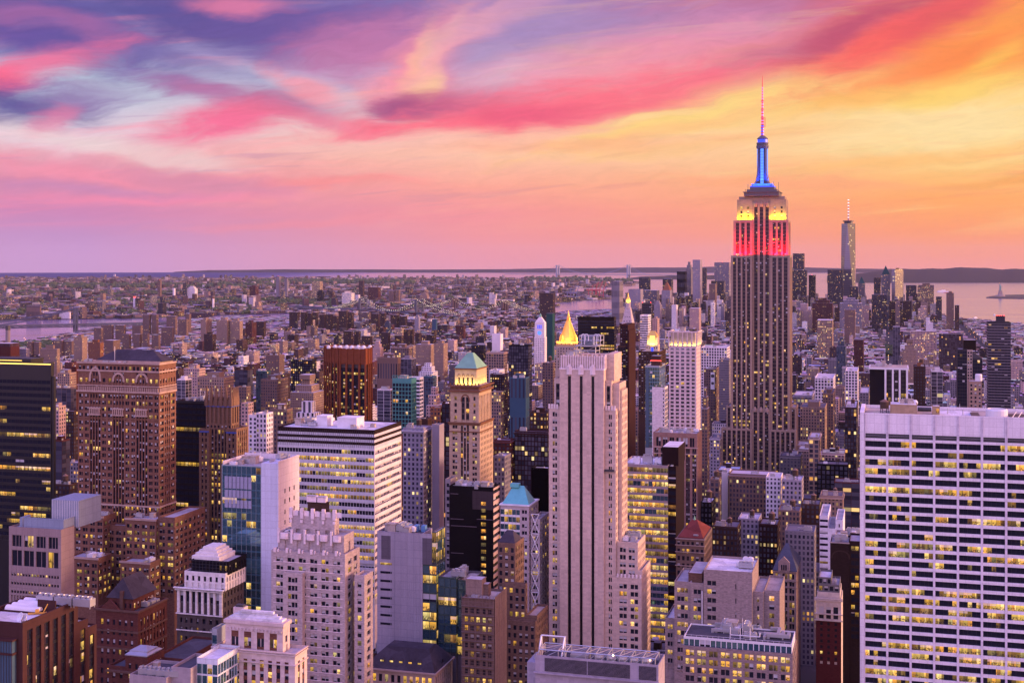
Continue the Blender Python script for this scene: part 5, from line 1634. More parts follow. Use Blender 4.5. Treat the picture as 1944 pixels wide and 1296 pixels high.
def deco_striped():
    b = Bld('art_deco_slab_tower', 'tall pale stone tower with three black vertical stripes down its blank front', 'skyscraper', 1218, 624, 1042, 1233, seed=28)
    x, z = b.fx, b.z
    wall = wall_mat('cream_stone', (.57, .44, .37), 'stone', var=.24)
    trim = wall_mat('white_cast_stone', (.66, .56, .55), 'stone')
    b.zv = z(1262)
    two = sty(p=4.6, fh=3.52, ww=3.3, wh=2.15, n=2, rec=.45, lit=.14, blind=.5, top=2.2, edge=.35, sill=.8, cool=.1)
    sd = sty(p=3.2, fh=3.52, ww=1.5, wh=2.15, rec=.45, lit=.08, blind=.4, top=2.2)
    L = 26.0
    xm = x(1169)
    s0, s1 = x(1064.5), x(1148)
    # wings of the main shaft
    b.tower(x(1042), s0, 0, L, 0, z(776), wall, dict(two, edge=1.4), 0)
    b.tower(s1, xm, 0, 18, 0, z(778), wall, dict(two, edge=1.6), sd)
    b.tower(x(1051), s0, 1.2, L - 3, z(776) - 1.2, z(722), wall, pier_sty(p=3.4, fh=3.6, ww=1.7, wh=2.2, rec=.5, top=2.6, lit=.05), 0)
    b.tower(s1, x(1160), 1.2, L - 5, z(778) - 1.2, z(724), wall, pier_sty(p=3.0, fh=3.6, ww=1.6, wh=2.2, rec=.5, top=2.6, lit=.05), sd)
    b.tower(x(1160) + .01, x(1173), 4, L - 6, z(778) - 1.2, z(730), wall, 0, sd); b.tower(xm + .01, x(1176), 6, 20, 0, z(745), wall, 0, sd)
    # the slab with its three stripes
    black = paint_mat('black_stripe_glass', (.008, .008, .014), .15)
    cuts = [s0, x(1080), x(1086), x(1102.4), x(1108), x(1124.6), x(1130.2), s1]
    zt = z(704)
    for i in range(0, 7):
        if i % 2 == 0: b.box('slab_front', wall, cuts[i], cuts[i + 1], -2.2, .6, 0, zt, key=i)
        else:
            b.box('black_stripe', black, cuts[i], cuts[i + 1], -1.5, .5, 0, z(716), key=i)
            b.box('slab_front', wall, cuts[i] - .001, cuts[i + 1] + .001, -2.19, .59, z(716) + .01, zt - .01, key='h%d' % i)
            xx = (cuts[i] + cuts[i + 1]) / 2
            b.mb('spear_cap', trim, i).prism([(xx - 1.3, -2.5), (xx, -2.9), (xx + 1.3, -2.5), (xx + 1.3, -2.21), (xx - 1.3, -2.21)], z(713), z(698))
            b.mb('spear_cap', trim, i).frustum((xx - 1.3, xx + 1.3, -2.7, -2.2), z(698), (xx - .2, xx + .2, -2.5, -2.3), z(693))
    b.box('wall', wall, s0, s1, .62, L - 1, 0, zt)
    b.box('cornice', trim, s0 - .15, s1 + .15, -2.4, L - 1, zt + .004, zt + .7)
    # fluted crown
    k = 18
    c0, c1 = x(1066, -1), x(1147, -1)
    zc = z(679, 0, -1)
    b.box('crown', wall, c0, c1, -.9, L - 2, zt + .71, zc)
    for i in range(k + 1):
        xx = c0 + i * (c1 - c0) / k
        b.box('crown_flute', trim, xx - .28, xx + .28, -1.35, -.89, zt + .72, zc + (.9 if i % 2 else .4), key=i)
    for i in range(8): b.box('crown_flute', trim, c1 - .02, c1 + .5, i * (L - 2) / 7, i * (L - 2) / 7 + 1.4, zt + .72, z(674), key=20 + i)
    b.box('crown', wall, c1 + .01, x(1166, 4), 4, L - 4, z(724) - .5, z(674))
    # rooftop frame, tank and hooped pipes
    zr = zc + .01
    def fr(x0, x1, y0, y1, za, zb_, r=.22):
        m = b.mb('roof_frame', METAL)
        for xx in (x0, x1):
            for yy in (y0, y1): m.tube((xx, yy, za), (xx, yy, zb_), r, 5)
        for zz in (za + (zb_ - za) * .5, zb_):
            for q in (((x0, y0), (x1, y0)), ((x1, y0), (x1, y1)), ((x1, y1), (x0, y1)), ((x0, y1), (x0, y0))): m.tube((*q[0], zz), (*q[1], zz), r, 5)
        m.tube((x0, y0, za), (x1, y0, zb_), r * .7, 4); m.tube((x1, y0, za), (x0, y0, zb_), r * .7, 4)
    fr(x(1092), x(1128), 3, 12, zr, z(660)); b.box('roof_platform', METAL, x(1090), x(1133), 2, 13, z(660), z(658)); fr(x(1096), x(1136), 4, 12, z(658), z(640), .18)
    b.box('roof_tank', wall_mat('blue_steel_tank', (.25, .30, .36), 'paint'), x(1098), x(1121), 5, 10, z(657.5), z(642))
    for u in (1100, 1106, 1124, 1129):
        m = b.mb('hooped_pipe', METAL_W, u); px_ = x(u)
        pts = [(px_, 4, z(657)), (px_, 4, z(640)), (px_ + .6, 4, z(637)), (px_ + 1.4, 4, z(637)), (px_ + 2, 4, z(640)), (px_ + 2, 4, z(650))]
        for p, q in zip(pts, pts[1:]): m.tube(p, q, .22, 5)
    b.clutter((c0, x(1092), 1, L - 4, zr), 4); b.clutter((x(1136), c1, 1, L - 4, zr), 2)
    # lower blocks beside the shaft
    low = dict(two, edge=.8, p=5.4, ww=3.6, lit=.14)
    t = b.tower(xm + .02, x(1211, 2), 2, 22, 0, z(1030, 0, 2), wall, low, sd, roof=ROOF_WHITE)
    b.clutter((t[0], t[1], t[2], t[3], t[4]), 4)
    b.tower(xm + .02, 0, 0, 2 - .01, 0, z(1096), wall, dict(low, top=3), sd); b.tower(x(1211, 2) + .02, .0, 2, 24, 0, z(1082, 0, 2), wall, 0, dict(sd, lit=.15))
    for i in range(7):
        xx = xm + 1 + i * (0 - xm - 1.5) / 6
        b.box('finial', trim, xx - .4, xx + .4, -.3, .3, z(1098), z(1091), key=i)
    for i, u in enumerate((1043, 1048, 1053, 1058, 1151, 1156, 1162, 1167)): b.box('finial', trim, x(u) - .45, x(u) + .45, -.25, .4, z(781), z(772), key=30 + i)
    # a window cleaner's cradle
    m = MB(); m.box(-3.4, 3.4, -.5, .5, 0, 1.0); m.tube((-3, 0, 1), (-3, 0, 2.2), .06); m.tube((3, 0, 1), (3, 0, 2.2), .06)
    o = m.build('cleaning_cradle', DARKM); p = b.P(x(1153.5), -1.0)
    o.location = (p[0], p[1], z(897)); o.rotation_euler = (0, 0, -TH)
    tag(o, 'dark window cleaning cradle hanging on the black striped stone tower', 'cradle')
    b.done()


def plant_roof():
    b = Bld('plant_roof_block', 'grey block crowned by an open steel frame with round cooling fans', 'building', 1250, 400, 1016, 1262, seed=29)
    x, z = b.fx, b.z
    wall = wall_mat('lilac_concrete', (.40, .36, .43), 'stone')
    zt = z(1262)
    t = b.tower(-b.W, 0, 0, b.L, 0, zt, wall, 0, 0, roof=ROOF_DARK, par=2.0)
    lv = wall_mat('dark_louvre', (.10, .09, .12), 'panel', .5)
    for (u0, u1) in ((1034, 1114), (1116, 1196), (1213, 1246)):
        b.box('louvre_panel', lv, x(u0), x(u1), -.12, -.02, z(1292), z(1266), key=u0)
        for i in range(12): b.box('louvre_panel', wall, x(u0), x(u1), -.16, -.121, z(1292) + i * .36, z(1292) + i * .36 + .05, key=u0)
    zr = t[4]
    b.box('ledge', wall, -b.W - .3, .3, -1.0, -.17, z(1296), z(1293.5))
    for i in range(5):
        xx = x(1138 + i * 22, 4); m = b.mb('cooling_fan', METAL, i)
        m.lathe(xx, 4.5, [(1.75, zr), (1.75, zr + 1.9), (1.55, zr + 2.6), (1.4, zr + 2.6), (1.4, zr + 1.7)], 16)
        for k in range(6):
            a = k * pi / 3; m.tube((xx, 4.5, zr + 2.0), (xx + 1.35 * cos(a), 4.5 + 1.35 * sin(a), zr + 2.1), .16, 4)
    m = b.mb('steel_frame', METAL)
    xs = [x(u, 1.5) for u in (1024, 1060, 1075, 1112, 1131, 1154, 1176, 1198, 1220, 1244)]
    zf = zr + 3.4
    for yy in (1.2, 8.5):
        m.tube((xs[0], yy, zf), (xs[-1], yy, zf), .2, 5)
        for i, xx in enumerate(xs):
            m.tube((xx, yy, zr - .5), (xx, yy, zf), .16, 5)
            if i: m.tube((xs[i - 1], yy, zr + .2), (xx, yy, zf), .1, 4)
    for xx in xs: m.tube((xx, 1.2, zf), (xx, 8.5, zf), .16, 5)
    for i in range(1, len(xs)): m.tube((xs[i - 1], 1.2, zf), (xs[i], 8.5, zf), .1, 4)
    m2 = b.mb('steel_frame', METAL_W, 2)
    for u in (1018, 1062): m2.tube((x(u), 2, zr), (x(u + 10, 6), 6, zr + 6.5), .25, 5); m2.tube((x(u), 7, zr), (x(u + 10, 6), 6, zr + 6.5), .25, 5)
    m2.tube((x(1028, 6), 6, zr + 6.5), (x(1074, 6), 6, zr + 6.5), .25, 5)
    b.box('duct_bank', METAL, x(1084, 4), x(1118, 4), 3, 6.5, zr, zr + 2.2)
    mm = b.mb('roof_lamp', WHITLIT); mm.lathe(x(1166, 2), 0.4, [(.1, zf), (.32, zf + .3), (.1, zf + .6)], 8)
    b.box('wall', wall, x(996), -b.W - .31, 3, b.L, 0, z(1283))
    b.clutter((x(998), -b.W - .5, 4, b.L - 1, z(1283)), 2)
    b.done()


def lit_bank():
    b = Bld('banded_glass_tower', 'glass tower with broad bands of yellow light and a dark brown flank', 'office tower', 1283, 830, 1180, 1299, seed=30)
    x, z = b.fx, b.z
    pk = wall_mat('pink_grey_spandrel', (.40, .32, .34), 'panel')
    b.zv = z(1250)
    gl = band_sty(p=2.4, fh=4.4, wh=2.9, lit=.92, mull=.12, runs=.6, cool=.12, blind=.0, rec=.4, sill=.9, top=1.2, bm=pk, tv=10)
    dk = wall_mat('maroon_cladding', (.09, .03, .04), 'panel', .5)
    xm = x(1268)
    zt = z(884)
    def lf(f, j, n, l): return 1.0 if j < 2 else b.rng.choice((.6, .95, 1, 1))
    t = b.tower(-b.W, xm, 0, b.L, 0, zt, pk, gl, 0, litfn=lf, roof=ROOF_WHITE, core=DARKM)
    b.tower(xm + .01, 0, .5, b.L, 0, zt - .5, dk, band_sty(p=4, fh=4.4, wh=2.4, lit=.25, bm=dk, rec=.35, top=1.2), 0, roof=ROOF_DARK)
    b.room('maroon_penthouse', dk, x(1257, 6), x(1288, 6), 6, b.L - 2, t[4], z(850, 0, 6), ROOF_WHITE)
    for i in range(4):
        o = bpy.data.objects.new('cooling_tower', UNITS['fan_unit'][i % 2]); COL.objects.link(o); o.scale = (1.2, 1.5, 2.2); b.child(o, x(1208, 8) + i * 7.0, 10, t[4])
    b.clutter((t[0], xm - 6, 2, 8, t[4]), 5); b.clutter((xm, -.5, 1, 6, zt - 1.4), 2)
    b.done()


def salmon_tower():
    b = Bld('salmon_tower', 'salmon stone tower with a dark top storey behind the yellow banded glass tower', 'office tower', 1324, 985, 1240, 1332.5, seed=31)
    x, z = b.fx, b.z
    wall = wall_mat('salmon_stone', (.42, .25, .215), 'stone')
    b.zv = z(1060)
    up = pier_sty(p=5.0, fh=8.5, ww=3.4, wh=6.8, n=2, rec=.7, lit=.02, top=2.5, bm=wall, bd=-.1, edge=1.5)
    lo = pier_sty(p=5.0, fh=3.7, ww=3.0, wh=2.2, n=2, rec=.7, lit=.14, top=.4)
    zt, zm = z(823), z(850)
    t = b.tower(-b.W, 0, 0, b.L, 0, zt, wall, [(-b.W, 0, zm, zt, up), (-b.W, 0, 0, zm, lo)], dict(lo, lit=.2))
    for v in (850, 862): b.box('cornice', wall_mat('pale_salmon_trim', (.5, .36, .33), 'stone'), -b.W - .5, .5, -.5, -.02, z(v + 1.6), z(v), key=v)
    b.clutter((t[0], t[1], t[2], t[3], t[4]), 12)
    b.done()


def red_pyramid():
    b = Bld('red_roofed_tower', 'stone block with a red tiled pyramid roof and rows of warm lit windows', 'building', 1337, 700, 1284, 1352, seed=32)
    x, z = b.fx, b.z
    wall = wall_mat('brown_grey_stone', (.30, .215, .19), 'stone')
    b.zv = z(1180)
    g = sty(p=2.6, fh=3.9, ww=1.5, wh=2.3, lit=.4, blind=.2, rec=.45, top=1.0, cool=.02)
    z0 = z(1023)
    b.tower(-b.W, 0, 0, b.L, 0, z0, wall, g, dict(g, lit=.1), roof=ROOF_DARK, par=.2)
    for v in (1024, 1036, 1049, 1075): b.box('cornice', wall_mat('pale_brown_trim', (.44, .34, .31), 'stone'), -b.W - .6, .6, -.6, -.03, z(v + 1), z(v - .4), key=v)
    b.hip('pyramid_roof', REDTILE, -b.W + 1, -1, 1, b.L - 1, z0 + .4, z(992, 0, 8), .2, .3)
    b.mb('finial', COPPER).lathe(-b.W / 2, b.L / 2, [(.8, z(994, 0, 8)), (.5, z(990, 0, 8)), (.1, z(985, 0, 8))], 8)
    b.box('skylight', GLASSW, -6, -3.5, 1.5, 2.2, z0 + 1.2, z0 + 1.9)
    b.done()


def tan_blocks():
    wall = wall_mat('tan_grey_brick', (.40, .315, .30), 'brick')
    b = Bld('tan_brick_block', 'tall tan brick block with a big blank wall and a white roof', 'building', 1428, 600, 1279, 1440, seed=33)
    x, z = b.fx, b.z
    b.zv = z(1290)
    g = sty(p=5.0, fh=3.95, ww=3.3, wh=2.1, n=2, rec=.45, lit=.38, blind=.35, top=2.0, cool=.02, edge=.6)
    g3 = dict(g, n=3, p=6.4, ww=4.9)
    L = b.L
    b.tower(-b.W, x(1310), 2, L, 0, z(1112, 0, 2), wall, g3, 0)
    b.tower(x(1310) + .01, x(1336), 1.2, L, 0, z(1112, 0, 2), wall, g, 0)
    t = b.tower(x(1336) + .01, 0, 0, L, 0, z(1086), wall, [(x(1336) + .01, x(1366), dict(g, top=4)), (x(1366), 0, dict(sty(p=60, fh=6.5, ww=1.7, wh=2.4, lit=.1, rec=.45, top=2.5)))], 0, roof=ROOF_WHITE)
    b.box('drain_pipe', METAL_W, x(1333) - .2, x(1333) + .2, -.4, .3, z(1290), z(1128))
    b.clutter((x(1385), -.5, 3, L - 1, t[4]), 2, ('fan_unit',))
    b.room('roof_house', TERRA if False else wall_mat('rust_roof_house', (.30, .16, .11), 'brick'), x(1304), x(1330), 5, L - 1, z(1112, 0, 2) - 1, z(1098, 0, 3))
    b.tower(.01, x(1448), 3, L + 4, 0, z(1122, 0, 3), wall, sty(p=8, ww=1.6, wh=2.2, fh=3.95, lit=.3, rec=.45), 0); b.tower(x(1448), x(1478), 6, L + 6, 0, z(1118, 0, 6), wall, sty(p=5, ww=1.6, wh=2.2, fh=3.95, lit=.4, rec=.45, n=1), 0, roof=ROOF_TAN)
    b.tower(x(1260), -b.W - .01, 4, L, 0, z(1184, 0, 4), wall, dict(g, lit=.5), 0, roof=ROOF_WHITE)
    for i in range(3):
        o = bpy.data.objects.new('cooling_tower', UNITS['fan_unit'][1]); COL.objects.link(o); o.scale = (1.1, 1.5, 1.8); b.child(o, x(1382) + i * 6.3, -3.5, z(1202))
    b.done()
    c = Bld('loft_block', 'broad brick block with a glazed white penthouse strip and evenly lit paired windows', 'building', 1505, 500, 1296, 1512, seed=34)
    x, z = c.fx, c.z
    c.zv = z(1400)
    wall2 = wall_mat('taupe_brick', (.36, .275, .27), 'brick')
    g = sty(p=4.7, fh=3.3, ww=3.4, wh=2.2, n=2, rec=.4, lit=.8, blind=.3, top=1.2, cool=.0, edge=.5)
    z0 = z(1241)
    def lf(f, j, n, l): return .95 if j < 2 else .45
    t = c.tower(-c.W, 0, 0, c.L, 0, z0, wall2, g, g, litfn=lf, roof=ROOF_DARK, par=.1)
    t2 = c.tower(-c.W + .3, -.4, .8, c.L - 1, z0, z(1224, 0, 0), METAL_W, glass_sty(p=2.1, fh=3.2, wh=2.5, lit=.12, tv=10, mull=.3, rec=.3, top=.45, sill=.2), 0, roof=ROOF_DARK, par=.5)
    zr = t2[4]
    c.mb('railing', METAL_W).tube((-c.W + 1, 1.2, zr + 1.1), (-1, 1.2, zr + 1.1), .05, 4)
    for i in range(20): c.mb('railing', METAL_W).tube((-c.W + 1 + i * (c.W - 2) / 19, 1.2, zr), (-c.W + 1 + i * (c.W - 2) / 19, 1.2, zr + 1.1), .04, 4)
    c.clutter((-c.W + 9, -14, 3, c.L - 1, zr), 7); c.clutter((-14, -2, 3, c.L - 1, zr), 3, ('duct',))
    m = c.mb('pipe_run', METAL_W)
    for i in range(3): m.tube((x(1384 + i * 19), 4, zr), (x(1384 + i * 19), 4, zr + 4.5), .18, 6)
    m.tube((x(1384), 4, zr + 1.5), (x(1440), 4, zr + 1.5), .2, 6); m.tube((x(1440), 4, zr + 1.5), (x(1441), 4, zr + 3), .3, 6)
    c.done()


def gothic_gable():
    b = Bld('gothic_stone_tower', 'sandstone tower with a steep blue slate roof and an ornate gable', 'building', 1512, 760, 1468, 1520, seed=35)
    x, z = b.fx, b.z
    wall = wall_mat('sandstone', (.46, .34, .29), 'stone')
    b.zv = z(1230)
    z0 = z(1085)
    g = pier_sty(p=4.3, fh=4.1, ww=3.0, wh=2.9, n=2, rec=.5, lit=.16, top=1.2, bm=wall, bd=-.2, edge=.6)
    b.tower(-b.W, 0, 0, b.L, 0, z0, wall, g, g, roof=ROOF_DARK, par=.2)
    for v in (1086, 1103, 1115): b.box('cornice', wall, -b.W - .5, .5, -.5, -.03, z(v + 1), z(v - .3), key=v)
    b.hip('slate_roof', wall_mat('blue_slate', (.16, .18, .24), 'panel', .6), -b.W, 0, 0, b.L, z0 + .4, z(1040, 0, 6), .12, .4)
    xc = -b.W / 2 - .5
    gm = b.mb('gable', wall); n = len(gm.v)
    for yy in (-.5, .8): gm.v += [(xc - 3.2, yy, z0), (xc + 3.2, yy, z0), (xc + 3.2, yy, z(1068)), (xc, yy, z(1057)), (xc - 3.2, yy, z(1068))]
    gm.f += [(n, n + 1, n + 2, n + 3, n + 4), (n + 9, n + 8, n + 7, n + 6, n + 5), (n + 1, n + 6, n + 7, n + 2), (n + 2, n + 7, n + 8, n + 3), (n + 3, n + 8, n + 9, n + 4), (n + 4, n + 9, n + 5, n)]
    for d in (-1.2, 0, 1.2): b.wins.append(('N', -.52, xc + d, z(1083), .8, 3.2, 0, 0))
    b.done()


def slim_ornate():
    b = Bld('slim_ornate_tower', 'slim red brick tower framed in white stone with three tall arches and a garden roof', 'building', 1597, 650, 1549, 1600, seed=36)
    x, z = b.fx, b.z
    ws = wall_mat('ornate_white_stone', (.52, .47, .44), 'stone')
    rb = wall_mat('crimson_brick', (.25, .06, .075), 'brick')
    b.zv = z(1262)
    g = sty(p=3.9, fh=2.85, ww=1.4, wh=1.5, rec=.4, lit=.04, blind=0, top=.5, edge=.9, sill=.6)
    b.tower(-b.W, 0, 0, b.L, 0, z(1140), ws, [(-b.W, 0, z(1178), z(1140), sty(p=3.9, fh=8.5, ww=2.6, wh=6.0, rec=.4, lit=0, top=1.6, edge=.9)), (-b.W, 0, 0, z(1178), g, rb)], 0)
    for v in (1140, 1137, 1166, 1178): b.box('cornice', ws, -b.W - .7, .7, -.7, -.03, z(v + 1.4), z(v - .6), key=v)
    for i in range(3): b.arch('tall_arch', ws, 0, -b.W + .9 + (i + .5) * (b.W - 1.8) / 3, z(1152), 2.4, 1.3, .4, -.3, .25)
    b.tower(-b.W + .6, -.6, .8, b.L - 1, z(1140) - .6, z(1126), ws, 0, 0)
    q = b.tower(-b.W + 1, -1, 2.5, b.L - 1, z(1126) - 1, z(1113), wall_mat('grey_penthouse', (.25, .25, .27), 'stone'), sty(p=2.4, fh=3.2, ww=1.6, wh=2.2, rec=.3, top=.6, lit=.05), 0)
    q = b.tower(-b.W + 1, -5, 4.5, b.L - 1, z(1113) - 1, z(1101), wall_mat('grey_penthouse', (.25, .25, .27), 'stone'), sty(p=2.4, fh=3.2, ww=1.6, wh=2.2, rec=.3, top=.6, lit=.05), 0, roof=ROOF_WHITE)
    b.clutter((-5, -1.2, 5, b.L - 1, z(1113)), 2)
    b.done()


def street_backs():
    b = Bld('brown_loft_tower', 'dark brown brick tower showing a blank wall with a round arch recess', 'building', 1634, 700, 1576, 1645, L=30, seed=37)
    x, z = b.fx, b.z
    b.zv = z(1230)
    g = sty(p=4.0, fh=3.9, ww=2.6, wh=2.3, n=2, rec=.4, lit=.3, blind=.1, top=2, cool=0)
    br = wall_mat('sooty_brown_brick', (.105, .06, .06), 'brick')
    b.tower(-b.W, x(1612), 0, 22, 0, z(1033), br, 0, 0, roof=ROOF_GREY)
    b.arch('brick_arch', wall_mat('mid_brown_brick', (.15, .09, .085), 'brick'), 0, x(1596), z(1062), 8.5, 3.8, .7, -.1, .1)
    b.box('cornice', wall_mat('grey_coping', (.4, .36, .36), 'stone'), -b.W - .3, x(1612) + .2, -.4, .4, z(1033) + .004, z(1031))
    t = b.tower(x(1612) + .01, 0, 1, 22, 0, z(1028), br, g, 0)
    b.tower(x(1583), x(1634), 22.01, 40, 0, z(1020, 0, 22), wall_mat('mauve_render', (.33, .27, .31), 'stone'), 0, 0)
    b.clutter((-b.W, x(1610), 2, 20, z(1034)), 5); b.clutter((x(1590), x(1630), 23, 39, z(1022, 0, 22)), 5)
    b.done()
    c = Bld('white_stepped_block', 'slender white rendered block with a stepped top among the dark lofts', 'building', 1600, 770, 1556, 1604, seed=38)
    x, z = c.fx, c.z
    c.zv = z(1110)
    wt = wall_mat('white_render', (.58, .58, .66), 'stone')
    g = band_sty(p=5, fh=3.5, wh=1.4, lit=.05, rec=.3, bm=wt, top=1)
    c.tower(-c.W, x(1572), 0, c.L, 0, z(980), wt, g, 0); c.tower(x(1572) + .01, x(1586), 0, c.L, 0, z(1004), wt, 0, 0); c.tower(x(1586) + .01, 0, 2, c.L, 0, z(988), wt, sty(p=12, ww=2, lit=.5), 0)
    c.done()


def travertine_slab():
    b = Bld('travertine_office_slab', 'huge white travertine office slab with long dark window bands and scattered yellow lit rooms', 'skyscraper', 2051, 536.6, 1640.5, L=34, seed=39, maxobj=100)
    x, z = b.fx, b.z
    zf = lambda v: CZ - (v - V0) / F * 559.5          # read off at the near end of the frame, the far corner
    zt = zf(783.5)
    b.zv = zf(1330)
    W_ = b.W
    rib = wall_mat('travertine_rib', (.60, .56, .62), 'stone', var=.1)
    st = band_sty(p=9.95, fh=3.86, wh=2.55, lit=.36, mull=.95, rec=.8, sill=.75, top=.6, blind=.0, cool=.22, pd=.25, bd=0.0, pm=rib)
    st['bd'] = -.02
    z1 = zf(831)
    st2 = dict(st, n=5)
    def lf(f, j, n, l): return b.rng.choice((.05, .12, .35, .5, .8)) if j else .1
    b.facade_gap = 0
    global GAP
    g0 = GAP; GAP = .06
    t = b.tower(-W_, 0, 0, b.L, 0, z1, TRAV, dict(st2, runs=.5), 0, E=0, litfn=lf, core=DARKM, par=.05)
    GAP = g0
    # blind attic of travertine panels between ribs, with a shadow slot under it
    b.box('slot', DARKM, -W_ + .3, -.3, .45, b.L, z1 + .001, zf(822))
    b.box('attic', TRAV, -W_, 0, 0, .8, zf(826), zf(826) + .01)
    b.box('attic', TRAV, -W_, 0, 0, .6, zf(822), zt)
    nb = round(W_ / 9.95)
    for i in range(nb + 1):
        xx = -W_ + i * W_ / nb
        b.box('attic_rib', rib, xx - .5, xx - .22, -.3, -.002, z1, zt - .2, key=i); b.box('attic_rib', rib, xx + .22, xx + .5, -.3, -.002, z1, zt - .2, key=i)
        b.box('attic_rib', rib, xx - .2, xx + .2, -.05, -.002, z1, zt - .2, key=i)
        if i < nb:
            for k in range(3): b.box('attic_joint', rib, xx + .5, xx + W_ / nb - .5, -.03, -.002, zf(822) + 1.9 + k * 2.3, zf(822) + 1.98 + k * 2.3, key=i)
    b.box('end_wall', TRAV, -W_ - 1.7, -W_ - .01, -.6, b.L, 0, zt + .3)
    zr = zt - 1.3
    b.box('roof', ROOF_TAN, -W_ + .2, 0, .61, b.L - .5, zr - .3, zr, key='deck'); b.box('parapet', TRAV, -W_ - .005, 0, b.L - .49, b.L, zr - 1, zt - .1)
    wt = ROOF_WHITE
    b.box('roof_membrane', wt, x(1775, 6), x(1850, 6), 3, b.L - 3, zr + .004, zr + .05)
    tanc = wall_mat('tan_plaster', (.46, .34, .22), 'stone')
    def bx(u, y): return b.fx(u, y)
    def zz(v, u, y): return b.z(v, b.fx(u, y), y)
    b.room('plant_house', tanc, bx(1690, 12), bx(1741, 12), 12, 22, zr, zr + 3.6, wt)
    b.room('stair_head', tanc, bx(1770, 11), bx(1784, 11), 11, 15, zr, zr + 3.4, wt)
    b.wins.append(('N', 10.95, bx(1780, 11), zr + 1.0, 1.2, 1.7, 4, 0))
    m = b.mb('cooling_drum', METAL_W); m.lathe(bx(1893, 8), 10, [(4.4, zr), (4.4, zr + 3.0), (4.0, zr + 3.6), (3.7, zr + 3.6), (3.6, zr + 1.4)], 20)
    b.box('roof_pit', DARKM, bx(1846, 4), bx(1862, 4), 4, 22, zr + .004, zr + .5); b.box('roof_pit', DARKM, bx(1920, 4), bx(1990, 4), 4, 20, zr + .004, zr + .6)
    for i in range(5): b.mb('roof_frame', METAL_W).tube((bx(1922 + i * 11, 3), 3, zr + .9), (bx(1930 + i * 11, 18), 20, zr + 1.4), .2, 4)
    b.clutter((bx(1700, 14), bx(1740, 14), 13, 21, zr + 4.0), 4, ('vent_pipe', 'plant_box'), .6); b.clutter((bx(1655, 10), bx(1672, 10), 6, 12, zr), 2, None, .6); b.clutter((bx(1790, 10), bx(1845, 10), 4, 30, zr + .06), 4, ('vent_pipe',), .8)
    b.mb('pipe_run', DARKM).tube((bx(1742, 24), 24, zr + 1), (bx(1768, 24), 24, zr + 1), .9, 8)
    b.mb('vent_globe', METAL_W).lathe(bx(1737, 25), 25, [(.3, zr), (.3, zr + 2.4), (1.1, zr + 3), (1.3, zr + 3.8), (.7, zr + 4.8)], 10)
    b.wins.sort(key=lambda w: -w[3])
    b.done()
    p = b.P(bx(1679, 12), 12)
    return (p[0], p[1], zr)


for f_ in (panel_block, dark_brick_slab, teal_roof_tower, mansard_block, netted_block, stepped_brick, deco_striped, plant_roof, lit_bank, salmon_tower, red_pyramid, tan_blocks, gothic_gable, slim_ornate, street_backs): f_()
TRAV_ROOF = travertine_slab()


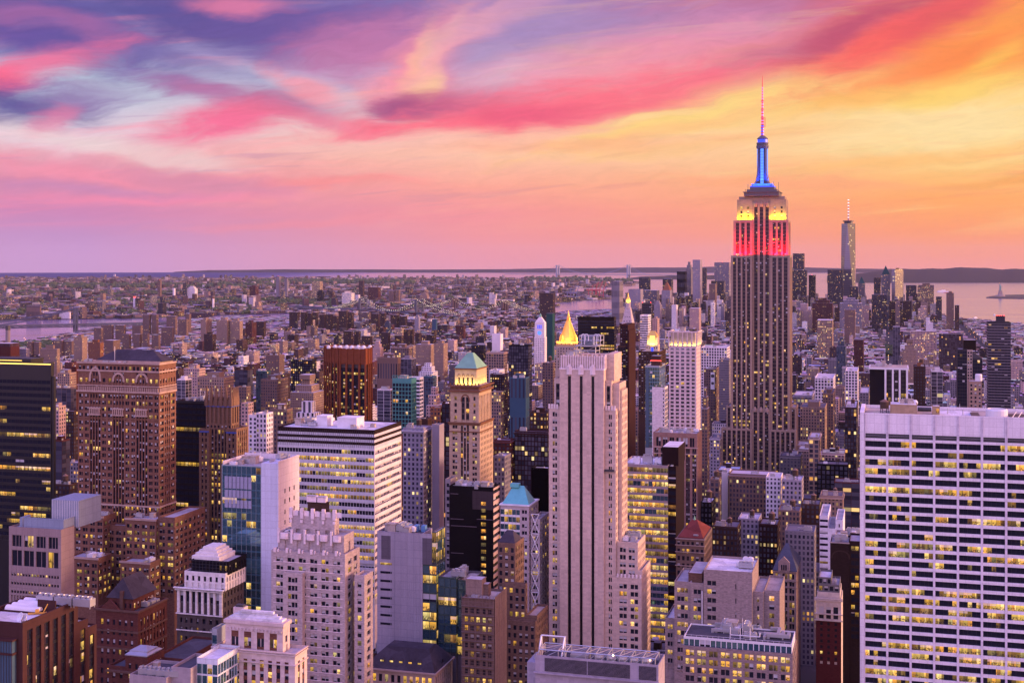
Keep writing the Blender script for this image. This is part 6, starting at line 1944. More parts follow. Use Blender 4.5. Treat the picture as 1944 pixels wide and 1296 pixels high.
def crown_tower():
    b = Bld('art_deco_tower', 'slender brown tower with a crown of pointed buttresses and blue tile bands', 'office tower', 449, 800, 378, 471, seed=41)
    x, z = b.fx, b.z
    wall = wall_mat('ochre_brick', (.34, .205, .135), 'brick')
    blu = paint_mat('blue_tile', (.05, .09, .35), .4)
    b.zv = z(1045)
    g = pier_sty(p=2.6, fh=3.6, ww=1.3, wh=2.1, rec=.5, lit=.12, top=1.5, edge=1.0, bm=wall, bd=-.3)
    xa, xb = x(397), x(429)
    lt = pier_sty(p=2.2, fh=3.6, ww=1.3, wh=2.2, rec=.5, lit=.45, top=.8, cool=.3)
    L = b.L
    b.tower(-b.W, xa, 0, L, 0, z(816), wall, g, 0); b.tower(xb, 0, 0, L, 0, z(814), wall, g, g)
    b.tower(xa + .01, xb - .01, 2, L, 0, z(814), wall, lt, 0)
    y1 = 3
    a0, a1 = x(391, y1), x(439, y1)
    b.tower(a0, a1, y1, L - 2, z(816) - 1, z(806), wall, sty(p=2.6, fh=3.2, ww=1.3, wh=1.8, lit=.1, top=.6), None)
    t = b.tower(a0, a1, y1, L - 2, z(806) - .02, z(772), wall, pier_sty(p=2.9, fh=11.5, ww=1.5, wh=9.0, rec=.8, lit=0, top=1.0, bm=wall, bd=-.5, sill=.6), None)
    b.box('blue_band', blu, a0 - .2, a1 + .2, y1 - .2, y1 - .02, z(774.6), z(772.4)); b.box('blue_band', blu, a1 + .02, a1 + .2, y1, L - 2, z(774.6), z(772.4))
    for (u0, u1) in ((378, 397), (429, 449)): b.box('blue_band', blu, x(u0), x(u1), -.2, -.02, z(823), z(820), key=u0)
    for i in range(6):
        xx = a0 + (i + .08) * (a1 - a0) / 5.2
        m = b.mb('buttress', wall, i)
        m.box(xx - 1.0, xx + .9, y1 - .5, y1 + 1.2, z(773), z(757)); m.frustum((xx - .8, xx + .7, y1 - .3, y1 + 1.1), z(757) + .01, (xx - .4, xx + .35, y1 + .2, y1 + .7), z(735))
        if i < 5: b.box('crown_wall', wall, xx + .91, xx + (a1 - a0) / 5.2 - 1.01, y1 + .2, y1 + .8, z(773), z(762), key=i)
    for i in range(5):
        yy = y1 + 2 + i * (L - 6 - y1) / 4
        m = b.mb('buttress', wall, 10 + i)
        m.box(a1 - 1.0, a1 + .5, yy, yy + 1.5, z(773), z(757)); m.frustum((a1 - .9, a1 + .4, yy + .1, yy + 1.4), z(757) + .01, (a1 - .4, a1 - .1, yy + .6, yy + .9), z(737))
    b.box('core', wall, a0 + 2, a1 - 1.6, y1 + 1.3, L - 3, z(773), z(756))
    b.done()
    c = Bld('dark_glass_block', 'plain black glass block with a few lit yellow floors beside the crowned brown tower', 'office block', 404, 880, 334, 428, seed=42)
    c.zv = c.z(1020)
    c.tier(334, 404, 428, 762, 0, BLACKC, band_sty(p=3, fh=3.9, wh=2.4, lit=.25, runs=.85, bm=BRONZE, pm=BRONZE, blind=.02, rec=.3), core=BLACKC, roof=ROOF_DARK, litfn=lambda f, j, n, l: c.rng.choice((.0, .0, .06, .35, .9)) if j > 2 else 0)
    c.clutter((-c.W + 3, -3, 2, c.L - 2, c.z(763)), 5)
    c.done()


def octagon_tower():
    Y = 1480
    pts = [at(u, 0, y)[:2] for u, y in ((615, 1490), (628, 1468), (641, 1455), (645, 1452), (694, 1440), (700, 1449), (707, 1466), (707, 1490), (690, 1512), (640, 1515))]
    cx, cy = sum(p[0] for p in pts) / len(pts), sum(p[1] for p in pts) / len(pts)
    root = tag(empty('octagonal_brick_tower', (cx, cy, 0)), 'many sided rust red brick tower with deep ribs and a tall windowless crown', 'office tower')
    FOOT.append((cx + 30, cy - 30, 70, 60))
    z1, z2, z0 = at(0, 657, Y)[2], at(0, 687, Y)[2], 0.0
    pp = [(p[0] - cx, p[1] - cy) for p in pts]
    m = MB(); m.prism([(a * .92, c * .92) for a, c in pp], z0, z1 - 2); m.build('core', SPANDREL, root)
    w = MB(); cap = MB(); band = MB()
    wins = []
    rng = random.Random(4)
    for i in range(len(pp)):
        a, c = np.array(pp[i]), np.array(pp[(i + 1) % len(pp)])
        d = c - a; ln = np.linalg.norm(d); d = d / ln; nn = np.array((d[1], -d[0]))
        k = max(1, round(ln / 7.2))
        def slab(mb, s0, s1, d0, d1, za, zb):
            q = [a + d * s0 + nn * d0, a + d * s1 + nn * d0, a + d * s1 + nn * d1, a + d * s0 + nn * d1]
            mb.prism([tuple(t) for t in q][::-1], za, zb)
        for j in range(k + 1):
            s0 = ln * j / k
            slab(w, max(s0 - 1.1, 0), min(s0 + 1.1, ln), -1.6, .25, z0, z1 - (1.2 if j % 2 else 0))
        for j in range(k): slab(cap, ln * j / k + 1.1, ln * (j + 1) / k - 1.1, -1.6, -.55, z2, z1 - .6)
        zf = z2 - 4
        while zf > at(0, 800, Y)[2] - 6:
            slab(band, .3, ln - .3, -1.6, -1.0, zf - 1.1, zf)
            lit = rng.choice((.05, .15, .35, .6))
            for j in range(k):
                for q in range(2):
                    s = ln * (j + .18 + .34 * q) / k
                    if nn[1] < .3: wins.append((a + d * (s + .8) - nn * 1.02, nn, zf - 3.6, 2.2, 2.4, pick(rng, lit, .02, .15)))
            zf -= 3.75
    w.build('wall', TERRA, root); cap.build('crown', TERRA, root); band.build('spandrel', BRONZE, root)
    r = MB(); r.prism([(a * .95, c * .95) for a, c in pp], z1 - 1.9, z1 - 1.6); r.build('roof', ROOF_TAN, root)
    for i in range(8):
        q = MB(); q.lathe(-24 + i * 6.5, -8 + (i % 2) * 5, [(2.2, z1 - 1.6), (2.2, z1 + .4), (1.2, z1 + 1.8)], 8); q.build('vent_dome', METAL_W, root)
    wins.sort(key=lambda t: -t[2])
    for p, nn, zz, ww, h, var in wins[:100]:
        o = bpy.data.objects.new('window', pane_mesh(ww, h, var)); COL.objects.link(o); o.parent = root
        o.location = (p[0], p[1], zz); o.rotation_euler = (0, 0, atan2(nn[0], -nn[1]) * 1.0)
    vs, fs, uv, pa = [], [], [], []
    for p, nn, zz, ww, h, var in wins[100:]:
        d = np.array((-nn[1], nn[0])); n = len(vs)
        for e, g in ((-1, 0), (1, 0), (1, 1), (-1, 1)): vs.append((*(p + d * e * ww / 2 + nn * .05), zz + g * h))
        fs.append((n, n + 1, n + 2, n + 3)); uv += [0, 0, ww, 0, ww, 1, 0, 1]
        l, c_, bl = VARIANTS[var]; pa += [l, c_, bl, rng.random()] * 4
    me = bpy.data.meshes.new('window'); me.from_pydata(vs, [], fs); me.materials.append(MATS['pane'])
    me.uv_layers.new(name='uv').data.foreach_set('uv', uv); me.color_attributes.new('pa', 'FLOAT_COLOR', 'CORNER').data.foreach_set('color', pa)
    o = bpy.data.objects.new('window', me); COL.objects.link(o); o.parent = root; o['kind'] = 'stuff'


def mid_towers():
    # teal gridded glass with a striped white slab behind it
    b = Bld('teal_glass_tower', 'dark glass tower with a teal steel grid and orange lit windows near its top', 'office tower', 781, 1250, 745, 790.5, seed=43, maxobj=60)
    b.zv = b.z(830)
    b.tier(745, 781, 790.5, 719, 0, TEALM, glass_sty(p=3.4, fh=3.8, wh=3.0, lit=.08, mull=.55, rec=.4, pd=.2, cool=0, blind=0, top=4), core=DARKM, roof=ROOF_DARK)
    b.box('top_frame', TEALM, -b.W, 0, 0, .4, b.z(714), b.z(713)); 
    for i in range(9): b.box('top_frame', TEALM, -b.W + i * b.W / 8.2, -b.W + i * b.W / 8.2 + .4, 0, .4, b.z(719), b.z(714))
    b.clutter((-b.W + 2, -2, 3, b.L - 1, b.z(721)), 3)
    b.done()
    b = Bld('striped_office_block', 'white and grey striped slab against the teal gridded glass tower', 'office block', 797, 1290, 776, 804, seed=44, maxobj=40)
    b.zv = b.z(810)
    b.tier(776, 797, 804, 716, 0, METAL_W, band_sty(p=4, fh=3.7, wh=1.9, lit=.03), roof=ROOF_GREY)
    b.done()
    # golden pyramid
    b = Bld('gold_pyramid_tower', 'limestone tower with a glowing golden pyramid roof and spired lantern', 'skyscraper', 1096, 1900, 1054, 1101, seed=45, maxobj=40)
    x, z = b.fx, b.z
    b.zv = z(700)
    L = b.L = 30
    b.tower(-b.W, 0, 0, L, 0, z(657), LIMED, sty(p=4, fh=3.8, ww=1.6, wh=2.2, lit=.2), E=0)
    u0, u1 = x(1058, 3), x(1096, 3); w = (u1 - u0)
    b.tower(u0, u1, 3, 3 + w * .9, z(657) - 1, z(648.5), wall_mat('floodlit_stone', (.62, .42, .2), 'stone'), sty(p=3, fh=4.5, ww=1.4, wh=3, lit=.3, top=1), E=0)  # golden glow of the floodlights put into this tier's stone colour
    cx, cy = (u0 + u1) / 2, 3 + w * .45
    m = b.mb('pyramid_roof', GOLD)
    m.lathe(cx, cy, [(w * .44 * 1.08, z(648.4)), (w * .42, z(645)), (w * .085 * 1.08, z(609))], 8, pi / 8)
    for i in range(8):
        a = pi / 8 + i * pi / 4
        m.tube((cx + w * .43 * cos(a), cy + w * .43 * sin(a), z(645)), (cx + w * .09 * cos(a), cy + w * .09 * sin(a), z(609)), .35, 4)
        if i % 2: b.mb('corner_pinnacle', GOLD, i).lathe(cx + w * .48 * cos(a), cy + w * .48 * sin(a), [(1.6, z(650)), (1.4, z(643)), (.1, z(636))], 6)
    b.mb('lantern', GOLD).lathe(cx, cy, [(2.6, z(609)), (2.6, z(603)), (1.6, z(601)), (.9, z(597)), (.15, z(590))], 8)
    for i in range(4):
        a = -pi / 2 + i * pi / 2
        b.lamp('AREA', cx + (w * .62) * cos(a), cy + (w * .62) * sin(a), z(650), 30000, (1, .38, .03), (radians(150), 0, a + pi / 2), (w, 1.5))
    b.done()
    # clock tower with gold lantern
    b = Bld('campanile_tower', 'white marble bell tower shaped skyscraper with a small glowing gold lantern', 'skyscraper', 1200, 2050, 1180, 1204, L=22, seed=46, maxobj=40)
    x, z = b.fx, b.z
    b.zv = z(680)
    W = b.W
    wt = wall_mat('grey_marble', (.47, .41, .42), 'stone')
    b.tower(-W, 0, 0, 22, 0, z(616), wt, sty(p=3.6, fh=4, ww=1.2, wh=2.0, lit=.15), E=0)
    cx, cy = -W / 2, 11
    b.mb('pyramid_roof', wt).frustum((-W, 0, 0, 22), z(616), (cx - 4.2, cx + 4.2, cy - 4.2, cy + 4.2), z(586))
    for r_ in range(3):
        for c_ in (-1, 0, 1):
            zz = z(611 - r_ * 8); f = (8 - r_ * 2.0)
            b.wins.append(('N', 1.2 + r_ * 2.0, cx + c_ * f * .55, zz, 1.3, 1.8, 0, 0))
    b.mb('cupola', wt).lathe(cx, cy, [(5.0, z(586)), (5.0, z(584)), (3.8, z(583.5)), (3.8, z(575)), (4.6, z(574.5))], 8)
    b.mb('lantern', GOLD).lathe(cx, cy, [(3.4, z(574)), (3.2, z(570)), (2.2, z(566)), (1.0, z(563)), (.2, z(556))], 8)
    b.mb('lantern_light', YELLIT).lathe(cx, cy, [(3.7, z(572.5)), (3.7, z(570.5))], 8)
    b.lamp('AREA', cx, cy - 5.5, z(575), 6000, (1, .5, .05), (radians(165), 0, 0), (8, 1))
    b.done()
    # dark box with lit rows
    b = Bld('dark_office_box', 'flat topped dark brown office box with yellow lit rows behind the gold pyramid', 'office tower', 1166, 1700, 1097, 1169.5, seed=47, maxobj=60)
    b.zv = b.z(700)
    def lf(f, j, n, l): return 0 if j < 2 else (.0 if f != 'N' else b.rng.choice((.1, .35, .6, .85)))
    b.tier(1097, 1166, 1169.5, 602, 0, BRONZE, band_sty(p=2.6, fh=3.9, wh=2.2, lit=.4, runs=.6, bm=BRONZE, pm=BRONZE, blind=0, cool=.1, rec=.3, top=4), core=BLACKC, litfn=lf, roof=ROOF_DARK)
    b.done()
    # red-brown slim tower, two faces
    b = Bld('slim_red_tower', 'slim dark red slab tower with balconies on its dark front', 'apartment tower', 1192, 1350, 1174, 1205, seed=48, maxobj=60)
    x, z = b.fx, b.z
    b.zv = z(840)
    mr = wall_mat('oxblood_brick', (.17, .045, .05), 'brick', .7)
    b.tower(x(1177), 0, 0, b.L, 0, z(616), mr, pier_sty(p=3, fh=3, ww=1.6, wh=1.8, lit=.04, bm=BRWN), 0, roof=ROOF_DARK)
    b.tower(x(1174) - .01, x(1192) - 2, -3, -.02, 0, z(656), BRWN, band_sty(p=3, fh=3, wh=1.7, lit=.05, blind=.5, bm=wall_mat('dusk_brown', (.10, .06, .07), 'brick')), 0)
    b.box('wall', mr, .01, 1.5, -2, b.L - 3, 0, z(627))
    b.done()
    # blue glass hotel and its blank white neighbour
    b = Bld('blue_glass_tower', 'light blue glass tower with a red lit crown bar', 'hotel tower', 1252, 1180, 1225, 1263, seed=49, maxobj=60)
    x, z = b.fx, b.z
    b.zv = z(850)
    b.tower(-b.W, 0, 0, b.L, 0, z(694), GLASSW, glass_sty(p=2.2, fh=3.3, wh=2.8, lit=.05, tv=10, bm=paint_mat('sky_blue_band', (.12, .26, .34), .2)), core=DARKM, roof=ROOF_GREY)
    b.room('plant_house', BRWN, x(1236, 4), x(1254, 4), 4, 14, z(694) - 1, z(677))
    b.box('red_light_bar', REDLAMP, x(1235, 3.5), x(1255, 3.5), 3.6, 3.9, z(686), z(684.6))
    b.box('corner_glass', BLUEG, -b.W + .5, x(1232), -.3, -.02, z(850), z(700))
    b.done()
    b = Bld('blank_white_slab', 'narrow white slab with a blank wall and one column of small windows', 'building', 1262, 1120, 1238, 1268, seed=50)
    x, z = b.fx, b.z
    b.zv = z(830)
    t = b.tower(-b.W, 0, 0, b.L, 0, z(735), WHITEB, [(-b.W, x(1257), sty(p=100, ww=.3, wh=.3, fh=60, lit=0)), (x(1257), 0, sty(p=3, fh=3.2, ww=1.2, wh=1.5, lit=0, blind=0, rec=.35))], glass_sty(lit=.03, tv=11), roof=ROOF_DARK)
    gr = MB()
    for i in range(26): gr.lathe(-b.W + b.rng.uniform(1, b.W - 1) + b.W / 2, b.rng.uniform(1, 5) - b.L / 2, [(.2, t[4]), (b.rng.uniform(.6, 1.1), t[4] + .8), (.2, t[4] + b.rng.uniform(1.4, 2.6))], 6)
    gr.build('roof_garden', paint_mat('garden_green', (.05, .09, .03), .9), b.root)
    b.done()
    # pale pink gridded tower with flared lit crown
    b = Bld('gridded_pale_tower', 'pale pink gridded tower with a flared crown lit yellow from within', 'hotel tower', 1322, 1050, 1270, 1330, seed=51)
    x, z = b.fx, b.z
    pw = wall_mat('pale_pink_stone', (.58, .47, .47), 'stone', var=.1)
    b.zv = z(825)
    g = sty(p=4.1, fh=3.05, ww=2.5, wh=1.9, rec=.35, lit=.02, blind=0, top=.6, sill=.6, edge=.4, tv=12)
    zt = z(658)
    b.tower(-b.W, 0, 0, b.L, 0, zt, pw, g, sty(p=3, fh=3.05, ww=1.2, wh=1.9, rec=.35, lit=.02, tv=12), roof=ROOF_GREY)
    zc = z(631)
    k = 6
    for i in range(k + 1):
        xx = -b.W + i * b.W / k
        m = b.mb('crown_fin', pw, i); m.frustum((xx - .7, xx + .7, -.2, 1.0), zt + .01, (xx * 1.03 - .3 + .4, xx * 1.03 + .3 + .4, -1.2, .0), zc)
    for i in range(5):
        yy = i * (b.L - 1) / 4
        m = b.mb('crown_fin', pw, 20 + i); m.frustum((-.6, .6, yy, yy + 1), zt + .01, (.6, 1.4, yy, yy + 1), zc)
    b.box('crown_wall', wall_mat('crown_stone', (.5, .42, .38), 'stone'), -b.W + 1.2, -1.2, 1.2, b.L - 2, zt - 1, zc - .3)
    b.box('crown_rail', pw, -b.W * 1.03, 1.0, -1.3, -.6, zc, zc + 1.0); b.box('crown_rail', pw, .6, 1.5, -.59, b.L, zc, zc + .99); b.box('crown_rail', pw, -b.W * 1.03, -b.W * 1.03 + .8, -.59, b.L, zc, zc + .99)
    b.lamp('AREA', -b.W / 2, .4, zt + .5, 3800, (1, .66, .12), (radians(175), 0, 0), (b.W, .6)); b.lamp('AREA', -.3, b.L / 2, zt + .5, 2600, (1, .66, .12), (radians(175), 0, radians(90)), (b.L, .6))
    b.clutter((-b.W + 2, -2, 2, b.L - 3, zc - .3), 6)
    b.done()
    # brown tower with a glowing gold cap
    b = Bld('gold_capped_tower', 'brown apartment tower with a stepped cap glowing yellow', 'apartment tower', 1252, 1500, 1212, 1264, seed=52, maxobj=60)
    x, z = b.fx, b.z
    b.zv = z(790)
    b.tower(-b.W, 0, 0, b.L, 0, z(667), BRWN, sty(p=3, fh=3.1, ww=1.6, wh=1.6, lit=.06, blind=.4))
    yl = wall_mat('lit_cream_stone', (.6, .5, .36), 'stone')
    b.tower(x(1226, 5), x(1249, 5), 5, 18, z(667) - 1, z(655), yl, sty(p=3, ww=1.2, wh=2, lit=.5), None)
    b.box('lit_panel', YELLIT, x(1234, 5), x(1243, 5), 4.6, 4.9, z(657), z(638)); b.box('blue_panel', BLUELIT, x(1236, 4), x(1240, 4), 4.4, 4.9, z(668), z(660))
    b.tower(x(1229, 6), x(1247, 6), 6, 16, z(655) - .5, z(640), yl, 0, None); b.hip('gold_cap', GOLD, x(1229, 6), x(1247, 6), 6, 16, z(640), z(629), .5)
    b.lamp('AREA', x(1238, 5), 3.5, z(655), 4200, (1, .62, .1), (radians(168), 0, 0), (12, 1))
    b.done()
    # dark slabs right of the bell tower
    b = Bld('black_slim_tower', 'slim black glass tower with two red beacons on its roof corners', 'apartment tower', 1236, 2100, 1219, 1238.5, seed=53, maxobj=30)
    b.zv = b.z(640)
    b.tier(1219, 1236, 1238.5, 575, 0, BLACKC, glass_sty(lit=.01, fh=4, p=3), core=BLACKC, roof=ROOF_DARK)
    for e in (-b.W + .6, -.6): b.mb('beacon', REDLAMP, e).lathe(e, .6, [(.5, b.z(575)), (.6, b.z(573.6)), (.2, b.z(573))], 8)
    b.done()
    b = Bld('ribbed_tower', 'light ribbed tower of dark and pale stripes under the slim black glass tower', 'apartment tower', 1230, 1950, 1215, 1236, seed=54, maxobj=30)
    b.zv = b.z(680)
    b.tier(1215, 1230, 1236, 598, 0, WHITEB, band_sty(p=3, fh=3.4, wh=1.9, lit=.05, blind=.3), roof=ROOF_GREY)
    b.done()
    # black striped block and dark balcony tower on the far right
    b = Bld('striped_dark_block', 'black flat topped block with four bright white vertical fins', 'office block', 1723, 1150, 1651, L=34, seed=55, maxobj=60)
    x, z = b.fx, b.z
    b.zv = z(775)
    zt = z(702)
    wt = METAL_W
    xm = x(1680)
    b.tower(xm, 0, 0, 34, 0, zt, DARKM, glass_sty(p=2.6, fh=3.7, wh=3.2, lit=.05, mull=.5, rec=.3, pm=BRONZE, bm=BLACKC, cool=0, top=2), 0, core=BLACKC)
    b.box('wall', wall_mat('dark_plum_panel', (.06, .045, .07), 'panel'), -b.W, xm - .01, 1, 34, 0, zt)
    for u in (1681, 1695, 1708, 1722): b.box('white_fin', wt, x(u) - .8, x(u) + .8, -.9, -.02, 0, zt, key=u)
    b.box('roof_band', wt, -b.W - .6, 1, -1.0, 34.5, zt + .004, zt + 1.6)
    b.box('roof', ROOF_TAN, -b.W + .5, 0, 0, 33.5, zt + 1.61, zt + 1.7)
    b.clutter((-b.W + 3, -3, 3, 30, zt + 1.7), 5)
    b.done()
    b = Bld('balcony_tower', 'tall dark apartment tower of grey balcony bands topped by red lamps', 'apartment tower', 1919, 1500, 1876, L=26, seed=56, maxobj=80)
    x, z = b.fx, b.z
    b.zv = z(775)
    dk = wall_mat('dark_slate_panel', (.13, .12, .15), 'panel')
    b.tower(-b.W, 0, 0, 26, 0, z(612), dk, band_sty(p=3.4, fh=3.2, wh=1.9, lit=.035, blind=.05, bm=wall_mat('grey_balcony', (.24, .22, .26), 'stone'), cool=0), E=band_sty(p=5, fh=3.2, wh=1.6, lit=.02, bm=wall_mat('mauve_balcony', (.30, .25, .28), 'stone')), roof=ROOF_DARK)
    b.tower(x(1892, 4), x(1908, 4), 4, 16, z(612) - 1, z(600), dk, 0, 0)
    for u in (1893, 1897, 1901, 1906): b.mb('beacon', REDLAMP, u).lathe(x(u, 4), 4.5, [(.5, z(600)), (.6, z(598.6)), (.2, z(598))], 8)
    b.done()
    b = Bld('dark_glass_apartments', 'dark glass apartment tower with a pale gridded strip and slanted roofs', 'apartment tower', 1865, 1300, 1818, 1868, L=26, seed=57, maxobj=60)
    x, z = b.fx, b.z
    b.zv = z(775)
    gl = glass_sty(p=2.4, fh=3.2, wh=2.6, lit=.05, tv=None, cool=0, rec=.3)
    b.tower(-b.W, x(1836), 0, 26, 0, z(663), dk, gl, E=0, core=DARKM); b.tower(x(1836) + .01, x(1846), -.5, 20, 0, z(664), LIMED, sty(p=2.6, fh=3.2, ww=1.6, wh=1.9, lit=.05), 0)
    b.tower(x(1846) + .01, 0, 0, 26, 0, z(680), dk, gl, 0, core=DARKM); b.room('plant_house', BRONZE, x(1829, 5), x(1853, 5), 5, 18, z(666), z(647))
    b.mb('slanted_roof', DARKM).frustum((x(1846), 0, 0, 12), z(680), (x(1846), x(1847), 0, 12), z(668))
    b.done()
    b = Bld('tan_brick_tower', 'tan brick tower with a white cylinder tank in front of the dark glass apartments', 'apartment tower', 1864, 1000, 1840, 1868.5, L=20, seed=58, maxobj=40)
    x, z = b.fx, b.z
    b.zv = z(775)
    b.tower(-b.W, 0, 0, 20, 0, z(724), TANB, sty(p=3.2, fh=3.1, ww=1.4, wh=1.7, lit=.05, blind=.4), 0)
    b.mb('roof_tank', METAL_W).lathe(x(1858, 5), 6, [(2.6, z(724)), (2.6, z(713)), (2.2, z(711))], 12)
    b.done()


def world_tower():
    Y = 5880
    u0, u1 = 1599.5, 1629.5
    X0, X1 = at(u0, 0, Y)[0], at(u1, 0, Y)[0]
    w = X1 - X0; cx = (X0 + X1) / 2; cy = Y + w / 2
    zt = at(0, 424, Y)[2]
    root = tag(empty('tapered_glass_skyscraper', (cx, cy, 0), -TH - .12), 'tapering faceted glass skyscraper with a tall needle, far beyond the blue lit mast', 'skyscraper')
    h = w * .43
    m = MB()
    B = [(-h, -h, 40), (h, -h, 40), (h, h, 40), (-h, h, 40)]
    r = h * 1.0
    T = [(0, -r, zt), (r, 0, zt), (0, r, zt), (-r, 0, zt)]
    m.v = [(a, b_, 0) for a, b_, _ in B] + B + T
    for i in range(4):
        j = (i + 1) % 4
        m.f += [(i, j, 4 + j, 4 + i), (4 + i, 4 + j, 8 + i), (4 + j, 8 + j, 8 + i)]
    m.f.append((8, 9, 10, 11))
    mt, nt, bs = new_mat('mirror_glass_skin')
    tc = nt.nodes.new('ShaderNodeTexCoord'); ob = E(nt, tc.outputs['Object'])
    x_, y_, z_ = n_sep(nt, ob)
    fl = (z_ * (1 / 8.0)).fract().lt(.22)
    on = n_white(nt, n_xyz(nt, ((x_ + y_) * .14).floor(), (z_ * (1 / 8.0)).floor(), 1.0)).gt(.945)
    nt.links.new(n_mix(nt, fl, (.135, .135, .18, 1), (.06, .06, .09, 1)).s, bs.inputs['Base Color'])
    bs.inputs['Metallic'].default_value = .55; bs.inputs['IOR'].default_value = 1.9; bs.inputs['Roughness'].default_value = .07
    bs.inputs['Emission Color'].default_value = (1, .75, .3, 1)
    nt.links.new((on * (1.0 - fl) * .55).s, bs.inputs['Emission Strength']); mt.cycles.emission_sampling = 'NONE'
    MATS['mirror'] = mt
    m.build('glass_skin', mt, root)
    q = MB(); q.lathe(0, 0, [(h * .62, zt), (h * .62, zt + 8), (h * .8, zt + 9), (h * .8, zt + 13), (h * .2, zt + 14)], 16); q.build('antenna_ring', DARKM, root)
    q = MB(); q.lathe(0, 0, [(3.4, zt + 10), (2.4, zt + 60), (.8, at(0, 378, Y)[2])], 8); q.build('needle', paint_mat('needle_grey', (.42, .16, .2), .5), root)
    for i in range(7):
        q = MB(); q.lathe(0, 0, [(3.6, zt + 26 + i * 13), (3.6, zt + 29.5 + i * 13)], 8); q.build('needle_lamp', paint_mat('needle_light', (.6, .5, .5), .4, 0, (1, .62, .58, 1), 1.5), root)

    # the harbour tower whose turned flank mirrors the afterglow
    Y = 5650
    a, c_ = at(1694, 511, Y), at(1714.5, 511, Y)
    w = (c_[0] - a[0]) / cos(radians(24))
    r2 = tag(empty('mirror_glass_tower', ((a[0] + c_[0]) / 2 + 8, Y + 30, 0), radians(52)), 'harbour tower whose mirrored flank glows gold in the sunset', 'skyscraper')
    m = MB(); m.box(-46, 46, -8, 8, 0, a[2] - 6); m.box(-42, 42, -7, 7, a[2] - 6 + .01, a[2]); m.build('glass_skin', mt, r2)
    m = MB(); m.box(-10, 10, -4, 4, a[2] + .01, a[2] + 5); m.build('penthouse', BRONZE, r2)


for f_ in (crown_tower, octagon_tower, mid_towers, world_tower): f_()

# ------------------------------------------------------------------ the middle distance: one line to a building
CC = dict(T=(.42, .295, .235), B=(.19, .105, .09), R=(.28, .085, .075), W=(.60, .56, .60), G=(.30, .28, .33), P=(.50, .35, .33), D=(.045, .04, .055), L=(.37, .34, .42),
          K=(.014, .013, .018), E=(.05, .20, .20), U=(.10, .22, .34), O=(.44, .19, .10), M=(.15, .06, .065), S=(.33, .22, .19))
FAC = dict(g=(3.0, 3.3, .10, .50), h=(2.6, 2.9, .05, .42), b=(6.0, 3.3, .015, .95), o=(2.6, 3.7, .06, .74), l=(3.2, 3.8, .2, .6), q=(2.5, 3.5, .09, .52), n=(3, 3, 0, 0), v=(4.0, 40.0, .0, .45), w=(4.0, 4.2, .08, .66), d=(3.0, 3.6, .04, .8))
KIND = dict(a=('apartment_tower', 'apartment tower'), o=('office_tower', 'office tower'), l=('loft_building', 'building'), h=('housing_tower', 'apartment tower'), s=('skyscraper', 'skyscraper'))
TANKS = []           # places for rooftop water tanks
RNG = random.Random(77)
PALE = (.50, .48, .54)


def corner_boxes(Xc, Yc, parts):
    """parts: (x0,x1,y0,y1,z0,z1,wall,roof,fac,top) in corner coordinates -> list for box_uv_mesh, centred on the first box's base"""
    p = parts[0]
    mx, my = (p[0] + p[1]) / 2, (p[2] + p[3]) / 2
    out = []
    for (x0, x1, y0, y1, z0, z1, wc, rc, fc, tp) in parts:
        out.append((obox((x0 + x1) / 2 - mx, (y0 + y1) / 2 - my, x1 - x0, y1 - y0, z0, z1, 0.0, tp), wc, rc, fc, RNG.random()))
    return (Xc + mx * C16 + my * S16, Yc - mx * S16 + my * C16), out


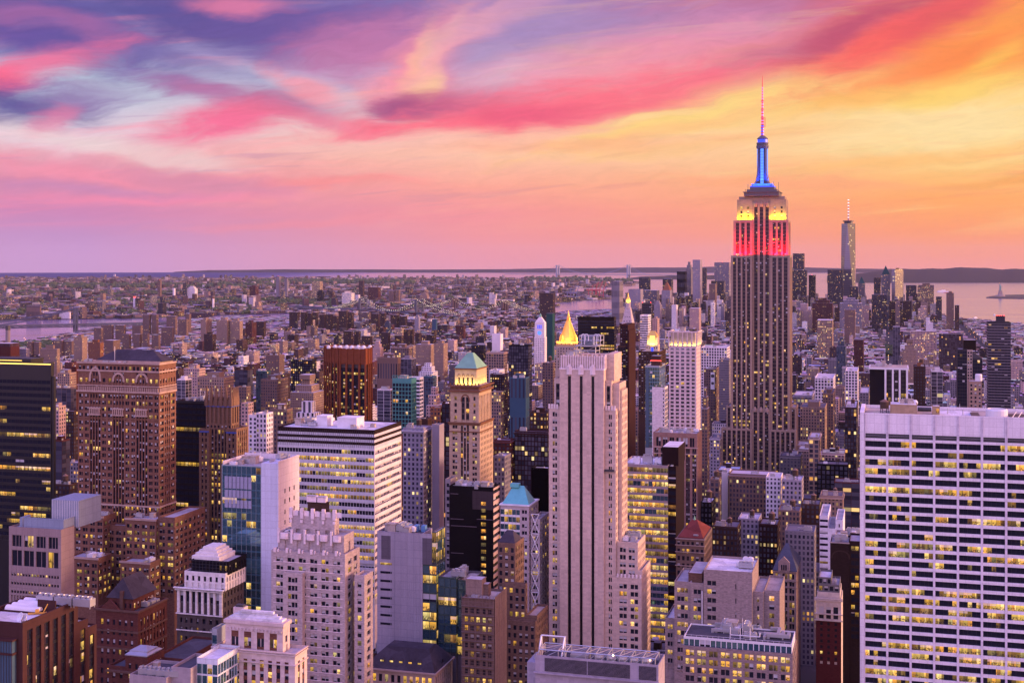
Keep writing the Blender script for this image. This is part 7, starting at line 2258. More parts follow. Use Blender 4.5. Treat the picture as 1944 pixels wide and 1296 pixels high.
def mid(kind, label, ul, uc, ur, vt, Y, col, fac, ex='', group=None):
    kl, kc, kr = [(u - U0) / F for u in (ul, uc, ur)]
    Xc = kc * Y
    W_ = -((kl * Y - Xc) / (C16 + kl * S16))
    L_ = (kr * Y - Xc) / (S16 - kr * C16) if ur > uc and S16 - kr * C16 > .01 else 22.0
    L_ = min(max(L_, 10.0), 70.0)
    h = CZ - (vt - V0) / F * Y
    wc = CC[col]; f = FAC[fac]
    rc = PALE if 'w' in ex or RNG.random() < .45 else (.16, .15, .18)
    name, cat = KIND[kind]
    body = [(-W_, 0, 0, L_, 0, h, wc, rc, f, 1)]
    crown = []
    if 's' in ex:      # stepped top
        body = [(-W_, 0, 0, L_, 0, h * .86, wc, rc, f, 1), (-W_ * .85, -W_ * .15, L_ * .15, L_ * .85, h * .86, h * .94, wc, rc, f, 1), (-W_ * .7, -W_ * .3, L_ * .3, L_ * .7, h * .94, h, wc, rc, f, 1)]
    FOOT.append((Xc, Y, W_, L_, h))
    if 'y' in ex: crown.append(('pyramid_roof', [(-W_ * .95, -W_ * .05, L_ * .05, L_ * .95, h, h + W_ * 1.0, CC['O'] if 'Y' in ex else CC['E'], CC['E'], FAC['n'], .06)]))
    if 'p' in ex: crown.append(('penthouse', [(-W_ * .7, -W_ * .25, L_ * .2, L_ * .7, h, h + min(7, 3 + W_ * .1), CC['O'] if 'o' in ex else tuple(c * .9 for c in wc), rc, FAC['n'], 1)]))
    if 'c' in ex: crown.append(('cornice', [(-W_ - .7, .7, -.7, L_, h - 1.6, h - .3, tuple(min(1, c * 1.25) for c in wc), rc, FAC['n'], 1)]))
    if 'r' in ex: crown.append(('red_light', None))
    if Y > 2600 and not crown:
        c, bx = corner_boxes(Xc, Y, body)
        o = bpy.data.objects.new(name, box_uv_mesh(name, bx, MATS['facade'])); COL.objects.link(o)
        o.location = (c[0], c[1], 0); o.rotation_euler = (0, 0, -TH)
        return tag(o, label, cat, group)
    c, bx = corner_boxes(Xc, Y, body)
    root = tag(empty(name, (c[0], c[1], 0), -TH), label, cat, group)
    o = bpy.data.objects.new('wall', box_uv_mesh('wall', bx, MATS['facade'])); COL.objects.link(o); o.parent = root
    dx, dy = W_ / 2, -L_ / 2
    for nm, bxs in crown:
        if bxs is None:
            m = MB()
            m.lathe(-1 , 0, [(.8, h), (1.0, h + 1.6), (.3, h + 2.4)], 6); m.build('beacon', REDLAMP, root); continue
        _, q = corner_boxes(Xc, Y, bxs)
        off = ((bxs[0][0] + bxs[0][1]) / 2 + dx, (bxs[0][2] + bxs[0][3]) / 2 + dy)
        o = bpy.data.objects.new(nm, box_uv_mesh(nm, q, MATS['facade'])); COL.objects.link(o); o.parent = root; o.location = (off[0], off[1], 0)
    if 'banner' in label:
        m = MB(); m.box(W_ * .1, W_ * .44, -L_ / 2 - .5, -L_ / 2 - .02, h - 24, h - 3); bb = m.build('billboard', METAL_W, root)
        for a, q in ((-16.5, 1.6), (-7.5, 1.9)):
            m = MB(); m.prism([(W_ * .27 + q * 1.5 * cos(t * pi / 4) * (1 if t % 2 else .7), q * 1.1 * sin(t * pi / 4)) for t in range(8)], 0, .2)
            m.v = [(x, -L_ / 2 - .55 + z, h + a + y) for x, y, z in m.v]; m.build('dark_emblem', DARKM, bb)
    if Y < 2600:
        m = MB()      # parapet
        t = .4
        for (x0, x1, y0, y1) in ((-W_ / 2, W_ / 2, -L_ / 2, -L_ / 2 + t), (-W_ / 2, W_ / 2, L_ / 2 - t, L_ / 2), (-W_ / 2, -W_ / 2 + t, -L_ / 2 + t, L_ / 2 - t), (W_ / 2 - t, W_ / 2, -L_ / 2 + t, L_ / 2 - t)):
            if 's' not in ex: m.box(x0, x1, y0, y1, h + .003, h + 1.0)
        if m.v: m.build('parapet', wall_mat('parapet_' + col, wc, 'paint'), root)
        if 's' not in ex:
            for i in range(RNG.choice((1, 2, 3)) if W_ > 12 else 1):
                k = RNG.choice(('plant_box', 'fan_unit', 'duct', 'plant_box'))
                o = bpy.data.objects.new(k, RNG.choice(UNITS[k])); COL.objects.link(o); o.parent = root
                o.location = (RNG.uniform(-.3, .3) * W_, RNG.uniform(-.42, -.1) * L_, h + .01)
                sc = 1.0 if W_ > 14 else .7
                o.scale = (sc, sc, sc * 1.3)
        if 't' in ex: TANKS.append((Xc - W_ * .35 * C16 + L_ * .3 * S16, Y + W_ * .35 * S16 + L_ * .3 * C16, h, label))
    return root


ROWS = """
h|red brick power house beside the river with a tall smokestack|-25,20,37,652,2600|R|v|w
a|low lilac slab beside the red power house|36,50,53,662,2650|L|h|
a|wide low tan slab with pale roof near the river|76,108,113,662,2650|T|h|p
a|tallest pale tan tower at the river's edge|140,156,166,640,3100|T|h|p
a|orange tan tower next to the tallest tan river tower|167,190,197,650,3050|O|h|p
a|brown tower with white edges third in the river row|198,215,228,646,3000|S|h|
a|cream mid tower with blank side between black glass and arched brick towers|109,132,145,709,1750|T|g|p
a|brown grey balconied block between black glass and arched brick towers|99,135,142,738,1500|S|b|
o|bright red slab peeping past the arched brick tower|133,144,149,697,1800|R|n|
a|cream tower with blank wall rising beside the black glass tower|99,112,122,773,1150|P|g|p
l|brown low block with dark roof beside the cream tower|110,140,146,782,1200|B|g|
a|red tower with white balcony stripes beside the black glass tower|100,118,129,838,1000|R|b|p
l|brown brick roofs at the foot of the black glass tower|97,132,140,922,960|B|g|t
l|pale grey mid block below the red balconied tower|128,150,156,880,1050|G|g|w
a|white balconied apartment block right of the arched brick tower|336,352,364,722,1350|W|b|p
a|pinkish tan tower with rooftop box right of the arched brick tower|349,378,390,701,1550|P|g|p
a|long tan apartment slab behind the crowned brown tower|375,425,444,718,1450|T|g|p
a|dark balconied tower with lit rows behind the crowned brown tower|446,470,480,703,1700|B|b|p
a|tan block with pale windows right of the crowned brown tower|449,468,475,736,1400|S|g|
a|narrow pink block beside the crowned brown tower|458,471,478,767,1150|P|g|
a|white block just above the teal glass tower|472,488,493,790,1020|W|g|w
a|dark brown tower standing alone on the far streets|387,403,410,634,3500|B|h|p
a|square tan tower beyond the dark lone tower|381,391,402,606,3900|T|h|p
a|cream slab of the river housing, tallest of three|411,431,440,607,3900|T|h|p
a|cream slab of the river housing beside the tallest|436,455,461,609,3900|T|h|p
a|reddish housing tower right of the cream slabs|466,478,487,612,3800|R|h|p
a|brown slab towering over pale roofs, left of the rust tower|505,530,540,675,2100|S|h|p
l|dark block with a white lit window grid left of the rust tower|552,592,601,684,2000|D|l|w
o|teal glass block at the crowned tower's right|486,507,512,706,1600|E|d|
l|dark brown flat block beside the teal block|512,540,551,712,1750|B|g|
a|brown brick apartment tower in front of the dark block|495,526,547,722,1500|S|g|p
a|stepped tan apartments left of the rust tower|551,595,616,722,1650|T|h|ps
l|white art deco block with striped front below the rust tower|553,603,618,764,1050|W|v|ws
l|brown block left of the white striped block|513,545,553,779,1000|S|g|p
a|white terraced block with stepped side above the banded slab|486,506,516,787,900|W|g|w
a|brown office block with dark vertical stripes right of the rust tower|716,755,761,680,1900|S|v|p
a|grey balconied apartments beyond the teal gridded tower|760,781,790,682,2000|L|b|p
l|white stepped block behind the teal gridded tower|795,822,831,690,2100|W|g|ws
a|pinkish stepped tower right of the rust tower's crown|707,722,728,648,2700|P|h|s
l|tan loft block with lit arcade behind the rust tower|742,776,783,660,2500|S|w|pc
a|broad tan apartment house below the housing rows|789,818,826,654,2700|T|h|p
a|tall tan slab left of the green roofed tower|824,842,850,652,2650|T|h|p
l|tan warehouse with gridded windows right of the green roofed tower|923,956,963,670,2000|T|w|c
l|maroon block behind the green roofed tower|930,957,964,712,1700|M|g|
l|white block with tiny windows behind the green roofed tower|929,948,958,704,1800|W|h|w
l|low house washed in yellow light right of the green roofed tower|933,951,957,745,1500|T|l|
l|white low block left of the teal gridded tower|716,741,746,741,1320|W|b|w
o|pale blue glass wedge right of the teal gridded tower|799,822,829,716,1420|U|d|w
l|pink stepped block below the pale blue wedge|809,830,840,736,1340|P|g|s
l|pale stone block with ornate cornice right of the banded slab|765,804,820,816,900|L|g|ct
l|mauve blank slab beside the pale stone block|820,834,841,809,905|L|n|
l|orange brick block behind the mauve slab|817,836,841,776,1000|O|g|
o|dark red glass block left of the green roofed tower|839,853,856,768,1000|M|d|
l|orange brick tenement right of the banded slab|762,778,784,827,950|O|g|t
l|dark brown tank house above the pale stone block|793,812,818,797,980|B|n|
l|red brick block right of the green roofed tower|937,968,977,838,1000|R|g|c
l|dark block with pale roof right of the red brick block|938,958,970,868,900|G|g|w
o|greenish dark glass tower left of the black striped stone tower|966,1003,1010,657,1500|D|d|
o|blue glass tower with pale vertical strips left of the black striped stone tower|968,998,1005,719,1250|U|v|p
a|grey tan tower behind the black striped stone tower|1030,1050,1054,690,1600|S|g|t
l|brown block with a square rooftop box|1006,1038,1043,785,1050|B|g|p
o|brown office block with many yellow windows left of the black striped stone tower|977,1040,1046,822,1000|M|o|c
o|black blank slab hugging the black striped stone tower|1009,1041,1046,892,710|K|n|
a|dark red apartment slab far above the gold pyramid|1024,1050,1054,556,4800|B|h|
l|teal roofed tower far left of the gold pyramid|1037,1049,1053,595,3000|E|n|
a|pink tan slab beside the slim black tower|1238,1248,1252,606,2000|P|h|p
l|grey tapestry block left of the blue lit skyscraper|1365,1384,1389,684,1600|G|h|
l|brown block with a white banner left of the blue lit skyscraper|1336,1358,1365,702,1620|S|g|
l|white windowed loft block beside the blue lit skyscraper|1331,1380,1386,661,1950|W|w|w
a|stepped tan tower right of the pale gridded tower|1332,1343,1347,737,1250|S|g|s
l|grey stone corner block at the foot of the blue lit skyscraper|1348,1366,1372,832,1300|L|g|c
l|tan gridded block below the blue lit skyscraper|1348,1365,1369,912,980|S|l|t
l|white tower block below the blue lit skyscraper|1370,1382,1382,899,1010|W|n|w
l|wide block with a pale railed roof in front of the blue lit skyscraper|1384,1468,1468,904,990|S|q|wc
l|pale roofed white block at the blue lit skyscraper's foot|1454,1482,1482,908,960|W|g|w
l|grey block with pale roof right of the blue lit skyscraper|1484,1522,1522,914,940|L|g|wt
l|tan stone block right of the blue lit skyscraper's foot|1535,1555,1559,832,1200|T|w|c
l|red scaffolded block under construction beside the travertine slab|1584,1632,1632,918,1120|R|b|
l|dark loft with gridded windows left of the travertine slab|1551,1610,1610,884,1180|D|w|t
l|dark block with pale cornice right of the blue lit skyscraper|1506,1541,1546,752,1550|G|w|c
l|tan block with a rooftop box left of the travertine slab|1562,1582,1586,748,1480|S|g|p
l|white gridded loft right of the blue lit skyscraper|1547,1582,1586,719,1750|W|w|w
l|tan and white double block right of the blue lit skyscraper|1519,1566,1570,775,1420|T|g|p
l|brown block with two yellow lit rows left of the travertine slab|1604,1626,1630,775,1320|B|o|t
l|small white loft left of the striped dark block|1605,1628,1632,705,1900|W|w|w
l|grey loft just left of the striped dark block|1632,1649,1652,747,1500|G|g|
l|dark brick loft with three water tanks below the blue lit skyscraper|1352,1400,1400,1003,860|B|q|t
l|lilac loft between dark lofts below the blue lit skyscraper|1401,1440,1440,988,880|L|q|t
l|maroon loft row below the pale railed roof|1441,1476,1476,998,870|M|q|t
l|grey brown loft with a tank left of the blue slate roof|1477,1518,1518,972,905|S|q|t
l|dark brown loft right of the blue lit skyscraper's foot|1521,1556,1556,960,920|B|g|t
l|grey block above the blue slate roof|1490,1546,1546,1012,845|G|q|
l|tan loft with pale cornice above the slim white block|1557,1600,1600,944,960|T|q|tc
l|dark narrow loft above the red pyramid roof|1330,1351,1351,956,900|D|q|t
a|brick tower with an orange tank house right of the striped dark block|1735,1757,1764,697,1260|B|h|pot
a|white balconied apartments right of the striped dark block|1768,1790,1796,706,1200|W|b|p
a|blue glass tower with setbacks above the village|1588,1605,1608,642,2500|U|d|s
a|stepped tan tower in the distant village streets|1714,1740,1744,650,2500|T|h|ps
a|red brown slab in the distant village streets|1621,1639,1642,645,2600|R|h|
l|pale lit warehouse far behind the striped dark block|1729,1778,1782,629,3000|P|l|
l|dark long warehouse right of the pale lit warehouse|1783,1828,1832,634,2900|B|w|
a|pale slab beside the dark village tower|1695,1709,1712,620,3200|L|b|
l|cream lit loft below the red stepped tower|1551,1580,1584,608,3300|T|l|
a|slim dark tower above the village streets|1603,1623,1626,588,3900|S|h|
l|pale terraced block below the tapered glass skyscraper|1594,1636,1640,566,4600|L|o|sw
l|red stepped block left of the tapered glass skyscraper|1542,1580,1584,566,4700|R|h|s
s|dark slab in front of the green domed twin towers|1655,1684,1688,559,4650|D|o|
a|dark red slab row right of the green domed towers|1688,1712,1715,571,4900|M|h|
a|dark red slab closest to the harbour towers|1714,1731,1734,571,4900|M|h|
a|brown tower with pink top by the harbour|1797,1811,1815,556,4800|S|h|pr
a|brown tower beside the pink topped harbour tower|1813,1821,1824,579,4700|B|h|
o|small dark block between the harbour towers|1777,1788,1791,563,5400|D|o|
s|slender tower lit in green and yellow beside the blue lit skyscraper|1505,1526,1530,481,5950|D|o|
s|broad lit base of the slender green lit tower|1503,1531,1535,512,5850|D|o|
s|dark slim tower with red beacons beyond the village|1535,1547,1550,522,5700|D|h|r
s|wide dark glass tower touching the tapered glass skyscraper|1571,1600,1603,512,5650|D|o|
s|low dark tower in front of the tapered glass skyscraper|1613,1629,1633,544,5300|D|o|
s|green domed dark tower just right of the tapered glass skyscraper|1629,1642,1645,538,6100|G|o|y
s|stepped dark tower left of the golden lit harbour tower|1659,1672,1675,527,5750|D|o|
s|harbour tower with green pyramid top|1673,1690,1694,521,5700|G|o|y
s|dark domed harbour tower|1720,1740,1744,541,5750|D|o|
s|pale striped harbour tower with rounded top|1742,1773,1778,541,5500|S|l|p
s|tall grey slab with dark stripes above the gold pyramid|1161,1176,1186,534,4700|G|v|
s|dark boxy tower left of the downtown cluster|1213,1232,1235,527,6300|D|o|
s|broad grey slab below the dark boxy tower|1193,1216,1221,549,5350|L|h|
s|blue glass block beside the broad grey slab|1220,1247,1252,551,5600|G|o|
s|pale tower with an orange lit pyramid top|1256,1272,1277,551,5450|L|h|yY
s|dark flat tower behind the orange pyramid top|1258,1274,1278,529,6500|D|o|
s|dark ribbed tower at the downtown cluster's edge|1285,1300,1304,515,6400|D|v|
s|pointed stepped tower in the downtown cluster|1302,1312,1315,497,6500|G|h|s
s|silver rippled apartment tower, tallest of the downtown cluster|1315,1329,1334,493,5700|L|h|
s|dark slice behind the silver rippled tower|1333,1340,1342,509,6300|D|o|
s|brown grey tower right of the silver rippled tower|1346,1358,1361,539,5500|S|h|
s|black tower beside the blue lit skyscraper|1350,1374,1378,533,5800|D|d|
s|wide pale blue slab beside the blue lit skyscraper|1356,1384,1388,498,6350|L|o|r
l|pale stepped church like block in front of the downtown cluster|1242,1253,1257,571,5000|L|h|s
a|slim white tower in front of the downtown cluster|1275,1284,1287,579,4500|W|h|
l|pinkish block below the silver rippled tower|1309,1327,1331,585,4500|P|h|
a|red capped thin tower far across the river|524,530,533,524,9000|G|n|r
a|grey thin tower far across the river|540,545,547,529,9000|G|n|
o|far tower with a lit yellow green top|592,607,613,534,8700|T|l|
a|dark stepped far tower beside the lit topped one|602,612,616,550,8000|D|h|s
o|far glass cube glowing pale yellow|649,667,673,556,7400|W|l|
a|brown pointed far tower|681,689,692,533,8800|B|h|
o|red far tower with a teal roof|699,718,723,545,8200|R|h|w
a|brown grey far slab right of the lit bridge tower|738,748,751,552,7900|S|h|
a|second brown far slab right of the lit bridge tower|750,757,760,551,7900|S|h|
o|pale far tower near the second bridge|797,811,814,556,7800|T|h|s
a|brown slender tower far beyond the arched brick tower|299,304,307,531,8600|S|h|r
a|dark slab tower far beyond the arched brick tower|348,353,355,537,8300|D|d|
a|white terraced far tower|355,370,375,543,8300|W|h|s
a|red brown far tower beyond the housing|474,485,491,543,8200|R|h|p
a|white thin far tower|328,331,333,547,8400|W|n|
l|long white factory across the river|83,132,133.5,592,5850|W|h|
l|brown blocky warehouse across the river|50,76,78,580,5850|S|v|
l|red brick factory with white frame windows across the river|360,402,405,594,5700|R|w|
a|blue wedge glass block among the housing|730,739,742,609,4400|U|d|s
a|slim grey blue tower among the housing|820,828,830,606,4300|U|n|
a|dark slim twin of the grey blue tower|830,838,840,617,4200|D|d|
a|pale pointed tower in the housing rows|787,795,798,597,4500|L|h|s
a|red brown slab beside the far river bridges|865,880,884,618,4100|R|h|
a|wide brown housing block under the far bridge|681,700,704,593,5000|S|w|
o|dark green box in the distant streets|895,918,922,655,2900|D|h|
l|long white hall in the distant streets|934,950,955,634,3500|W|n|w
"""
for ln in ROWS.strip().split('\n'):
    k, lab, px, c_, f_, ex = ln.split('|')
    ul, uc, ur, vt, Y = [float(t) for t in px.split(',')]
    mid(k, lab, ul, uc, ur, vt, Y, c_, f_, ex)
GRP = [('brown brick housing slab in rows between the grey river bridge and the pale roofs', 'brown housing slabs behind the river bridge', 'S',
        [(178, 195, 622, 3900), (192, 215, 617, 4000), (219, 238, 617, 4000), (251, 270, 618, 4000), (232, 248, 634, 3800), (253, 268, 634, 3800), (270, 283, 633, 3800), (288, 304, 636, 3750), (306, 330, 621, 3900), (316, 336, 600, 4400), (271, 286, 597, 4500), (288, 300, 597, 4500), (338, 357, 606, 4300), (352, 362, 596, 4500), (100, 120, 646, 3500), (120, 139, 647, 3500), (51, 63, 648, 3400), (64, 77, 649, 3400)]),
       ('dark brown housing tower in the long row below the lit suspension bridge', 'brown housing towers below the lit bridge', 'B',
        [(549, 568, 592, 4800), (571, 582, 592, 4600), (583, 593, 594, 4600), (594, 604, 593, 4700), (606, 618, 597, 4600), (618, 631, 597, 4500), (643, 660, 590, 4500), (661, 671, 593, 4700), (704, 721, 595, 4500), (722, 733, 594, 4600), (652, 670, 628, 3600), (672, 684, 629, 3650), (686, 706, 638, 3500), (723, 740, 631, 3600), (749, 765, 637, 3500), (766, 778, 625, 3600), (774, 786, 624, 3650), (788, 799, 632, 3600), (486, 504, 610, 4200), (630, 642, 600, 4600), (741, 756, 598, 4700), (757, 772, 600, 4700)])]
for lab, grp, c_, items in GRP:
    for (ul, uc, vt, Y) in items:
        mid('h', lab, ul, uc - 3, uc + 1, vt, Y, c_, 'h', '', grp)


# ------------------------------------------------------------------ the low city on its grid of blocks
def gw(x, y): return x * C16 - y * S16, x * S16 + y * C16         # world -> (across, along) the avenues


def fill():
    rng = np.random.default_rng(11)
    R = random.Random(5)
    takes = []
    for f in FOOT:
        a, s = gw(f[0], f[1]); takes.append((a - f[2], a, s, s + f[3]))
    takes = np.array(takes)
    pal = [((.40, .29, .24), 'tan'), ((.20, .11, .095), 'brown'), ((.28, .095, .085), 'red brick'), ((.55, .52, .56), 'white'), ((.30, .28, .33), 'grey'), ((.46, .34, .33), 'pink grey'), ((.13, .10, .12), 'dark')]
    cand = []
    for bi in range(-14, 16):
        a0 = bi * 262 + 20.0
        for bj in range(9, 84):
            s0 = bj * 80.0 + 14
            for row in (0, 1):
                a = a0
                while a < a0 + 228:
                    w = R.uniform(9, 26); dp = R.uniform(22, 31)
                    if a + w > a0 + 232: break
                    cs = s0 + (0 if row == 0 else 62 - dp)
                    ca = a
                    a += w + (0.02 if R.random() < .8 else R.uniform(2, 9))
                    mx, my = ca + w / 2, cs + dp / 2
                    X_, Y_ = mx * C16 + my * S16, -mx * S16 + my * C16
                    if Y_ < 640 or Y_ > 6800: continue
                    u = U0 + F * X_ / Y_
                    if u < -60 or u > 2010: continue
                    cand.append((ca, cs, w, dp, X_, Y_, u))
    X = np.array([c[4] for c in cand]); Y = np.array([c[5] for c in cand])
    ok = inside(X, Y, MANH_P)
    boxes, info = [], []
    for i, (ca, cs, w, dp, X_, Y_, u) in enumerate(cand):
        if not ok[i]: continue
        t = takes
        if np.any((t[:, 0] - 3 < ca + w) & (t[:, 1] + 3 > ca) & (t[:, 2] - 3 < cs + dp) & (t[:, 3] + 3 > cs)): continue
        r = R.random()
        if Y_ < 1000: h = R.uniform(28, 62)
        elif Y_ < 1700: h = R.uniform(20, 48) if r < .8 else R.uniform(48, 82)
        elif Y_ < 2700: h = R.uniform(14, 34) if r < .87 else R.uniform(36, 66)
        elif Y_ < 4800: h = R.uniform(11, 23) if r < .95 else R.uniform(25, 52)
        else: h = R.uniform(13, 40) if r < .8 or u < 1100 else R.uniform(45, 110)
        if u > 1775 and Y_ > 3900: h = min(h, R.uniform(9, 15))
        if Y_ > 3100 and u < 330: h = min(h, 9.5)
        if Y_ > 4200 and u < 560: h = min(h, 16)
        vt = V0 + (CZ - h) / Y_ * F
        lim = 1120 if u < 330 else 1010 if u < 700 else 930 if u < 1040 else 1190 if u < 1340 else 950 if u < 1640 else 800
        if Y_ < 1000 and vt < lim: h = CZ - (lim + R.uniform(0, 60) - V0) * Y_ / F
        if 1040 < u < 1172 and Y_ > 4300: h = 8.2
        if h < 8: continue
        vt = V0 + (CZ - h) / Y_ * F
        if vt > 1320: continue
        # parks and gaps
        wts = (3, 3, 2.8, 1.5, 2, 2.2, 1.6) if u < 1150 else (2.2, 2, 1.3, 2.2, 3.2, 2, 2)
        colr, cname = R.choices(pal, wts)[0]
        j = R.uniform(.75, 1.2)
        colr = tuple(min(.8, c * j) for c in colr)
        q = R.random()
        rc = tuple((.50 * R.uniform(.7, 1.3), .49 * R.uniform(.7, 1.3), .56 * R.uniform(.7, 1.2))) if q < (.6 if Y_ < 2600 else .5) else (.10, .095, .12) if q < .85 else (.26, .17, .15)
        fc = (R.uniform(2.4, 3.4), R.uniform(3.1, 3.9), R.choice((.03, .06, .10, .22)), R.uniform(.40, .62))
        info.append((ca, cs, w, dp, X_, Y_, u, h, vt, colr, cname, rc, fc))
    # what of it shows: a coarse depth picture of every box
    S = 3.0
    nx, ny = int(1944 / S), int(1296 / S)
    zb = np.full((ny, nx), 1e9); ib = np.full((ny, nx), -1)
    items = [(b[5] - .5 * b[3], b[6] - b[2] / 2 / b[5] * F, b[6] + b[2] / 2 / b[5] * F, b[8], V0 + CZ / b[5] * F, i) for i, b in enumerate(info)]
    for k, f in enumerate(FOOT):
        h = f[4] if len(f) > 4 else 0
        items.append((f[1], U0 + F * (f[0] - f[2] * C16) / (f[1] + f[2] * S16), U0 + F * (f[0] + f[3] * S16) / (f[1] + f[3] * C16), V0 + (CZ - h) / f[1] * F, V0 + CZ / f[1] * F, -2))
    for (d, u0, u1, va, vb, i) in items:
        x0, x1, y0, y1 = [int(max(0, t / S)) for t in (u0, u1, va, vb)]
        x1 = min(x1 + 1, nx); y1 = min(y1 + 1, ny)
        if x1 <= x0 or y1 <= y0: continue
        sub = zb[y0:y1, x0:x1]; m = d < sub
        sub[m] = d; ib[y0:y1, x0:x1][m] = i
    cnt = np.bincount(ib[ib >= 0].ravel(), minlength=len(info))
    order = np.argsort(-cnt)
    chosen = [int(i) for i in order[:215] if cnt[i] > 12]
    cset = set(chosen)
    for i, (ca, cs, w, dp, X_, Y_, u, h, vt, colr, cname, rc, fc) in enumerate(info):
        if i in cset: continue
        if cnt[i] == 0 and Y_ < 2500 and R.random() < .35: continue
        boxes.append((obox(X_, Y_, w, dp, 0, h), colr, rc, fc, R.random()))
        if Y_ < 3600:
            for k in range(R.choice((0, 1, 1, 2)) if Y_ < 2400 else R.choice((0, 0, 1))):
                bw, bl = R.uniform(2.5, 5), R.uniform(2.5, 6)
                ox, oy = R.uniform(-.3, .3) * w, R.uniform(-.35, .3) * dp
                tank = R.random() < .3
                col2 = (.16, .10, .08) if tank else R.choice((colr, (.42, .40, .45), (.12, .11, .13)))
                boxes.append((obox(X_ + ox * C16 + oy * S16, Y_ - ox * S16 + oy * C16, 3.2 if tank else bw, 3.2 if tank else bl, h, h + (R.uniform(4, 6) if tank else R.uniform(2, 4.5)), -TH, .85 if tank else 1), col2, (.35, .33, .36), FAC['n'], R.random()))
    o = bpy.data.objects.new('low_buildings', box_uv_mesh('low_buildings', boxes, MATS['facade'])); COL.objects.link(o)
    tag(o, None, None, kind='stuff')
    # the ones that show largest, each a thing of its own
    marks = [('black glass tower', 50), ('arched brick tower', 240), ('crowned brown tower', 425), ('rust ribbed tower', 660), ('green roofed tower', 895), ('gold pyramid', 1078), ('slim red tower', 1190),
             ('pale gridded tower', 1300), ('blue lit skyscraper', 1445), ('striped dark block', 1688), ('balcony tower', 1900), ('tapered skyscraper', 1600)]
    cells = {}
    for i in chosen:
        b = info[i]
        mk = min(marks, key=lambda t: abs(t[1] - b[6]))
        size = 'low' if b[7] < 26 else 'medium' if b[7] < 50 else 'tall'
        rf = 'pale' if b[11][0] > .3 else 'dark' if b[11][0] < .15 else 'brown'
        near = 'below' if b[5] < 1500 else 'in streets around' if b[5] < 2600 else 'far behind'
        cells.setdefault((size, b[10], rf, near, mk[0]), []).append(i)
    words = ['first', 'second', 'third', 'fourth', 'fifth', 'sixth', 'seventh', 'eighth', 'ninth', 'tenth', 'eleventh', 'twelfth']
    for (size, cn, rf, near, mk), ids in cells.items():
        ids.sort(key=lambda i: info[i][6])
        for n, i in enumerate(ids):
            ca, cs, w, dp, X_, Y_, u, h, vt, colr, cname, rc, fc = info[i]
            lab = f'{size} {cn} building with {rf} roof {near} the {mk}'
            if len(ids) > 1: lab = f'{words[min(n, 11)]} {size} {cn} {rf} roofed building from left {near} the {mk}'
            X0, Y0 = X_ + w / 2 * C16 - dp / 2 * S16, Y_ - w / 2 * S16 - dp / 2 * C16
            root = tag(empty('city_building', (X_, Y_, 0), -TH), lab, 'building')
            def add(nm, bx):
                ob = bpy.data.objects.new(nm, box_uv_mesh(nm, bx, MATS['facade'])); COL.objects.link(ob); ob.parent = root
            add('wall', [(obox(0, 0, w, dp, 0, h, 0), colr, rc, fc, R.random())])
            pc = tuple(c * .9 for c in colr)
            t = .35
            add('parapet', [(obox(0, -dp / 2 + t / 2, w, t, h + .002, h + .9, 0), pc, pc, FAC['n'], 0), (obox(0, dp / 2 - t / 2, w, t, h + .002, h + .9, 0), pc, pc, FAC['n'], 0),
                            (obox(-w / 2 + t / 2, 0, t, dp - 2 * t - .01, h + .002, h + .9, 0), pc, pc, FAC['n'], 0), (obox(w / 2 - t / 2, 0, t, dp - 2 * t - .01, h + .002, h + .9, 0), pc, pc, FAC['n'], 0)])
            if R.random() < .55: add('cornice', [(obox(0, -dp / 2 - .3, w + .3, .6, h - 1.4, h - .5, 0), tuple(min(.8, c * 1.3) for c in colr), rc, FAC['n'], 0)])
            bw, bl = min(w * .4, R.uniform(3, 6)), R.uniform(3.5, 7)
            ox, oy = R.uniform(-.22, .22) * w, R.uniform(-.1, .3) * dp
            add('bulkhead', [(obox(ox, oy, bw, bl, h + .003, h + R.uniform(2.8, 4.5), 0), R.choice((colr, (.45, .43, .48), (.14, .12, .14))), rc, FAC['n'], R.random())])
            for k in range(R.choice((1, 2, 3))):
                kk = R.choice(('plant_box', 'fan_unit', 'duct', 'vent_pipe'))
                ob = bpy.data.objects.new(kk, R.choice(UNITS[kk])); COL.objects.link(ob); ob.parent = root
                ob.scale = [R.uniform(.6, .95)] * 3
                ob.location = (R.uniform(-.3, .3) * w, R.uniform(-.4, -.15) * dp, h + .01)
            if Y_ < 1700 and R.random() < .4:
                ox, oy = R.uniform(-.2, .2) * w, R.uniform(-.2, .3) * dp
                TANKS.append((X_ + ox * C16 + oy * S16, Y_ - ox * S16 + oy * C16, h, lab))


fill()


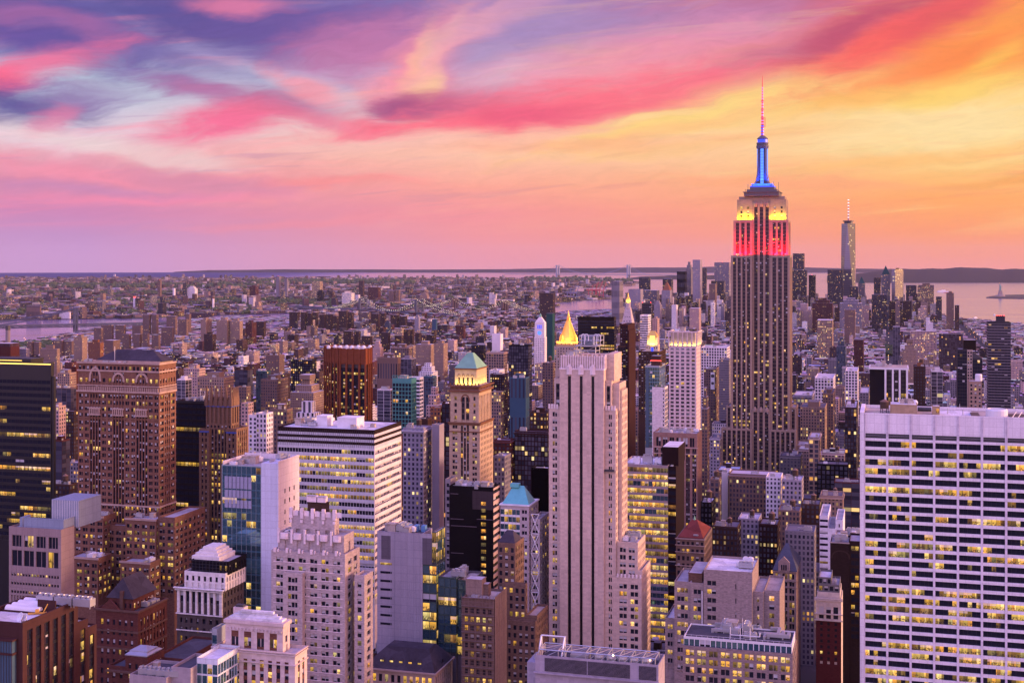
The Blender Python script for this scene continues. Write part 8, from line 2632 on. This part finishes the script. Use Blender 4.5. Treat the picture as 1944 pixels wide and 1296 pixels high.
# ------------------------------------------------------------------ rooftop water tanks
def tanks():
    root = empty('water_tank', (0, 0, 0))
    m = MB()
    for a in (-1.25, 1.25):
        for c in (-1.25, 1.25): m.box(a - .12, a + .12, c - .12, c + .12, 0, 2.6)
    m.box(-1.6, 1.6, -1.6, 1.6, 2.6, 2.8); m.tube((-1.25, -1.25, .3), (1.25, -1.25, 2.5), .07, 4); m.tube((1.25, 1.25, .3), (-1.25, 1.25, 2.5), .07, 4)
    m.build('stand', DARKM, root)
    m = MB(); m.lathe(0, 0, [(1.8, 2.81), (1.85, 4.4), (1.75, 6.2)], 14); br = m.build('barrel', WOOD, root)
    m = MB()
    for z in (3.3, 4.3, 5.3): m.lathe(0, 0, [(1.88, z), (1.88, z + .08)], 14)
    m.build('hoop', DARKM, br)
    m = MB(); m.lathe(0, 0, [(1.95, 6.2), (.12, 7.5), (.05, 7.7)], 14); m.build('lid', roof_mat('tank_lid', (.22, .14, .11)), root)
    p = TRAV_ROOF
    root.location = (p[0], p[1], p[2]); root.scale = (1.02, 1.02, .82)
    tag(root, 'wooden water tank with conical lid on the roof of the white travertine slab', 'water tank', 'wooden rooftop water tanks')
    seen = set()
    for (x, y, z, lab) in TANKS[:60]:
        c = copy_tree(root)
        s = RNG.uniform(.8, 1.25)
        c.location = (x, y, z + .02); c.scale = (s, s, s)
        w = 'wooden water tank on the ' + lab
        w = ' '.join(w.split()[:16])
        c['label'] = w if w not in seen else 'second ' + w
        seen.add(w)


tanks()


def cream_block():
    b = Bld('ornate_cream_block', 'ornate cream block with a pale stepped roof below the white art deco tower', 'building', 560, 450, 404, 583, seed=61)
    x, z = b.fx, b.z
    cs = wall_mat('cream_terracotta', (.56, .46, .44), 'stone')
    rb = wall_mat('rosy_infill_brick', (.32, .14, .10), 'brick')
    b.zv = z(1420)
    g = sty(p=3.1, fh=3.4, ww=1.5, wh=2.1, rec=.45, lit=.3, blind=.4, top=3.2, edge=1.0, bm=rb, bd=-.12)
    z0 = z(1240)
    t = b.tower(-b.W, 0, 0, b.L, 0, z0, cs, dict(g, edge=1.6), g, roof=ROOF_GREY)
    y1 = 2.2
    x0, x1 = x(428, y1), x(537, y1)
    z1 = z(1187, 0, y1)
    t2 = b.tower(x0, x1, y1, b.L - 2, t[4], z1, cs, [(x0, x1, t[4], z(1206, 0, y1), sty(p=4.6, fh=5.5, ww=2.6, wh=2.9, n=2, rec=.4, lit=.5, top=.3, edge=1.2, pm=None, bm=rb, bd=-.15, cool=.0)), (x0, x1, z(1206, 0, y1), z1, sty(p=40, ww=.3, wh=.3, rec=.4, lit=0))], sty(p=4, fh=5, ww=1.4, wh=2.3, rec=.4, lit=.1, top=2.6))
    for v, yy in ((1240, 0), (1244, 0), (1262, 0)): b.box('cornice', cs, -b.W - .5, .5, -.5, -.03, z(v + 1.6), z(v - .4), key=v); b.box('cornice', cs, .03, .5, -.02, b.L, z(v + 1.6), z(v - .4), key=v)
    b.box('cornice', cs, x0 - .5, x1 + .5, y1 - .5, b.L - 1.6, z1 - .8, z1 + .3, key=1)
    for i in range(16):
        xx = x0 + (i + .5) * (x1 - x0) / 16
        b.box('dentil', cs, xx - .3, xx + .3, y1 - .4, y1 - .03, z(1204, 0, y1), z(1200, 0, y1), key=i)
    zz = z1 + .31
    for e in range(4): b.box('stepped_roof', ROOF_WHITE, x0 + .8 + e * 1.3, x1 - .8 - e * 1.3, y1 + 1 + e * .8, b.L - 3 - e * .8, zz + e * .75 + .002, zz + (e + 1) * .75)
    b.box('chimney', cs, x(443, 6), x(463, 6), 6, 9, zz, z(1162, 0, 6)); b.box('chimney', DARKM, x(446, 6), x(460, 6), 6.5, 8.5, z(1162, 0, 6) + .003, z(1158, 0, 6))
    b.mb('flagpole', METAL_W).tube((x(489, y1), y1 - 1, t[4]), (x(489, y1), y1 - 1, z(1196, 0, y1)), .1, 5)
    b.tower(x(404) - 2.0, -b.W - .02, 3, b.L, 0, z(1206, 0, 3), GLASSW, glass_sty(p=1.8, lit=.1, tv=10, wh=3.0), 0, core=DARKM)
    b.done()
    c = Bld('grey_plant_house', 'low grey rendered plant house with dark flat roof at the very bottom of the view', 'building', 362, 440, 325, 375, L=16, seed=62)
    x, z = c.fx, c.z
    gr = wall_mat('grey_mauve_render', (.40, .35, .38), 'stone')
    c.tower(-c.W, 0, 0, c.L, 0, z(1268), gr, 0, 0, roof=ROOF_DARK)
    t = c.tower(x(255), -c.W - .02, -3, c.L - 2, 0, z(1284), gr, 0, 0, roof=ROOF_DARK)
    for i in range(4):
        o = bpy.data.objects.new('cooling_tower', UNITS['fan_unit'][1]); COL.objects.link(o); o.scale = (.9, 1.1, 1.1); c.child(o, x(285) + i * 3.4 - 2, .5, t[4], .3)
    c.clutter((x(258), x(284), -2, c.L - 3, t[4]), 2)
    c.tower(.02, x(402), 4, c.L + 4, 0, z(1247, 0, 4), wall_mat('white_glass_canopy', (.55, .6, .66), 'panel', .3), glass_sty(p=2, lit=.15, tv=10), None, roof=ROOF_WHITE, core=DARKM)
    c.done()


cream_block()


# ------------------------------------------------------------------ the boroughs beyond the river
def boroughs():
    rng = np.random.default_rng(21); R = random.Random(9)
    n = 150000
    v = V0 + 34 + (rng.random(n) ** 1.15) * 92
    u = rng.uniform(-80, 1250, n)
    Y = F * CZ / (v - V0)
    # even cover per ground area, thinned with distance
    keep = rng.random(n) < np.clip((Y / 13000) ** 2.0, .05, 1) * .85
    u, Y = u[keep], Y[keep]
    X = (u - U0) / F * Y
    ok = inside(X, Y, BKLN_P); X, Y = X[ok], Y[ok]
    patch = np.sin(X * .0023 + 1.7) * np.sin(Y * .0017 + .4) + .5 * np.sin(X * .0061 + Y * .004)
    sel = patch > -.75
    X, Y, patch = X[sel], Y[sel], patch[sel]
    boxes = []
    pal = [(.36, .24, .21), (.24, .11, .10), (.46, .42, .48), (.27, .24, .30), (.36, .25, .25), (.12, .10, .12), (.22, .14, .15)]
    for i in range(min(len(X), 17000)):
        y = Y[i]; w = R.uniform(14, 42) * (1 + y / 14000); l = R.uniform(14, 50) * (1 + y / 14000)
        r = R.random()
        h = R.uniform(7, 14) if r < .86 else R.uniform(16, 30) if r < .965 else R.uniform(30, 62)
        if h > 30: w, l = R.uniform(18, 34), R.uniform(18, 34)
        c = R.choice(pal); j = R.uniform(.6, 1.25)
        rc = tuple(t * R.uniform(.6, 1.3) for t in R.choice(((.42, .40, .47), (.14, .12, .15), (.26, .22, .25), (.12, .11, .14))))
        boxes.append((obox(X[i], y, w, l, 0, h, R.choice((-TH, .5, -.9))), tuple(t * j for t in c), rc, (4.0, 3.6, R.choice((.02, .05, .10, .3)), .5), R.random()))
    o = bpy.data.objects.new('distant_city', box_uv_mesh('distant_city', boxes, MATS['facade'])); COL.objects.link(o)
    tag(o, None, None, kind='stuff')


boroughs()


# ------------------------------------------------------------------ trees of the parks and far streets, as masses
def trees():
    lm, nt, b = new_mat('tree_leaves')
    geo = nt.nodes.new('ShaderNodeNewGeometry'); pos = E(nt, geo.outputs['Position'])
    nz = n_noise(nt, pos, .12, 3.0, .6)
    nt.links.new(n_mix(nt, nz.ramp(.35, .65), (.018, .035, .016, 1), (.065, .095, .032, 1)).s, b.inputs['Base Color'])
    b.inputs['Roughness'].default_value = .9
    rng = np.random.default_rng(31)
    t = (1 + sqrt(5)) / 2
    iv = np.array([(-1, t, 0), (1, t, 0), (-1, -t, 0), (1, -t, 0), (0, -1, t), (0, 1, t), (0, -1, -t), (0, 1, -t), (t, 0, -1), (t, 0, 1), (-t, 0, -1), (-t, 0, 1)], float)
    iv /= np.linalg.norm(iv[0])
    fi = np.array([(0, 11, 5), (0, 5, 1), (0, 1, 7), (0, 7, 10), (0, 10, 11), (1, 5, 9), (5, 11, 4), (11, 10, 2), (10, 7, 6), (7, 1, 8), (3, 9, 4), (3, 4, 2), (3, 2, 6), (3, 6, 8), (3, 8, 9), (4, 9, 5), (2, 4, 11), (6, 2, 10), (8, 6, 7), (9, 8, 1)])
    P = []
    def strip(u0, u1, v0, v1, n, r0, r1, poly):
        u = rng.uniform(u0, u1, n); v = rng.uniform(v0, v1, n)
        Y = F * CZ / (v - V0); X = (u - U0) / F * Y
        ok = inside(X, Y, poly)
        for x, y in zip(X[ok], Y[ok]):
            for k in range(3 if y < 4500 else 1):
                r = rng.uniform(r0, r1)
                P.append((x + rng.normal() * r * .7, y + rng.normal() * r * .7, rng.uniform(.5, 1.0) * r * 1.1, r))
    strip(380, 490, 664, 676, 260, 4, 8, MANH_P); strip(535, 610, 676, 690, 170, 4, 8, MANH_P); strip(30, 130, 652, 664, 170, 5, 9, MANH_P); strip(350, 470, 632, 642, 170, 5, 9, MANH_P)
    strip(955, 1010, 632, 650, 150, 5, 9, MANH_P); strip(1630, 1720, 660, 676, 160, 4, 8, MANH_P); strip(1820, 1860, 612, 616, 80, 5, 9, MANH_P); strip(540, 700, 622, 632, 200, 5, 9, MANH_P); strip(880, 930, 590, 600, 90, 6, 10, MANH_P)
    strip(100, 160, 850, 900, 40, 3, 5, MANH_P); strip(760, 800, 940, 960, 20, 3, 5, MANH_P); strip(1340, 1350, 780, 830, 30, 3, 5, MANH_P)
    strip(-60, 520, 543, 549, 900, 14, 30, BKLN_P); strip(480, 780, 537, 541, 700, 16, 34, BKLN_P); strip(-60, 400, 556, 562, 600, 8, 18, BKLN_P); strip(200, 640, 568, 580, 700, 7, 14, BKLN_P); strip(1000, 1200, 530, 537, 300, 16, 30, BKLN_P); strip(-60, 1000, 534, 600, 1800, 6, 16, BKLN_P)
    P = np.array(P); n = len(P)
    V = iv[None] * (1 + rng.uniform(-.28, .28, (n, 12, 1))) * P[:, None, 3:4] * np.array([1, 1, .85]) + P[:, None, :3]
    Fa = (np.arange(n)[:, None, None] * 12 + fi[None]).reshape(-1, 3)
    me = bpy.data.meshes.new('park_trees')
    me.vertices.add(n * 12); me.vertices.foreach_set('co', V.ravel())
    me.loops.add(Fa.size); me.loops.foreach_set('vertex_index', Fa.ravel().astype(np.int32))
    me.polygons.add(len(Fa)); me.polygons.foreach_set('loop_start', np.arange(0, Fa.size, 3, dtype=np.int32))
    me.materials.append(lm); me.polygons.foreach_set('use_smooth', np.zeros(len(Fa), bool)); me.update(calc_edges=True); me.validate()
    o = bpy.data.objects.new('distant_woods', me); COL.objects.link(o); tag(o, None, None, kind='stuff')


trees()


def street_lights():
    rng = np.random.default_rng(41)
    for nm, col, k, n, z in (('street_lamps', (1, .42, .07, 1), 3.6, 1300, 9), ('white_street_lamps', (1, .80, .5, 1), 3.4, 520, 10)):
        m = MB()
        v = V0 + 36 + rng.random(n) ** 1.5 * 330
        u = rng.uniform(-20, 1960, n)
        Y = F * CZ / (v - V0); X = (u - U0) / F * Y
        ok = inside(X, Y, MANH_P) | inside(X, Y, BKLN_P)
        for x, y in zip(X[ok], Y[ok]):
            if y < 860: continue
            # onto the nearest street line
            a, s = gw(x, y)
            if y < 6000:
                if rng.random() < .45: s = round(s / 80.0) * 80.0 + 3
                else: a = round((a - 5) / 262.0) * 262.0 + 5 + rng.choice((-8, 8))
            x, y = a * C16 + s * S16, -a * S16 + s * C16
            r = (.55 + y * 1.15e-4) * rng.uniform(.6, 1.15)
            zz = z + rng.uniform(0, 10)
            q = len(m.v)
            m.v += [(x - r, y, zz), (x + r, y, zz), (x, y - r, zz), (x, y + r, zz), (x, y, zz - r), (x, y, zz + r)]
            for a_ in (0, 1):
                for b_ in (2, 3):
                    for c_ in (4, 5): m.f.append((q + a_, q + b_, q + c_))
        o = m.build(nm, paint_mat(nm, (.5, .4, .3), .5, 0, col, k))
        tag(o, None, None, kind='stuff')


street_lights()


# ------------------------------------------------------------------ bridges
STEEL = paint_mat('blue_grey_steel', (.055, .065, .115), .6)
STONEB = wall_mat('bridge_stone', (.26, .19, .19), 'stone')


def bridge(name, label, towers, deck_v, ends, w, mat, tower_fn, sag_v, lamps=0, side=None):
    """towers: [(u, top v, Y)]; ends: (u, Y) of the deck's ends; the deck runs straight between them"""
    (u0, Y0), (u1, Y1) = ends
    A, B = np.array(at(u0, deck_v, Y0)), np.array(at(u1, deck_v, Y1))
    zd = at(0, deck_v, towers[0][2])[2]
    A[2] = B[2] = zd
    root = tag(empty(name, ((A[0] + B[0]) / 2, (A[1] + B[1]) / 2, 0)), label, 'bridge')
    off = np.array(root.location)
    d = (B - A) / np.linalg.norm(B - A); nn = np.array((-d[1], d[0], 0))
    def P(t, s, z): return tuple(np.array((A[0] + d[0] * t + nn[0] * s, A[1] + d[1] * t + nn[1] * s, z)) - off)
    def bar(m, t0, t1, s0, s1, z0, z1):
        n = len(m.v)
        for z in (z0, z1):
            for t, s in ((t0, s0), (t1, s0), (t1, s1), (t0, s1)): m.v.append(P(t, s, z))
        for q in ((0, 3, 2, 1), (4, 5, 6, 7), (0, 1, 5, 4), (1, 2, 6, 5), (2, 3, 7, 6), (3, 0, 4, 7)): m.f.append(tuple(n + i for i in q))
    ln = np.linalg.norm(B - A)
    m = MB(); bar(m, 0, ln, -w / 2, w / 2, zd - 1.5, zd)
    for s in (-w / 2, w / 2): bar(m, 0, ln, s - .5, s + .5, zd + .01, zd + 3.2)
    k = int(ln / 30)
    for i in range(k):
        for s in (-w / 2, w / 2): m.tube(P(i * ln / k, s, zd - 1.5), P((i + 1) * ln / k, s, zd - 7), .6, 4); m.tube(P((i + 1) * ln / k, s, zd - 1.5), P(i * ln / k, s, zd - 7), .6, 4)
    bar(m, 0, ln, -w / 2, w / 2, zd - 8, zd - 7)
    m.build('deck', mat, root)
    ts = []
    for (u, vt, Y) in towers:
        p = np.array(at(u, vt, Y)); t = float(np.dot(p[:2] - A[:2], d[:2])); ts.append((t, p[2]))
        q = MB(); tower_fn(q, lambda *a: bar(q, *a), t, p[2], zd, w); q.build('tower', mat, root)
    pts = [(side[0] if side else ts[0][0] - 300, zd + 2)] + ts + [(side[1] if side else ts[-1][0] + 300, zd + 2)]
    lm = MB()
    for s in (-w / 2, w / 2):
        c = MB()
        for (ta, za), (tb, zb_) in zip(pts, pts[1:]):
            low = min(za, zb_) if zd + 2.1 >= min(za, zb_) else zd + 4
            N_ = 26; prev = None
            for i in range(N_ + 1):
                f = i / N_
                if za > zd + 5 and zb_ > zd + 5: z = low + (za - low) * (2 * f - 1) ** 2
                elif za < zb_: z = za + (zb_ - za) * f ** 1.7
                else: z = zb_ + (za - zb_) * (1 - f) ** 1.7
                q = P(ta + (tb - ta) * f, s, z)
                if prev: c.tube(prev, q, w * .022 + .25, 4)
                if i % 2 == 0: c.tube(q, P(ta + (tb - ta) * f, s, zd), .18, 3)
                if lamps and i % 1 == 0:
                    n = len(lm.v); r = lamps
                    lm.v += [(q[0] - r, q[1], q[2]), (q[0] + r, q[1], q[2]), (q[0], q[1] - r, q[2]), (q[0], q[1] + r, q[2]), (q[0], q[1], q[2] - r), (q[0], q[1], q[2] + r)]
                    for a_ in (0, 1):
                        for b_ in (2, 3):
                            for c_ in (4, 5): lm.f.append((n + a_, n + b_, n + c_))
                prev = q
        c.build('cable', mat, root)
    if lamps:
        o = lm.build('cable_lamp', paint_mat('cable_lamp', (.5, .5, .4), .5, 0, (1, .82, .42, 1), 1.7), root); o['kind'] = 'stuff'


def steel_tower(q, bar, t, zt, zd, w):
    for s in (-w * .5, w * .5):
        bar(t - 6, t - 2, s - 3, s + 3, -3, zt); bar(t + 2, t + 6, s - 3, s + 3, -3, zt)
        for i in range(7): z = zd + (zt - zd) * i / 7; bar(t - 2, t + 2, s - 1.6, s + 1.6, z, z + 1.6)
    for z in (zd - 9, zd + 14, zd + (zt - zd) * .55, zt - 4): bar(t - 4.4, t + 4.4, -w * .5 + 2.21, w * .5 - 2.21, z, z + 4)


def stone_tower(q, bar, t, zt, zd, w):
    for s in (-w * .5, 0, w * .5): bar(t - 6, t + 6, s - 3.4, s + 3.4, -3, zt - 8)
    bar(t - 7, t + 7, -w * .5 - 4, w * .5 + 4, zt - 8 + .01, zt); bar(t - 6.5, t + 6.5, -w * .5 - 3, w * .5 + 3, -3, zd - 2)


def giant_tower(q, bar, t, zt, zd, w):
    for s in (-w * .5, w * .5): bar(t - 11, t + 11, s - 9, s + 9, -3, zt)
    for z in (zd - 14, zt - 22): bar(t - 9, t + 9, -w * .5 + 9.01, w * .5 - 9.01, z, z + 18)


bridge('suspension_bridge', 'grey steel river bridge with one lattice tower and a long trussed deck', [(143, 585, 4680), (-420, 585, 4300)], 616, ((-500, 4200), (330, 4830)), 34, STEEL, steel_tower, 0, 0)
bridge('suspension_bridge', 'blue steel suspension bridge with strings of white lamps along its swooping cables', [(704, 565, 6000), (809, 567, 5650)], 588, ((560, 6450), (900, 5330)), 34, STEEL, steel_tower, 0, 1.7)
bridge('suspension_bridge', 'stone towered bridge with lamp lit cables beyond the blue steel bridge', [(862, 567, 6350), (960, 572, 6050)], 586, ((780, 6650), (1060, 5750)), 28, STONEB, stone_tower, 0, 1.5)
bridge('suspension_bridge', 'vast pale bridge with two slim towers spanning the mouth of the bay', [(1062, 503, 19300), (1194, 502.5, 18700)], 520.4, ((960, 19700), (1290, 18300)), 70, paint_mat('bay_bridge_grey', (.22, .24, .32), .7), giant_tower, 0, 0)


# ------------------------------------------------------------------ harbour
def harbour():
    red = paint_mat('crane_red', (.40, .05, .06), .6); blu = paint_mat('crane_blue', (.12, .14, .25), .6)
    def crane(u, vb, H, mat, lab, back=0):
        Y = F * CZ / (vb - V0); X = (u - U0) / F * Y
        root = tag(empty('harbour_crane', (X, Y, 0)), lab, 'crane', 'dockside cranes')
        m = MB(); w = H * .26
        for a in (-w, w):
            for c in (-w * .7, w * .7): m.box(a - 1.8, a + 1.8, c - 1.8, c + 1.8, 0, H * .62)
        for z in (H * .25, H * .6): m.box(-w, w, -w * .7 - 1, -w * .7 + 1, z, z + 3); m.box(-w, w, w * .7 - 1, w * .7 + 1, z, z + 3)
        m.build('gantry', mat, root)
        m = MB(); m.tube((-w * 1.6, 0, H * .64), (w, 0, H * .64), 2.6, 5); m.tube((w, 0, H * .64), (w * 1.9, 0, H * 1.25), 2.2, 5); m.tube((0, 0, H * .64), (w * .2, 0, H), 2, 5); m.tube((w * .2, 0, H), (w * 1.7, 0, H * 1.15), 1, 4); m.tube((w * .2, 0, H), (-w * 1.5, 0, H * .66), 1, 4)
        m.build('boom', mat, root)
    for u, vb, H, mat, lab in ((1124, 567, 92, red, 'red dockside crane with raised boom, middle of the three red ones'), (1131, 567, 96, red, 'tallest red dockside crane beside the pink bay'), (1139, 567, 88, red, 'red dockside crane closest to the grey striped slab'),
                               (1083, 569, 78, blu, 'blue dockside crane at the end of the pier'), (1089, 569, 74, blu, 'shorter blue dockside crane beside the first')): crane(u, vb, H, mat, lab)
    # the islet, the statue on its star shaped fort
    pts = [ground(u, v) for u, v in ((1872, 564.5), (1888, 565.5), (1940, 566.5), (2010, 566), (2015, 560), (1960, 558.8), (1905, 560), (1880, 562.5))]
    m = MB(); m.prism(pts, -4, 1.5); o = m.build('ground_islet', LAND)
    import bmesh
    bm = bmesh.new(); bm.from_mesh(o.data); bmesh.ops.recalc_face_normals(bm, faces=bm.faces); bm.to_mesh(o.data); bm.free()
    tag(o, None, None, kind='structure')
    Y = F * CZ / (562.5 - V0); X = (1899 - U0) / F * Y
    root = tag(empty('robed_statue', (X, Y, 1.5)), 'green robed statue holding up a torch on its stone pedestal in the bay', 'statue')
    m = MB(); m.lathe(0, 0, [(34, 0), (32, 8)], 11); m.frustum((-14, 14, -14, 14), 8.01, (-9, 9, -9, 9), 38); m.box(-11, 11, -11, 11, 38.01, 42); m.build('pedestal', wall_mat('pedestal_stone', (.40, .33, .32), 'stone'), root)
    gc = paint_mat('statue_copper', (.12, .26, .24), .6)
    m = MB()
    m.lathe(0, 0, [(7.6, 42.01), (7.0, 52), (6.2, 62), (6.8, 68), (6.0, 73), (2.6, 76.5), (2.3, 78), (3.2, 80), (3.0, 83.5), (1.2, 85.5)], 12)
    m.tube((-4.6, 0, 72), (-8.0, -1, 80), 2.0, 6, 1.5); m.tube((-8.0, -1, 80), (-7.0, -1, 91), 1.5, 6, 1.0); m.tube((4.8, 0, 72), (7.2, -3, 65), 1.9, 6, 1.4); m.box(4.0, 7.6, -5.6, -4.2, 61, 70)
    m.build('figure', gc, root)
    m = MB(); m.lathe(-7, -1, [(1.6, 91), (2.2, 93.5), (.4, 97)], 8); m.build('torch', GOLD, root)
    m = MB()
    for i in range(7):
        a = pi * (i + .5) / 7; m.tube((2.2 * cos(a), -.5, 83.5 + .6), (5.2 * cos(a), -.8, 84 + 4.6 * sin(a)), .45, 4, .1)
    m.build('crown', gc, root)
    wm = paint_mat('boat_white', (.62, .62, .66), .5); om = paint_mat('ferry_orange', (.5, .16, .04), .5)
    for u, v, L, ang, mat, lab in ((1790, 553.5, 95, .2, wm, 'white ferry crossing the pink bay'), (1852, 602, 26, .5, wm, 'small white boat near the city shore'), (1888, 597, 30, 1.1, wm, 'small boat further out from the shore'), (1800, 555, 70, .0, om, 'orange hulled ferry beside the white ferry')):
        Y = F * CZ / (v - V0); X = (u - U0) / F * Y
        root = tag(empty('ferry_boat', (X, Y, -3), ang), lab, 'boat')
        m = MB(); n = len(m.v); k = L
        m.prism([(-k / 2, -k * .11), (k * .3, -k * .11), (k / 2, 0), (k * .3, k * .11), (-k / 2, k * .11)], 0, k * .07); m.build('hull', mat, root)
        m = MB(); m.box(-k * .4, k * .25, -k * .08, k * .08, k * .07 + .01, k * .14); m.box(-k * .1, k * .2, -k * .06, k * .06, k * .14 + .01, k * .19); m.build('cabin', wm, root)
    # two power house chimneys over the river, one by the red power house
    for u, vt, Yc, r, lab in ((255.5, 563, 7000, 6, 'pale chimney with a red band, one of a close pair beyond the river'), (262, 563, 7000, 6, 'twin of the pale banded chimney beyond the river'), (405, 565, 6800, 5, 'lone slim white chimney beyond the river'), (15, 618, 2650, 4.4, 'grey smokestack with a black rim above the red power house')):
        p = at(u, vt, Yc)
        root = tag(empty('chimney_stack', (p[0], p[1], 0)), lab, 'chimney')
        m = MB(); m.lathe(0, 0, [(r * 1.35, 0), (r, p[2] * .93)], 12); m.build('shaft', wall_mat('chimney_grey' if Yc < 3000 else 'chimney_white', (.30, .26, .28) if Yc < 3000 else (.6, .57, .6), 'stone'), root)
        m = MB(); m.lathe(0, 0, [(r * 1.08, p[2] * .93 + .01), (r * 1.08, p[2])], 12); m.build('rim', DARKM if Yc < 3000 else REDLAMP if u < 257 else TERRA, root)
    # white clock tower with blue lit dials
    b = Bld('clock_tower', 'white clock tower with blue lit dials and a green lantern', 'clock tower', 1034, 2750, 1014, 1038, seed=71, maxobj=30)
    x, z = b.fx, b.z
    b.zv = z(690)
    wt = wall_mat('white_marble', (.62, .57, .58), 'stone')
    b.tower(-b.W, 0, 0, b.L, 0, z(640), wt, sty(p=4, fh=3.8, ww=1.5, wh=2, lit=.1), None)
    b.tower(-b.W + 1, -1, 1, b.L - 1, z(641), z(612), wt, 0, 0)
    cx, cy = -b.W / 2, b.L / 2
    b.mb('pyramid_roof', wt).frustum((-b.W + 1.5, -1.5, 1.5, b.L - 1.5), z(612), (cx - 2.5, cx + 2.5, cy - 2.5, cy + 2.5), z(602))
    b.mb('lantern', COPPER).lathe(cx, cy, [(2.6, z(602)), (2.4, z(599)), (.3, z(595))], 8)
    q = MB(); q.lathe(0, 0, [(4.2, 0), (4.2, .5)], 20); o = q.build('clock_dial', CYANLIT, None); b.child(o, cx, .9, z(632)); o.rotation_euler = (pi / 2, 0, 0)
    for i in range(3): b.box('lit_window', BLUELIT, cx - 4.4 + i * 3.4, cx - 2.4 + i * 3.4, .7, .98, z(624), z(617), key=i)
    b.done()


harbour()
